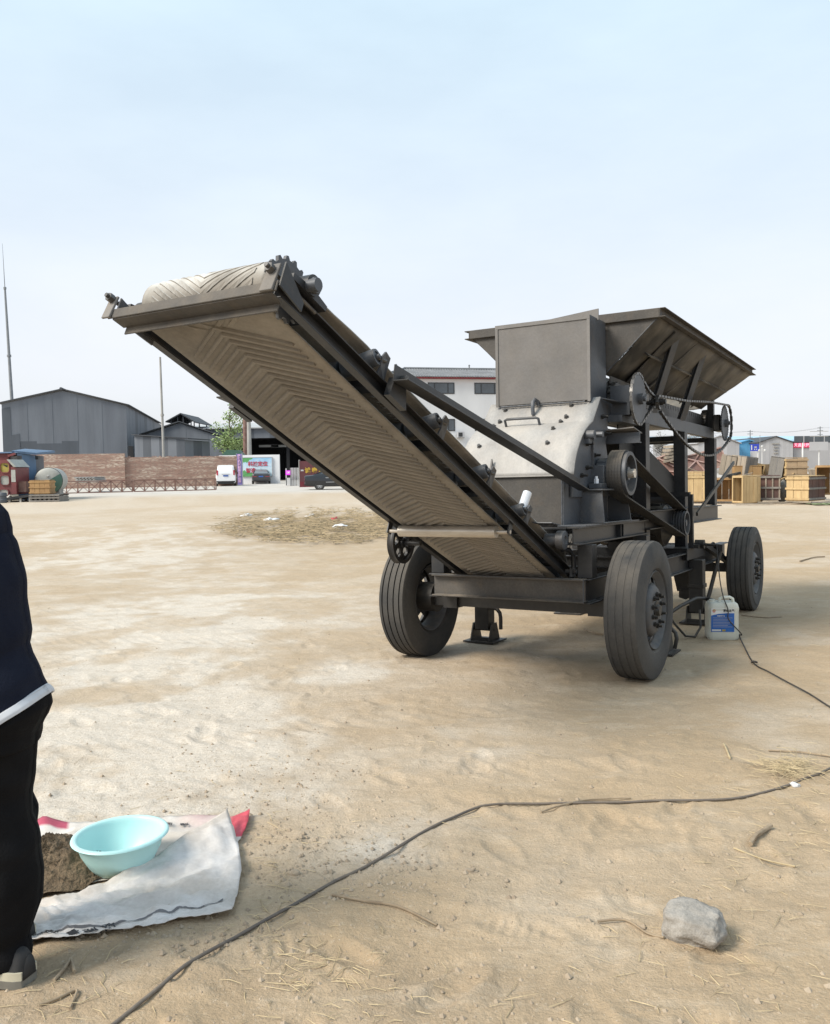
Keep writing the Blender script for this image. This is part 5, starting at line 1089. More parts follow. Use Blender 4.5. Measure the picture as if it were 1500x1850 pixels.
mt['wood5']=M('light_brown_plywood',(.40,.29,.18),(.33,.235,.145),rough=.8,scale=2)
def crate(name,label,origin,dims,yaw,pl=3,mats=('wood','wood'),tilt=(0,0),open_face=None,battens=1,grid=0,top=True,grp=None,cat='crate',hz_side=0):
    """origin: middle of the base; dims w (x), d (y), h.  every board is a part"""
    w,d,h=dims; o=empty(name,label,cat,grp); o.location=origin; o.rotation_euler=(R(tilt[0]),R(tilt[1]),yaw); t=.025; A_,B_=mt[mats[0]],mt[mats[1]]
    rd=random.Random(int(abs(origin.x*100)+abs(origin.z*77)))
    def boards(face,mat,n):
        for i in range(n):
            e=.006; off=rd.uniform(0,.012)
            if face in('f','k'):
                a=-w/2+w*i/n+e; b=-w/2+w*(i+1)/n-e; y=-d/2-off if face=='f' else d/2-t+off; MB().box((a,y,0),(b,y+t,h-rd.uniform(0,.02))).build('board',mat,o)
            elif face in('l','r'):
                a=-d/2+d*i/n+e+(t if i==0 else 0); b=-d/2+d*(i+1)/n-e-(t if i==n-1 else 0); x=-w/2-off if face=='l' else w/2-t+off; MB().box((x,a,0),(x+t,b,h-rd.uniform(0,.02))).build('board',mat,o)
            else:
                a=-w/2+w*i/n+e; b=-w/2+w*(i+1)/n-e; z=h+.004 if face=='t' else -t; MB().box((a,-d/2,z),(b,d/2,z+t)).build('board',mat,o)
    for f_ in 'fklr':
        if f_==open_face: continue
        boards(f_,A_ if f_ in 'fk' else B_,pl if f_ in 'fk' else max(2,int(pl*d/w+.5)))
    if top: boards('t',A_,pl)
    boards('u',A_,pl)
    bt=.03
    if battens:
        for z in ([.02,h-.11] if battens==1 else [.02,h*.5-.04,h-.11]):
            MB().box((-w/2-bt,-d/2-bt-.014,z),(w/2+bt,-d/2-.014,z+.07)).build('batten',A_ if open_face!='f' else B_,o) if open_face!='f' else None
            MB().box((w/2+.014,-d/2,z),(w/2+bt+.014,d/2,z+.07)).build('batten',mt['woodg'] if mats[1]=='wood4' else B_,o); MB().box((-w/2-bt-.014,-d/2,z),(-w/2-.014,d/2,z+.07)).build('batten',B_,o)
    if grid:
        for i in range(grid+1):
            x=-w/2+(w-.06)*i/grid; MB().box((x,-d/2-.045,0),(x+.05,-d/2-.02,h)).build('batten',mt['wood2'],o)
        for z in (0,h*.5-.03,h-.07): MB().box((-w/2-.02,-d/2-.075,z),(w/2+.02,-d/2-.048,z+.07)).build('batten',mt['woodg'],o)
    if open_face=='f':
        for x in (-w/2,w/2-.05): MB().box((x,-d/2-.012,0),(x+.05,-d/2+.02,h)).build('batten',A_,o)
        for z in (0,h-.05): MB().box((-w/2+.051,-d/2-.012,z),(w/2-.051,-d/2+.02,z+.05)).build('batten',A_,o)
    return o
pa_=at(73,892,46.5); crate('wooden_crate','yellow wooden crate with rope bands standing on a grey pallet by the tank',Vector((pa_.x,46.8,pa_.z)),(1.05,.8,.70),.05,4,('wood3','wood3'),battens=2)
pp=empty('pallet','grey slatted pallet carrying the yellow crate near the tank','pallet'); q=base(at(82,905,46.4)); x0,x1=at(59,900,46.4).x,at(108,900,46.4).x
for i in range(7): xx=x0+(x1-x0)*i/6; MB().box((xx-.06,46.2,q.z+.05),(xx+.06,47.4,q.z+.36)).build('block',mt['woodg'],pp)
for zz in (.08,.24,.365): [MB().box((x0-.08,ya,q.z+zz),(x1+.08,ya+.06,q.z+zz+.06)).build('slat',mt['woodg'],pp) for ya in (46.12,47.41)]
for i in range(4): MB().box((x0-.08,46.2+i*.33,q.z+.43),(x1+.08,46.42+i*.33,q.z+.455)).build('slat',mt['woodg'],pp)
rbx=empty('rusty_bin','small rusty open bin between the red booth and the blue cabin','bin'); q=at(39,889,47.2)
for (x_,y_,X_,Y_) in ((-.25,-.2,.25,-.17),(-.25,.17,.25,.2),(-.25,-.169,-.22,.169),(.22,-.169,.25,.169)): MB().box((q.x+x_,47.4+y_,q.z),(q.x+X_,47.4+Y_,q.z+.58)).build('side',mt['rust'],rbx)
tb=empty('low_trailer','dark flat trailer bed on short legs under the red booth','trailer'); za=at(30,893.5,46.5).z; zb=base(at(30,905,46.5)).z
MB().prism([(at(-30,900,46.5).x,46.3,za-.22),(at(8,900,46.5).x,46.3,za-.18),(at(62,890,46.5).x,46.3,za+.03),(at(62,890,46.5).x,46.3,za-.10),(at(8,900,46.5).x,46.3,za-.32),(at(-30,900,46.5).x,46.3,za-.32)],(0,2.4,0)).build('bed',mt['frame'],tb)
for px in (-10,19,39,56): x=at(px,900,46.5).x; [MB().box((x-.05,ya,zb),(x+.05,ya+.1,za-.12)).build('leg',mt['conc'],tb) for ya in (46.35,48.3)]
gy=empty('gas_bottle','short grey green striped drum standing under the red booth','drum'); q=base(at(5,906,45.6)); MB().lathe([(0,0),(0,.2),(.05,.22),(.18,.22),(.2,.2),(.34,.2),(.36,.22),(.5,.22),(.55,.18),(.56,0)],q+Vector((0,0,.05)),(0,0,1),20).build('drum_body',mt['sheet_d'],gy,smooth=40)
# ------------------------------------------------------------------ right background
def hall(name,label,px0,px1,pyE,pxr,pyr,Y,mat,roofm,depth=20,n=10,cat='warehouse'):
    o=empty(name,label,cat); A=at(px0,pyE,Y); B=at(px1,pyE,Y); rt=at(pxr,pyr,Y); zb=base(A).z; t=(rt.x-A.x)/(B.x-A.x)
    face_strip(o,A,B,gable(t,A.z,rt.z,B.z),zb,n,mat,name='cladding_panel')
    for E in (A,B): MB().prism([(E.x,Y+.1,zb),(E.x,Y+depth,zb),(E.x,Y+depth,E.z-.05),(E.x,Y+.1,E.z-.05)],(.08 if E is A else -.08,0,0)).build('side_wall',mat[0] if isinstance(mat,list) else mat,o)
    for E,s in ((A,-1),(B,1)): MB().prism([rt+Vector((0,-.25,.05)),E+Vector((s*.3,-.25,-.05)),E+Vector((s*.3,depth,-.05)),rt+Vector((0,depth,.05))],(0,0,.14)).build('roof',roofm,o)
    return o
lb=empty('long_blue_roofed_hall','very long hall with a pale blue roof behind the grey gables','warehouse'); A=at(1180,802,190); B=at(1640,800,190); zb=base(A).z
face_strip(lb,A,B,ct(A.z),zb,24,[mt['lgrey']],name='cladding_panel'); MB().prism([A+Vector((0,-.5,0)),B+Vector((0,-.5,0)),B+Vector((0,14,1.9)),A+Vector((0,14,1.9))],(0,0,.15)).build('roof',mt['pblue'],lb)
lb2=empty('blue_roofed_hall','pale blue roofed hall left of the grey gables','warehouse'); A=at(1235,797,170); B=at(1372,797,170); face_strip(lb2,A,B,ct(A.z),base(A).z,8,[mt['lgrey']],name='cladding_panel'); MB().prism([A+Vector((0,-.3,0)),B+Vector((0,-.3,0)),B+Vector((0,6,.55)),A+Vector((0,6,.55))],(0,0,.12)).build('roof',mt['pblue'],lb2)
hall('grey_hall','light grey gabled warehouse just right of the hopper legs',1262,1336,801,1301,788,150,[mt['lgrey']],mt['lgrey'])
hall('blue_gable_hall','bright blue gabled warehouse between two grey ones',1334,1372,801,1353,796,152,[mt['skyblue']],mt['skyblue'],n=5)
gh=hall('grey_gable_hall','larger light grey gabled warehouse with vents, right of the blue one',1372,1433,800,1402,789.5,148,[mt['lgrey']],mt['roofd'])
for i,py in enumerate((802,808,813.5,819)):
    a=at(1402-4+(0 if i else -3),py,147.8); MB().box((a.x,147.75,a.z),(a.x+.75+(.5 if i==0 else 0),147.9,a.z+.16)).build('vent_louvre',mt['conc'],gh)
shp=empty('shop_front','dark glazed shop front carrying a glowing pink sign','shop'); A=at(1433,797,149); B=at(1600,797,149); zb=base(A).z
MB().box((A.x,149,zb),(B.x,155,A.z)).build('wall',mt['sheet_d'],shp)
for i in range(9):
    x=A.x+.15+i*1.75; MB().box((x,148.9,at(0,821,149).z),(x+1.55,148.96,at(0,809.5,149).z)).build('pane',mt['glass'],shp); MB().box((x+1.56,148.88,zb),(x+1.72,148.97,at(0,809.5,149).z)).build('mullion',mt['lgrey'],shp)
MB().box((A.x,148.85,zb),(B.x,148.98,at(0,822,149).z)).build('plinth',mt['lgrey'],shp)
ls=empty('led_sign','glowing pink red shop sign with large pale lettering','sign'); mt['ledbg']=M('led_sign_ground',(.62,.03,.12),rough=.5,emit=.18); mt['ledfg']=M('led_letters',(1,.42,.55),rough=.5,emit=.5)
a,b=at(1433.5,809,148.7),at(1466,800,148.7); MB().box((a.x,148.68,a.z),(b.x,148.84,b.z)).build('sign_box',mt['ledbg'],ls)
for ch_,px in (('天',1438),('昌',1445),('示',1452),('范',1459)): wtext(ch_,.62,mt['ledfg'],ls,at(px,804.5,148.6),bold=.02)
rs=empty('road_sign','blue road sign with white symbols on a thin post','road sign'); a,b=at(1355.5,815,100),at(1371.5,802,100); mt['signblue']=M('road_sign_blue',(.03,.06,.50),rough=.4)
MB().box((a.x,99.95,a.z),(b.x,100,b.z)).build('sign_plate',mt['signblue'],rs); MB().cyl(base(at(1369.5,850,100.1)),at(1369.5,803,100.1),.05,8).build('post',mt['white2'],rs)
w=b.x-a.x; MB().box((a.x+.10,99.93,a.z+.12),(a.x+.20,99.949,b.z-.12)).build('lane_mark',mt['white2'],rs); MB().box((a.x+w*.45,99.93,a.z+.35),(a.x+w*.72,99.949,b.z-.28)).build('bus_symbol',mt['lgrey'],rs); MB().cyl((a.x+w*.48,99.95,a.z+.2),(a.x+w*.48,99.93,a.z+.2),.06,10).cyl((a.x+w*.69,99.95,a.z+.2),(a.x+w*.69,99.93,a.z+.2),.06,10).build('bus_symbol',mt['white2'],rs)
def lamp(px,py,Y,label,arms=0,r=.06,mat='white2',cat='lamp post',name='lamp_post'):
    o=empty(name,label,cat); b=base(at(px,850,Y)); t=at(px,py,Y); MB().cyl(b,t,r,8,r*.7).build('shaft',mt[mat],o,smooth=60)
    if arms:
        MB().box((t.x-.32,Y-.06,t.z-.45),(t.x+.32,Y+.06,t.z-.40)).build('arm',mt[mat],o)
        for s in (-.3,.0,.3): MB().lathe([(0,0),(.02,.10),(.14,.12),(.2,.05),(.2,0)],(t.x+s,Y,t.z-.42+(.42 if s==0 else 0)),(0,0,1),12).build('lantern',mt['white2'],o)
    return o
lamp(1377,808,95,'white street lamp with three globes beside the road sign',1,.05)
lamp(1450.5,800,90,'thick white post standing before the pink sign',0,.12,name='white_post',cat='post'); 
lamp(1373.3,786,120,'thin dark pole rising between the blue and grey gables',0,.05,'pole',name='thin_pole',cat='pole')
bo=empty('white_board','blank pale board raised on a post at the right edge','board sign'); a,b=at(1462.5,814,80),at(1496,798,80); MB().box((a.x,79.95,a.z),(b.x,80,b.z)).build('board',mt['lgrey'],bo); 
for py in (802,811): MB().box((a.x,79.92,at(0,py,80).z),(b.x,79.949,at(0,py-.8,80).z)).build('rail',mt['conc'],bo)
MB().cyl(base(at(1480,850,80.1)),at(1480,800,80.1),.075,8).build('post',mt['white2'],bo)
def pylon(px,py,Y,label,o2=None):
    o=empty('power_pole',label,'power pole','power poles on the horizon'); b=base(at(px,850,Y)); t=at(px,py,Y); MB().cyl(b,t,.13,8,.09).build('shaft',mt['pole'],o)
    for dz,l in ((.25,.5),(.75,.55),(1.5,.5),(1.9,.85)): MB().box((t.x-l,Y-.05,t.z-dz-.05),(t.x+l,Y+.05,t.z-dz+.05)).build('cross_arm',mt['pole'],o)
    return t
t1=pylon(1355.5,777,170,'bare power pole left of the blue gable, seen above its roof'); t2=pylon(1482,770.5,165,'bare power pole above the blank board at the right')
t0=pylon(1095,802,300,'far power pole seen between crusher housing and arm'); t3=Vector((t2.x+45,150,t2.z+1))
for k,(dz,dx_) in enumerate(((.25,-.4),(.25,.4),(1.9,-.7),(1.9,.7))):
    for a_,b_,wh in ((t1,t2,'between the two bare power poles'),(t2,t3,'running right from the pole above the blank board'),(Vector((t1.x-50,190,t1.z)),t1,'coming from the left to the pole by the blue gable')):
        p0=a_+Vector((dx_,0,-dz)); p1=b_+Vector((dx_,0,-dz)); o=MB().tube([p0.lerp(p1,i/10)+Vector((0,0,-.5*math.sin(math.pi*i/10))) for i in range(11)],.022,4).build('power_line',mt['pole']); tag(o,('top left','top right','low left','low right')[k]+' thin overhead wire '+wh,'wire','overhead wires')
wall('low_white_wall','low whitewashed wall with a grey coping behind the crates',at(1150,880,54),at(1640,880,54),.25,at(1480,850,54).z,mt['white2'],mt['conc'])
# orange digger glimpsed through the frame
dg=empty('orange_digger','orange digger glimpsed behind the drive pulley','digger'); c=at(1106,870,60); zb=base(c).z; mt['orange']=M('orange_paint',(.52,.22,.035),(.40,.16,.03),rough=.4,scale=2)
MB().box((c.x-1.6,59.2,zb+.9),(c.x+1.1,61,zb+1.9)).build('body',mt['orange'],dg,bevel=.12); MB().box((c.x-.5,59.3,zb+1.9),(c.x+.8,60.6,at(0,814,60).z)).build('cab',mt['orange'],dg,bevel=.12); MB().box((c.x-.35,59.25,zb+2.05),(c.x+.65,59.295,at(0,817,60).z)).build('cab_window',mt['glass'],dg)
for y_ in (59.1,60.6): MB().prism([(c.x-1.8,y_,zb+.2),(c.x+1.5,y_,zb+.2),(c.x+1.8,y_,zb+.5),(c.x+1.5,y_,zb+.85),(c.x-1.8,y_,zb+.85),(c.x-2.1,y_,zb+.5)],(0,.5,0)).build('track',mt['blackpl'],dg)
MB().bar((c.x-1.4,60,zb+1.6),(c.x-3.2,60,zb+3.0),sq(.3,.35)).bar((c.x-3.2,60,zb+3.0),(c.x-4.4,60,zb+1.2),sq(.25,.28)).build('arm',mt['orange'],dg)
# ------------------------------------------------------------------ crates
CG='wooden crates heaped in the yard'
def cr(px,py,Y,label,dims,yaw,**k):
    p=at(px,py,Y); p.z=max(p.z,float(gz(p.x,p.y))+.02) if k.pop('ground',True) else p.z
    return crate('wooden_crate',label,p,dims,R(yaw),grp=CG,**k)
cr(1261,905,34.5,'yellow crate with plywood sides seen between the last hopper legs',(.98,.8,1.02),-18,pl=3,mats=('wood','wood'),battens=1)
cr(1262,868,35.3,'flat yellow crate lying on top of the crate between the hopper legs',(.95,.8,.34),-20,pl=3,mats=('wood','wood3'),ground=False,battens=0)
cr(1310,904,34,'open ochre plywood crate lying next to the last hopper leg',(.78,.75,.86),-22,pl=3,mats=('wood3','wood3'),open_face='f',battens=0)
cr(1348.5,907,33,'tall open yellow crate showing its brown inside, in the front row',(.56,.85,.98),-68,pl=3,mats=('wood','wood'),open_face='f',battens=0,grid=0)
cr(1390,902,33.6,'crate of red brown panels divided by pale battens, front row',(.78,.7,.90),-22,pl=3,mats=('wood4','wood'),battens=0,grid=3)
cr(1369,905,33.9,'narrow yellow boarded crate beside the red brown panel crate',(.34,.5,.98),-24,pl=2,mats=('wood','wood'),battens=0)
cr(1456,903,32.5,'crate with yellow boards in front and red brown sides, front row',(.84,1.3,.88),-50,pl=3,mats=('wood','wood4'),battens=2)
cr(1434,860,35.2,'pale brown crate with one rope band, highest on the right',(.80,.78,.72),-4,pl=2,mats=('wood5','wood'),ground=False,battens=2)
cr(1400,860,35.4,'grey aged crate leaning left beside the highest crate',(.52,.6,.74),-22,pl=2,mats=('woodg','woodg'),tilt=(-4,9),ground=False,battens=0)
cr(1342,857,35.8,'large tilted crate, one side pale and one side grey, on top at left',(.74,.72,.72),-60,pl=3,mats=('wood2','woodg'),tilt=(-5,6),ground=False,battens=0)
cr(1313,858,36.1,'tilted pale grey slatted crate behind the last hopper leg',(.60,.7,.80),-24,pl=3,mats=('wood2','wood2'),tilt=(0,10),ground=False,battens=0)
cr(1367,859,36.0,'small yellow open box between two grey tilted crates',(.34,.5,.46),0,pl=2,mats=('wood','wood'),tilt=(0,12),ground=False,open_face='f',battens=0)
cr(1384,859,36.3,'small split yellow box under the leaning grey crate',(.30,.5,.42),-50,pl=2,mats=('wood','wood3'),tilt=(0,-14),ground=False,battens=0)
cr(1509,892,33.2,'big dark open crate cut off by the right edge',(1.3,1.0,1.06),-30,pl=3,mats=('wood3','wood2'),open_face='f',battens=1)
cr(1482,857,34.5,'broken slanting boards of a crate next to the big dark crate',(.62,.5,.26),12,pl=3,mats=('wood2','wood2'),tilt=(0,-16),ground=False,battens=0)
cr(1152,897,36,'ochre crate glimpsed under the drive belt',(.9,.8,.8),5,pl=3,mats=('wood3','wood3'),battens=1)
cr(1345,882,35.8,'hidden brown crate under the large tilted crate',(1.1,.8,.9),0,pl=3,mats=('wood3','wood3'),battens=0)
cr(1425,890,36,'dark boarded crate carrying the highest crate',(1.5,.9,.72),2,pl=4,mats=('woodg','woodg'),battens=0)
def rock(name,label,cat,c,rx,ry,rz,mat,seed,rough=.16,grp=None,sub=3,flat=0):
    bm=__import__('bmesh').new(); __import__('bmesh').ops.create_icosphere(bm,subdivisions=sub,radius=1)
    for v_ in bm.verts:
        p=v_.co.copy(); n=mnoise.noise(p*1.1+Vector((seed,0,0)))*rough*2+mnoise.noise(p*3+Vector((seed,5,0)))*rough*.5
        p=p*(1+n); m_=max(abs(p.x),abs(p.y),abs(p.z)); p=p.lerp(p/max(m_,.01)*.82,flat); v_.co=Vector((p.x*rx,p.y*ry,p.z*rz))
    me=bpy.data.meshes.new(name); bm.to_mesh(me); bm.free(); me.materials.append(mat); me.shade_smooth(); o=put(name,me); o.location=c; return tag(o,label,cat,grp)
mt['lump']=M('lumpy_grey_concrete',(.24,.22,.19),(.18,.165,.14),rough=.95,scale=4,bump=.6,bscale=15)
rock('concrete_lump','rough grey concrete lump between the two front row crates','concrete lump',gp(*at(1414,892,34).xy)+Vector((0,0,.42)),.20,.22,.46,mt['lump'],3)
# heap of rusty frames and a stack of timber behind the hopper legs
def frame(px,py,Y,w,h,rot,label):
    o=empty('steel_frame',label,'steel frame','rusty steel frames leaning in a heap'); o.location=at(px,py,Y); o.rotation_euler=[R(a) for a in rot]
    for a,b in (((-w/2,0,0),(w/2,0,0)),((-w/2,0,h),(w/2,0,h)),((-w/2,0,0),(-w/2,0,h)),((w/2,0,0),(w/2,0,h)),((-w/2,0,0),(0,0,h)),((0,0,h),(w/2,0,0))): MB().bar(a,b,sq(.06,.06)).build('frame_bar',mt['rustp'],o)
    MB().box((-w/2,.05,0),(w/2,.07,h)).build('mesh_sheet',mt['rust'],o)
mt['rustp']=M('pale_primed_bar',(.46,.33,.29),(.30,.17,.14),rough=.8,scale=3)
frame(1262,868,39,1.8,1.1,(-35,12,8),'rusty frame leaning in front of the heap behind the hopper legs'); frame(1275,850,40.5,2.0,.9,(-20,-14,-6),'rusty frame tilted right on top of the heap'); frame(1212,870,40,1.9,1.3,(-28,-18,10),'rusty frame at the left of the heap under the timber'); frame(1235,890,39,2.2,1.2,(-40,3,-4),'rusty frame lying lowest in the heap')
for i in range(5):
    p=at(1213+i*1.5,832-i*6,40.6); tag(MB().box((-.42+i*.02,-.4,0),(.42,.4,.11)).build('timber_board',mt['wood2'],loc=p,rot=(0,R(-14+2*i),R(4*i))),('lowest','second lowest','middle','second highest','topmost')[i]+' grey board in the slanting pile above the rusty frames','timber','boards piled above the rusty frames')
tag(MB().box((-.35,-.05,-.05),(.35,.05,.05)).box((-.1,-.2,-.12),(.15,.1,.02)).build('scrap_iron',mt['black'],loc=at(1322,858,33.4),rot=(0,R(-12),0)),'bent black scrap iron lying on the open ochre crate','scrap')

for px,py,Y,L_,rx,ry,rz,m_,lab in ((1330,862,35.0,1.3,0,-14,-30,'wood2','long pale plank sloping over the crates beside the hopper leg'),(1375,862,34.6,1.0,10,9,-10,'woodg','grey plank lying across the gap between tilted crates'),(1403,846,36.6,1.6,0,3,-22,'woodg','level grey plank along the top of the heap'),(1421,862,35,.7,0,-24,-40,'wood','short yellow plank propped under the highest crate'),
  (1400,908,32.6,1.2,0,0,-16,'wood2','plank lying flat on the ground before the red brown panel crate'),(1362,911,32.0,1.5,0,0,8,'wood2','thin plank flat on the sand before the tall open crate'),(1473,862,34,1.1,0,6,-30,'wood2','pale plank lying over the crate with red brown sides'),(1490,908,31.6,.9,0,0,-35,'woodg','grey plank on the ground below the big dark crate'),(1243,846,38,1.6,0,20,0,'wood2','plank slanting on the rusty frame heap')):
    p=at(px,py,Y); p.z=max(p.z,float(gz(p.x,p.y))+.02); tag(MB().box((-L_/2,-.07,0),(L_/2,.07,.028)).build('loose_plank',mt[m_],loc=p,rot=(R(rx),R(ry),R(rz))),lab,'plank','loose planks about the crates')
tag(MB().grid([[(x*.14-.6,y*.16-.4,.05+.05*mnoise.noise(Vector((x*.9,y*.9,2)))) for x in range(10)] for y in range(6)]).build('green_net',M('faded_green_net',(.16,.22,.10),(.24,.25,.15),rough=.9,scale=9),loc=gp(*at(1494,906,31.5).xy),solid=.01),'crumpled faded green netting on the ground at the right edge','netting')
# ------------------------------------------------------------------ foreground
# jerrycan beside the front jack
jc=empty('plastic_jerrycan','translucent white plastic jerrycan with a blue label beside the jack','jerrycan')
c=G(1311,1156); jc.location=c+Vector((0,.10,0)); jc.rotation_euler=(R(0),R(0),R(-6))
mt['hdpe']=M('milky_plastic',(.66,.66,.58),(.60,.60,.52),rough=.42,scale=4,spec=.4,speck=.03)
pb_=mt['hdpe'].node_tree.nodes['Principled BSDF']; pb_.inputs['Subsurface Weight'].default_value=.25; pb_.inputs['Subsurface Radius'].default_value=(.05,.05,.04)
w,d,h=.27,.20,.345
def rsec(k,z,rr=.045): return [(x,y,z) for x,_,y in [(a,0,b) for a,_,b in rrect(0,0,w*k,d*k,rr*k,0,6)]]
secs=[rsec(.93,0),rsec(1.0,.015),rsec(1.01,.05),rsec(.985,.09),rsec(.985,.245),rsec(1.01,.27),rsec(1.0,.29),rsec(.93,.32),rsec(.84,.332)]
m=MB().grid([s+[s[0]] for s in secs]); m.add(secs[0],[tuple(range(len(secs[0])))[::-1]]); m.add(secs[-1],[tuple(range(len(secs[-1])))]); m.build('body',mt['hdpe'],jc,smooth=50)
MB().tube([(-.02,0,.325),(-.015,0,.36),(.01,0,.372),(.07,0,.372),(.095,0,.358),(.10,0,.325)],.014,8).build('handle',mt['hdpe'],jc,smooth=60)
MB().cyl((-.085,0,.325),(-.085,0,.352),.026,18).build('cap',mt['hdpe'],jc,smooth=40)
mt['lblue']=M('blue_label',(.015,.10,.36),(.02,.12,.40),rough=.35,scale=6); mt['lwhite']=M('label_white',(.72,.72,.70),rough=.4); mt['lred']=M('label_red',(.55,.06,.03),rough=.4)
lab=MB().prism([(-.115,-.1005,.075),(.085,-.1005,.075),(.085,-.1005,.285),(-.115,-.1005,.285)],(0,.0015,0)).build('label',mt['lwhite'],jc)
MB().prism([(-.115,-.1022,.075),(.085,-.1022,.075),(.085,-.1022,.243),(.02,-.1022,.243),(-.05,-.1022,.238),(-.115,-.1022,.222)],(0,.0015,0)).build('label_print',mt['lblue'],lab)
def jt(b,s,mat,x,z,par=lab,bold=.0006,y=-.1035): return text(b,s,mat,par,Matrix.Translation((x,y,z))@Matrix.Rotation(R(90),4,'X'),.0006,'lettering',bold)
jt('昆仑之星',.024,mt['blacktext'],.038,.264,bold=.0012); jt('车用尿素溶液',.011,mt['lwhite'],-.03,.218)
for i in range(7): MB().prism([(-.10,-.1036,.20-i*.0135),(.07-.02*(i%3),-.1036,.20-i*.0135),(.07-.02*(i%3),-.1036,.203-i*.0135),(-.10,-.1036,.203-i*.0135)],(0,.0006,0)).build('text_line',mt['lgrey'],lab)
MB().prism([(-.108,-.1036,.082),(-.03,-.1036,.082),(-.03,-.1036,.098),(-.108,-.1036,.098)],(0,.0006,0)).build('barcode_panel',mt['lwhite'],lab); MB().prism([(-.02,-.1036,.08),(.01,-.1036,.08),(.01,-.1036,.098),(-.02,-.1036,.098)],(0,.0006,0)).build('seal_mark',mt['yellow'],lab)
MB().cyl((-.09,-.1036,.264),(-.09,-.1022,.264),.014,20).build('emblem',mt['lred'],lab); MB().cyl((-.09,-.1042,.270),(-.09,-.1037,.270),.008,16).build('emblem_ring',mt['yellow'],lab); MB().prism([(-.104,-.1046,.260),(-.076,-.1046,.260),(-.076,-.1046,.264),(-.104,-.1046,.264)],(0,.0006,0)).build('emblem_bar',mt['lwhite'],lab)
# thin wire from the crusher over the can and away to the right
mt['wire']=M('dusty_black_wire',(.045,.040,.036),(.075,.065,.055),rough=.8,scale=8); mt['cable']=M('dusty_rubber_cable',(.12,.102,.088),(.20,.165,.13),rough=.85,scale=5,speck=.1)
def smooth_path(P,k=8):
    P=[Vector(p) for p in P]; out=[]
    for i in range(len(P)-1):
        p0,p1,p2,p3=P[max(i-1,0)],P[i],P[i+1],P[min(i+2,len(P)-1)]
        for j in range(k):
            t=j/k; out.append(.5*((2*p1)+(p2-p0)*t+(2*p0-5*p1+4*p2-p3)*t*t+(3*p1-p0-3*p2+p3)*t**3))
    return out+[P[-1]]
s_=mm@Vector((2.74,-.02,.80)); top=jc.location+Vector((.005,-.02,.385)); fr=jc.location+Vector((.02,-.125,.19)); fr2=jc.location+Vector((.13,-.13,.06))
path=[s_,s_.lerp(top,.45)+Vector((0,0,-.09)),top,jc.location+Vector((.012,-.125,.28)),fr,fr2]+[G(x,y,.012) for x,y in ((1336,1150),(1345,1170),(1362,1199),(1390,1216),(1425,1237),(1462,1259),(1500,1281),(1560,1312),(1640,1350))]
tag(MB().tube(smooth_path(path),.0055,6).build('thin_wire',mt['wire'],smooth=60),'thin dark wire draped over the jerrycan and trailing off right','wire')
k_=G(1363,1199,.014); tag(MB().tube([k_+Vector((-.02,.01,0)),k_+Vector((.0,.012,.008)),k_+Vector((.018,-.004,.004)),k_+Vector((.006,-.012,.01)),k_+Vector((-.012,0,.012))],.008,6).build('wire_knot',mt['wire'],smooth=60),'small taped knot in the thin wire on the ground','knot')
pts=[(60,1990),(140,1905),(213,1846),(290,1790),(345,1748),(420,1703),(470,1674),(530,1640),(600,1600),(660,1572),(740,1524),(800,1490),(850,1468),(890,1459),(930,1455),(1000,1455),(1100,1453),(1160,1450),(1220,1450),(1280,1449),(1340,1442),(1400,1428),(1450,1412),(1500,1390),(1570,1345),(1680,1290)]
cab=smooth_path([G(x,y) for x,y in pts],16)
for i_,p in enumerate(cab): p.z=max(HZ(p.x,p.y),HZ(p.x+.012,p.y),HZ(p.x-.012,p.y),HZ(p.x,p.y+.012),HZ(p.x,p.y-.012))+.0035
zz=np.array([p.z for p in cab]); n_=len(zz)
mx_=np.array([zz[max(0,i_-4):i_+5].max() for i_ in range(n_)])
for i_ in range(n_): cab[i_].z=float(mx_[max(0,i_-9):i_+10].mean())-.0015
tag(MB().tube(cab,.0056,8).build('power_cable',mt['cable'],smooth=60),'thick dusty cable snaking across the foreground sand','cable')
# stone
mt['stone']=M('grey_river_stone',(.38,.35,.312),(.25,.228,.20),grime=.3,rough=.9,scale=11,bump=.7,bscale=30,speck=.15)
def stone():
    bmesh=__import__('bmesh'); bm=bmesh.new(); bmesh.ops.create_cube(bm,size=2); bmesh.ops.subdivide_edges(bm,edges=bm.edges[:],cuts=15,use_grid_fill=True)
    for v_ in bm.verts:
        p=v_.co.copy(); q=p.normalized()*1.25; p=p.lerp(q,.52)
        p.x+=.12*p.z-.10*p.y; 
        if p.z>0: p*=1-.10*p.z*(p.x>0)
        p.z-=.10*p.x*(p.z>0)
        n=mnoise.noise(p*.9+Vector((3,1,7)))*.17+mnoise.noise(p*2.4)*.09+mnoise.noise(p*7)*.035+mnoise.noise(p*15)*.012
        p=p*(1+n); v_.co=Vector((p.x*.082,p.y*.068,p.z*.043))
    me=bpy.data.meshes.new('stone'); bm.to_mesh(me); bm.free(); me.materials.append(mt['stone']); me.shade_smooth(); return put('stone',me)
g=G(1268,1706); so2=stone(); so2.location=g+Vector((-.005,.055,.035)); so2.rotation_euler=(R(6),R(-6),R(-38)); tag(so2,'angular grey stone lying alone on the sand at lower right','stone')
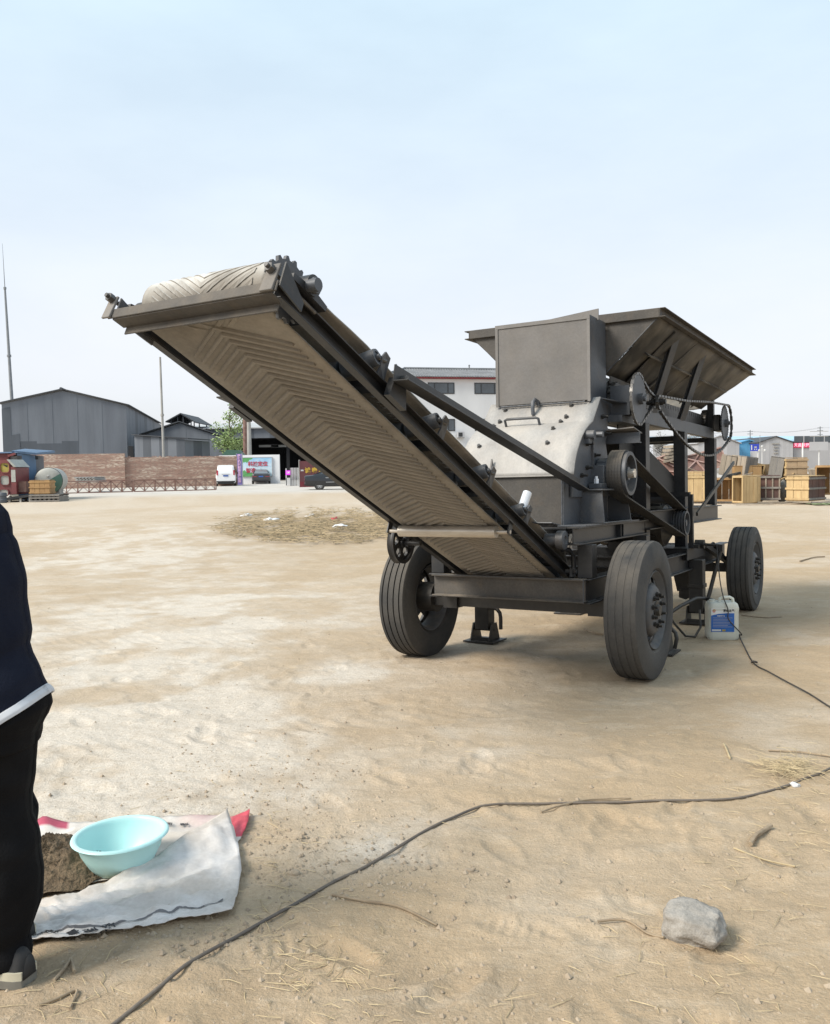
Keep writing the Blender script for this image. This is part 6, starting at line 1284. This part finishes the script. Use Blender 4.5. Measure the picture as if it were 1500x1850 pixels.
# sticks and straws lying about
mt['straw']=M('dry_straw',(.50,.40,.24),(.36,.28,.165),rough=.8,scale=20); mt['twig2']=M('dry_stick',(.36,.28,.19),(.24,.18,.12),rough=.85,scale=20)
def stick(label,pts,r,mat='twig2',name='dry_stick'): return tag(MB().tube(smooth_path([G(x,y,r*1.6) for x,y in pts],4),r,6).build(name,mt[mat],smooth=60),label,'stick')
stick('short thick crooked stick on the sand above the stone',[(1356,1529),(1366,1517),(1378,1508),(1393,1499)],.009)
stick('long straight pale straw above the stone',[(1326,1535),(1380,1554),(1437,1572)],.0035,'straw','straw_stem')
stick('pale straw lying upright-looking near the cable at right',[(1308,1346),(1313,1358),(1319,1372)],.005,'straw','straw_stem')
stick('long thin dark twig along the right edge',[(1388,1356),(1440,1360),(1480,1366),(1530,1373)],.005)
stick('thin twig lying just above the cable at centre',[(978,1472),(1020,1459),(1070,1446),(1140,1442)],.004)
stick('forked pale twig below the white sack',[(98,1779),(112,1762),(126,1743),(129,1741),(135,1760)],.005)
stick('bent twig at the bottom left corner',[(72,1816),(100,1808),(137,1792),(136,1806),(127,1826)],.004)
stick('curved thin twig below the cable at centre left',[(600,1622),(660,1632),(720,1640),(790,1672)],.0045)
stick('crooked twig left of the grey stone',[(1080,1668),(1130,1666),(1170,1682),(1200,1696)],.004)
stick('small brown stick under the crusher axle',[(1056,1142),(1075,1148),(1090,1150)],.012)
stick('twig on the sand behind the jerrycan',[(1340,1112),(1380,1116),(1412,1115)],.006)
stick('dark branch far right beside the front wheel',[(1445,1016),(1470,1010),(1490,1008)],.012)
# loose straw, crumbs and pebbles that nobody could count
def blades(n,fn,L,wd,mat,label,cat,seed,name='loose_straw',lift=.004):
    rd=random.Random(seed); m=MB()
    for i in range(n):
        p,k=fn(rd); a=rd.uniform(0,6.28); l=L*rd.uniform(.3,1.0)*k; d=Vector((math.cos(a),math.sin(a),0)); b=a+rd.uniform(-.5,.5); d2=Vector((math.cos(b),math.sin(b),0))
        p0=p+Vector((0,0,lift*rd.uniform(.5,1.5))); p1=p0+d*l*.5+Vector((0,0,l*rd.uniform(0,.10))); p2=p1+d2*l*.5-Vector((0,0,l*rd.uniform(0,.06))); w_=wd*k*rd.uniform(.6,1.3)
        s=Vector((-d.y,d.x,0))*w_; u=Vector((0,0,w_*1.2))
        m.add([p0-s,p0+s,p0+u,p1-s,p1+s,p1+u,p2-s*.4,p2+s*.4,p2+u*.4],[(0,3,5,2),(2,5,4,1),(3,6,8,5),(5,8,7,4)])
    return tag(m.build(name,mat),label,cat,kind='stuff')
clus=[(1430,1395,60,26,1.0),(1440,1460,80,60,.8),(1400,1520,80,60,.35),(110,1790,90,50,.5),(540,1740,60,30,.5),(470,1540,50,60,.5),(1290,1740,120,80,.3),(500,1640,60,40,.5),(620,1790,120,60,.4)]
def f_straw(rd):
    if rd.random()<.72:
        x,y,rx,ry,s=rd.choice(clus); px=x+rd.gauss(0,rx); py=y+rd.gauss(0,ry)
    else: px=rd.uniform(-100,1600); py=rd.uniform(1130,1880)
    py=min(max(py,1000),1990); return G(px,py),1
blades(600,f_straw,.095,.0011,mt['straw'],'thin loose straws scattered over the sand','straw',3)
blades(260,lambda rd:(G(1425+rd.gauss(0,26),1392+rd.gauss(0,10)),1),.16,.0011,mt['straw'],'tuft of dry straw beside the cable at right','straw',8,'straw_tuft',.02)
mt['deadgrass']=M('dead_grass',(.36,.275,.165),(.25,.19,.11),rough=.9,scale=.8)
def f_grass(rd):
    while True:
        px=rd.uniform(380,800); py=rd.uniform(915,992); e=((px-585)/215)**2+((py-952)/34)**2
        if e<1.0 and rd.random()<1.1-e and mnoise.noise(Vector((px*.03,py*.10,0)))>-.22: break
    return G(px,py),1
blades(6500,f_grass,.34,.008,mt['deadgrass'],'patch of flattened dead grass in the middle distance','dead grass',5,'dead_grass',.05)
def pebbles(n,seed):
    rd=random.Random(seed); m=MB()
    for i in range(n):
        if rd.random()<.5: px=rd.uniform(-100,1600); py=rd.uniform(1050,1880)
        else: x,y,rx,ry=rd.choice(((1000,1140,130,30),(470,1425,130,40),(650,1585,120,25),(560,1530,90,40),(330,1690,120,30))); px=x+rd.gauss(0,rx); py=max(1000,y+rd.gauss(0,ry))
        p=G(px,min(py,1990)); s=rd.choice((.003,.004,.005,.007,.011))*rd.uniform(.6,1.2); q=[Vector((rd.uniform(-1,1),rd.uniform(-1,1),rd.uniform(.2,1))) for k in range(2)]
        m.add([p+Vector(v)*s for v in ((1,0,.1),(.3,.9,0),(-.8,.5,.1),(-.7,-.6,0),(.3,-1,.1),(q[0].x*.3,q[0].y*.3,.9))],[(0,1,5),(1,2,5),(2,3,5),(3,4,5),(4,0,5)])
    return tag(m.build('loose_pebbles',mt['pebble']),'small pebbles and earth crumbs scattered over the sand','pebbles',kind='stuff')
mt['pebble']=M('earth_crumbs',(.42,.34,.25),(.27,.21,.15),rough=.95,scale=3)
pebbles(2800,9)
mt['trash']=M('white_plastic_film',(.70,.70,.70),(.6,.6,.6),rough=.5,scale=5); mt['trashr']=M('red_plastic_film',(.50,.07,.07),rough=.5)
def litter(px,py,sx,sy,sz,mat,label,seed): return rock('plastic_scrap',label,'litter',G(px,py)+Vector((0,0,sz*.5)),sx,sy,sz,mt[mat],seed,.5,sub=3)
litter(488,943,.22,.3,.09,'trash','crumpled white plastic in the dead grass, left one',1); litter(562,933,.16,.2,.06,'trash','small white plastic scrap in the dead grass, farther one',2); litter(606,942,.12,.2,.08,'trashr','small red plastic scrap in the dead grass',3); litter(615,955,.18,.2,.08,'trash','white plastic scrap below the red one in the dead grass',4); litter(445,932,.14,.2,.05,'trash','faint white scrap at the left end of the dead grass',5)
litter(1437,1421,.018,.014,.010,'trash','tiny crumpled white tissue lying against the cable',6); litter(853,1580,.022,.012,.008,'pebble','flat pale stone chip below the cable at centre',7); litter(531,1582,.016,.012,.010,'pebble','small pale stone chip right of the white sack',8)
# ---- sack, earth heap, bowl
def poly_sheet(poly,nx,ny,zf,col=None):
    """poly: (left edge pts, right edge pts) in photo pixels from far to near -> grid on the ground"""
    Lf,Rt=poly; rows=[]
    def interp(P,t):
        k=t*(len(P)-1); i=min(int(k),len(P)-2); f=k-i; return (P[i][0]+(P[i+1][0]-P[i][0])*f,P[i][1]+(P[i+1][1]-P[i][1])*f)
    for j in range(ny+1):
        a=interp(Lf,j/ny); b=interp(Rt,j/ny); row=[]
        for i in range(nx+1):
            t=i/nx; p=G(a[0]+(b[0]-a[0])*t,a[1]+(b[1]-a[1])*t); p.z+=zf(t,j/ny,p); row.append(p)
        rows.append(row)
    return rows
mt['sack']=M('woven_white_plastic',(.66,.625,.59),(.48,.43,.375),rough=.6,scale=4,grime=.3,bump=.15,bscale=260,speck=.05,attr='tint')
mt['earth']=M('damp_brown_earth',(.175,.125,.076),(.11,.078,.048),rough=.95,scale=14,bump=.9,bscale=60,speck=.3)
sk=empty('woven_sack','opened white woven plastic sack with a red corner under the bowl','sack')
def sheet_obj(name,rows,tint):
    mb=MB().grid(rows); me=mb.mesh(name,mt['sack'],60); at_=me.attributes.new('tint','FLOAT_COLOR','POINT'); nx=len(rows[0])
    for k in range(len(me.vertices)): at_.data[k].color=(*tint((k%nx)/(nx-1),(k//nx)/(len(rows)-1)),1)
    return put(name,me,sk,solid=.0015)
def wr(p,a=.012,f=9,s=0): return a*.55*(1-2.2*abs(mnoise.noise(Vector((p.x*f*1.3+p.y*4,p.y*f*1.1-p.x*3,s+8)))))+a*(mnoise.noise(Vector((p.x*f,p.y*f*1.6,s)))+.5*mnoise.noise(Vector((p.x*f*2.7+p.y*9,p.y*f*2.2,s+3))))
back=poly_sheet(([(20,1495),(10,1540),(0,1600),(-10,1640)],[(452,1478),(449,1500),(440,1518),(425,1545)]),60,40,lambda u,v,p:.008+wr(p,.007,9)+.02*max(0,(u-.93)/.07)*(1-v)+.035*math.exp(-((u-.14)/.05)**2)*max(0,1-v*5))
def tb_(u,v):
    if u>.90 and v<.75: return (.95,.13,.20) if u>.93 else (.95,.45,.48)
    if .05<u<.24 and v<.10: return (.72,.12,.22)
    if u>.66 and v<.35: k=max(0,1-abs(u-.80)/.12)*(1-v/.35)*.5; return (1,1-k*.6,1-k*.55)
    return (1,.985,.96)
sheet_obj('back_layer',back,tb_)
def fz(u,v,p):
    ridge=.055*math.exp(-((v-.02)/.16)**2)*(sstep(.35,.95,np.array(u))*1.0)
    fold=.020*math.exp(-((v-.30-.12*u)/.09)**2)*(.4+.6*u)
    return .016+float(ridge)+fold+wr(p,.012,8,5)+wr(p,.006,26,9)+.004*math.sin(v*26+u*5)*(v<.8)
front=poly_sheet(([(-20,1640),(-10,1665),(0,1690),(20,1712),(36,1722)],[(412,1500),(432,1545),(437,1590),(428,1632),(420,1658)]),80,50,fz)
# bow the far edge of the flap down behind the bowl
nx=len(front[0])
for j,row in enumerate(front):
    v=j/(len(front)-1)
    for i,p in enumerate(row):
        u=i/(nx-1); sag=math.sin(math.pi*u)*(1-v)**1.2; d=G(300,1600)-G(300,1560); p.x+=d.x*sag*1.0; p.y+=d.y*sag*1.0
        s2=math.sin(math.pi*u)*v*v; d2=G(250,1700)-G(250,1718); p.x-=d2.x*s2*0; p.y+=d2.y*s2*-.2; p.z=p.z
sheet_obj('front_flap',front,lambda u,v:(1,1,1.02) if v>.05 else (.98,.96,.95))
cr_=poly_sheet(([(395,1505),(400,1520)],[(420,1478),(440,1600)]),8,8,lambda u,v,p:.05+.05*math.sin(math.pi*v)*u+wr(p,.01,14)); 
# printed strip along the near edge
def onflap(u,v): return front[int(v*50)][int(u*80)].copy()
strip=MB(); sr=[]
for i in range(2,76): sr.append([front[36][i]+Vector((0,0,.004)),front[37][i]+Vector((0,0,.004))])
strip.grid(sr).build('printed_line',M('faded_grey_print',(.16,.155,.16),rough=.8),sk)
for k,chh in enumerate('较量质以'):
    i=14+k*7; p=front[41][i]; q=front[41][i+3]; e=(q-p).normalized(); n_=(front[44][i]-front[40][i]).normalized(); up=e.cross(-n_).normalized()
    Mx=Matrix(((-e.x,n_.x,up.x,p.x),(-e.y,n_.y,up.y,p.y),(-e.z,n_.z,up.z,p.z+.006),(0,0,0,1)))
    text(chh,.046,mt['blacktext'],sk,Mx,.0008,'printed_character',.0006)
for k,chh in enumerate('饲料'):
    p=back[9][40+k*4]; q=back[9][43+k*4]; e=(q-p).normalized(); n_=(back[5][40]-back[12][40]).normalized(); Mx=Matrix(((e.x,n_.x,0,p.x),(e.y,n_.y,0,p.y),(e.z,n_.z,1,p.z+.01),(0,0,0,1)))
    text(chh,.036,mt['blacktext'],sk,Mx,.0008,'printed_character',.0006)
# heap of earth
rd=random.Random(2); hc=G(95,1585); rows=[]
for j in range(46):
    rr=j/45; row=[]
    for i in range(72):
        a=2*math.pi*i/72; R0=.20*(1+.18*mnoise.noise(Vector((math.cos(a)*1.3,math.sin(a)*1.3,4)))); x=hc.x-.02+R0*rr*math.cos(a)*1.0; y=hc.y+.03+R0*rr*math.sin(a)*1.25
        z=HZ(x,y)+.010+.105*max(0,1-rr**1.5)**1.1+.012*mnoise.noise(Vector((x*22,y*22,1)))+.008*mnoise.noise(Vector((x*60,y*60,2)))*(rr<.97); row.append((x,y,z))
    rows.append(row+[row[0]])
tag(MB().grid(rows).build('earth_heap',mt['earth'],smooth=70),'heap of damp brown earth on the sack left of the bowl','earth heap')
mm_=MB()
for i in range(900):
    a=rd.uniform(0,6.28); rr=abs(rd.gauss(0,.5)); x=hc.x-.03+.21*rr*math.cos(a); y=hc.y+.03+.26*rr*math.sin(a); z=HZ(x,y)+.012+.105*max(0,1-min(rr,1)**1.5)**1.1; s=rd.uniform(.002,.006)
    if rr>1.25: continue
    mm_.add([(x+s,y,z),(x-s*.5,y+s,z),(x-s*.6,y-s,z),(x,y,z+s*1.3)],[(0,1,3),(1,2,3),(2,0,3)])
tag(mm_.build('earth_crumbs',mt['earth']),'crumbs of brown earth around the heap on the sack','earth',kind='stuff')
# bowl
mt['bowl']=M('pale_turquoise_plastic',(.46,.71,.70),(.44,.69,.685),rough=.35,scale=4,spec=.4)
pbw=mt['bowl'].node_tree.nodes['Principled BSDF']; pbw.inputs['Subsurface Weight'].default_value=.3; pbw.inputs['Subsurface Radius'].default_value=(.03,.04,.04)
bo_=[(.004,0),(.004,.085),(.008,.098),(.03,.114),(.075,.138),(.112,.148),(.117,.152),(.118,.163),(.1215,.168),(.126,.166),(.1285,.158),(.127,.150),(.122,.1455),(.110,.1435),(.075,.133),(.034,.110),(.014,.094),(.011,.080),(.010,0)]
bw=MB().lathe(bo_,(0,0,0),(0,0,1),72).build('plastic_bowl',mt['bowl'],smooth=60); b0=G(207,1592); bw.location=b0+Vector((.0,.08,.006)); bw.rotation_euler=(R(0),R(-1),0); tag(bw,'pale turquoise plastic bowl standing tilted on the white sack','bowl')
# ------------------------------------------------------------------ person at the left edge, back towards us
pe_g=G(8,1786); S=1574/2.36
def X(px): return (px-750)/S
def Z(py): return EYE-(py-856)/S
PY=2.36
mt['navy']=M('navy_sweatshirt',(.0085,.011,.022),(.013,.016,.028),spec=.15,rough=.95,scale=12,bump=.25,bscale=160); mt['trouser']=M('black_trousers',(.0045,.0045,.0055),(.008,.008,.009),spec=.15,rough=.9,scale=9,bump=.2,bscale=140); mt['hem']=M('white_shirt_hem',(.66,.67,.70),rough=.8,scale=6); mt['skin']=M('skin',(.42,.27,.19),(.36,.22,.15),rough=.5,scale=8); mt['hair']=M('black_hair',(.012,.011,.010),rough=.5,scale=30); mt['shoe']=M('black_canvas_shoe',(.022,.022,.024),(.035,.034,.034),rough=.8,scale=10); mt['outsole']=M('grey_rubber_outsole',(.20,.19,.165),(.15,.14,.12),rough=.8,scale=12); mt['sole']=M('cream_rubber_sole',(.56,.52,.40),(.46,.42,.32),rough=.6,scale=10)
F_=Vector((-.95,.30,0)).normalized(); LFT=Vector((-F_.y,F_.x,0)); rgt=-LFT
gz0=float(gz(X(0),PY))
def X(px): return (px-17-750)/S
def ring(py,edge,hw,hd=.14,ph=0,dy=0): return ((X(edge)-hw,PY+dy,Z(py)-ph),hw,hd,ph)
# skeleton: one continuous skinned body, bent forward from the hips
hip=Vector((X(84)-.165,PY,Z(1270))); chest=Vector((X(48)-.205,PY,Z(1050)-.13)); neck=Vector((X(-18)-.085,PY,Z(922)-.08)); head=neck+F_*.10+Vector((0,0,.10)); crown_=head+F_*.05+Vector((0,0,.11))
V_=[hip,hip.lerp(chest,.5),chest,neck,head,crown_]; rad_=[(.115,.11),(.11,.105),(.115,.12),(.05,.05),(.082,.098),(.05,.06)]; Ed=[(0,1),(1,2),(2,3),(3,4),(4,5)]
def addc(root,pts,rads):
    p=root
    for q,r in zip(pts,rads): V_.append(Vector(q)); rad_.append((r,r)); Ed.append((p,len(V_)-1)); p=len(V_)-1
    return p
rl=[(1320,70,.115),(1345,59,.105),(1390,52,.098),(1438,48,.092),(1484,50.5,.090),(1510,57,.092),(1535,63.5,.093),(1575,65,.092),(1616,63.5,.088),(1650,57,.082),(1677,48,.074),(1712,37,.064),(1738,37,.066),(1752,36,.064)]
def legc(k): py,e,h=rl[k]; return Vector((X(e)-h,PY,Z(py)))
legs={}
for s in (-1,1):
    o_=Vector((0,0,0)) if s<0 else Vector((-.10,.20,0))
    hp=legc(0)+Vector((0,.02,.03))+o_*.55; kn=legc(4)+o_; an=legc(12)+o_+Vector((0,0,.03)); toe=Vector((an.x,an.y,gz0+.035))+F_*.14
    addc(0,[hp,hp.lerp(kn,.5),kn,legc(8)+o_,an,toe],[.085,.072,.058,.056,.040,.034]); legs[s]=(hp,kn,an,toe)
arms={}
for s,off in ((1,rgt),(-1,LFT)):
    sh=chest.lerp(neck,.5)+off*.15-Vector((0,0,.02)); el=sh+off*.02+F_*.08-Vector((0,0,.27)); wr_=el+F_*.18-Vector((0,0,.13))-off*.03; pm=wr_+F_*.06-Vector((0,0,.045))
    k=addc(2,[sh,sh.lerp(el,.5),el,el.lerp(wr_,.5),wr_,pm],[.06,.048,.042,.038,.028,.032]); arms[s]=(sh,el,wr_,pm)
    for j,(oo,l) in enumerate(((-.026,.062),(-.009,.070),(.009,.066),(.025,.052))):
        b=pm+off*oo+F_*.02-Vector((0,0,.01)); addc(k,[b,b+F_*l*.5-Vector((0,0,.018)),b+F_*l*.8-Vector((0,0,.045))],[.0095,.0088,.0075])
    tb0=wr_+F_*.02-off*.025; addc(k-1,[tb0-off*.012+F_*.015,tb0-off*.02+F_*.045],[.011,.009])
me=bpy.data.meshes.new('person'); me.from_pydata([tuple(v) for v in V_],Ed,[]); me.update(); me.materials.append(mt['skin'])
per=put('person',me); md=per.modifiers.new('skin','SKIN'); md.use_smooth_shade=True
for i,r in enumerate(rad_): me.skin_vertices[0].data[i].radius=r
me.skin_vertices[0].data[0].use_root=True
ss=per.modifiers.new('sub','SUBSURF'); ss.levels=1; ss.render_levels=2
tag(per,'person in navy hooded sweatshirt and black trousers standing with back to us','person')
# clothing: lofted shells following the body
def loft(name,rings,mat,n=28,smooth=70,solid=.006):
    rows=[]
    for c,a,b,ph in rings:
        c=Vector(c); row=[]
        for i in range(n):
            t=2*math.pi*i/n; w=1+.035*mnoise.noise(Vector((math.cos(t)*2,math.sin(t)*2,c.z*11)))*(abs(math.cos(t))<.9); row.append(c+Vector((math.cos(t)*a*w,math.sin(t)*b*w,ph*math.cos(t))))
        rows.append(row+[row[0]])
    # extra rows in between so that folds read
    out=[]
    for r0,r1 in zip(rows,rows[1:]):
        for k in range(6):
            f=k/6; out.append([p.lerp(q,f)+(lambda z:Vector((.010*mnoise.noise(Vector((z.x*6,z.y*6,z.z*15))),.010*mnoise.noise(Vector((z.x*7+5,z.y*7,z.z*17))),0)))(p.lerp(q,f)) for p,q in zip(r0,r1)])
    out.append(rows[-1])
    return MB().grid(out).build(name,mat,per,smooth=smooth,solid=solid)
loft('sweatshirt',[ring(1252,83.5,.172,.165,.125),ring(1240,81,.172,.163,.125),ring(1215,73,.17,.16,.115),ring(1185,60,.167,.158,.11),ring(1165,54,.168,.155,.11),ring(1140,56,.175,.158,.115),ring(1090,54,.19,.165,.13),ring(1040,48,.20,.172,.15),ring(1005,41,.205,.175,.165),ring(975,31,.195,.165,.175),ring(948,18,.15,.13,.155),ring(930,2,.10,.10,.12),ring(922,-18,.075,.08,.10)],mt['navy'],40)
loft('hood',[ring(985,17,.10,.115,.10),ring(968,24.5,.125,.125,.125),ring(946,25.5,.13,.128,.135),ring(925,20,.118,.118,.12),ring(908,6,.09,.095,.09),ring(900,-8,.06,.07,.05),ring(898,-22,.02,.02,.01)],mt['navy'],30)
loft('shirt_hem',[ring(1259,90,.190,.181,.125),ring(1253,89.5,.190,.181,.125),ring(1244,84,.180,.170,.125)],mt['hem'],40)
loft('trousers',[ring(1350,60,.150,.165),ring(1328,66,.156,.165),ring(1302,80,.168,.165,.03),ring(1280,85.5,.171,.163,.07),ring(1264,84.5,.168,.160,.12),ring(1250,81,.164,.156,.125)],mt['trouser'],36)
loft('trouser_leg',[ring(py,e,h,h*1.08,.015) for py,e,h in rl],mt['trouser'],30)
loft('trouser_leg',[((X(e)-h-.10,PY+.20 if py>1400 else PY+.11+.09*(py-1320)/80,Z(py)),h,h*1.08,.015) for py,e,h in rl],mt['trouser'],28)
MB().tube([Vector((X(84)-.165+math.cos(t)*.176,PY+math.sin(t)*.168,Z(1298)+.05*math.cos(t))) for t in [R(a) for a in range(-75,-20,6)]],.0022,5).build('pocket_seam',mt['navy'],per)
MB().tube([chest.lerp(neck,.2),chest.lerp(neck,.7),neck+F_*.01-Vector((0,0,.01))],[.15,.115,.085],20).build('collar',mt['navy'],per,smooth=70)
for s in (1,-1):
    sh,el,wr_,pm=arms[s]; m=MB(); pts_=[sh.lerp(chest,.35),sh,sh.lerp(el,.5),el,el.lerp(wr_,.5),wr_.lerp(el,.08)]; m.tube(smooth_path(pts_,4),[.082+(.05-.082)*i/20 for i in range(21)],14).build('sleeve',mt['navy'],per,smooth=70)
def shoe(c,f,name='shoe'):
    s=Vector((-f.y,f.x,0)); rows=[]; rows2=[]; rows3=[]
    for i in range(15):
        t=i/14; x=-.095+.275*t; w=.030+.014*math.sin(math.pi*min(1,t*1.15))+.006*(t>.5); w*= (1 if .06<t<.93 else .80); h=.098-.052*sstep(.55,.95,np.array(t)); h=float(h)*(1 if t<.93 else .75)*(1 if t>.04 else .85)
        o=c+f*x; rows.append([o+s*w*math.cos(R(a))*1.0+Vector((0,0,.022+max(0,h-.022)*math.sin(R(a)))) for a in range(0,181,15)])
        rows2.append([o+s*(w+.006)+Vector((0,0,.024)),o+s*(w+.006)+Vector((0,0,.046)),o-s*(w+.006)+Vector((0,0,.046)),o-s*(w+.006)+Vector((0,0,.024))]); rows3.append([o+s*(w+.004)+Vector((0,0,.0)),o+s*(w+.007)+Vector((0,0,.0235)),o-s*(w+.007)+Vector((0,0,.0235)),o-s*(w+.004)+Vector((0,0,.0))])
    um=MB().grid(rows); um.add(rows[0],[tuple(range(len(rows[0])))]); um.add(rows[-1],[tuple(range(len(rows[0])))[::-1]]); u=um.build(name,mt['shoe'],per,smooth=60,solid=.004); m=MB().grid([r+[r[0]] for r in rows2]); m.add(rows2[0],[(0,1,2,3)]); m.add(rows2[-1],[(3,2,1,0)]); m.build('sole',mt['sole'],u,smooth=50); m=MB().grid([r+[r[0]] for r in rows3]); m.add(rows3[0],[(0,1,2,3)]); m.add(rows3[-1],[(3,2,1,0)]); m.build('outsole',mt['outsole'],u,smooth=50)
a_=legs[-1][2]; c0=Vector((X(50)-.092,PY-.01,HZ(X(30),PY)+.006)); shoe(c0,F_); a_=legs[1][2]; shoe(Vector((a_.x,a_.y,HZ(a_.x,a_.y)+.006)),F_)
rows=[]
for i in range(9):
    t=i/8; a=math.pi*t*.62; rows.append([head+Vector((0,0,.045))+Vector((math.cos(p)*.086*math.sin(a+.02),math.sin(p)*.082*math.sin(a+.02),.095*math.cos(a)))-F_*.015 for p in [2*math.pi*k/24 for k in range(25)]])
MB().grid(rows).build('hair',mt['hair'],per,smooth=80,solid=.01)
for s in (1,-1):
    off=(rgt if s>0 else LFT); e=head+F_*.066+off*.028+Vector((0,0,.02)); MB().lathe([(-.012,0),(-.009,.009),(0,.012),(.009,.009),(.012,0)],e,F_,14).build('eye',mt['hair'],per,smooth=80)
    MB().lathe([(-.006,.012),(0,.022),(.012,.024),(.012,.012)],head+off*.068+Vector((0,0,.005)),off,14).build('ear',mt['skin'],per,smooth=80)
MB().prism([head+F_*.064+Vector((0,0,.03)),head+F_*.098-Vector((0,0,.012)),head+F_*.062-Vector((0,0,.02))],LFT*.02).build('nose',mt['skin'],per,bevel=.006)
MB().tube([head+F_*.062+LFT*.02-Vector((0,0,.042)),head+F_*.072-Vector((0,0,.041)),head+F_*.062-LFT*.02-Vector((0,0,.042))],.006,6).build('mouth',mt['red'],per,smooth=60)
bpy.context.view_layer.update()
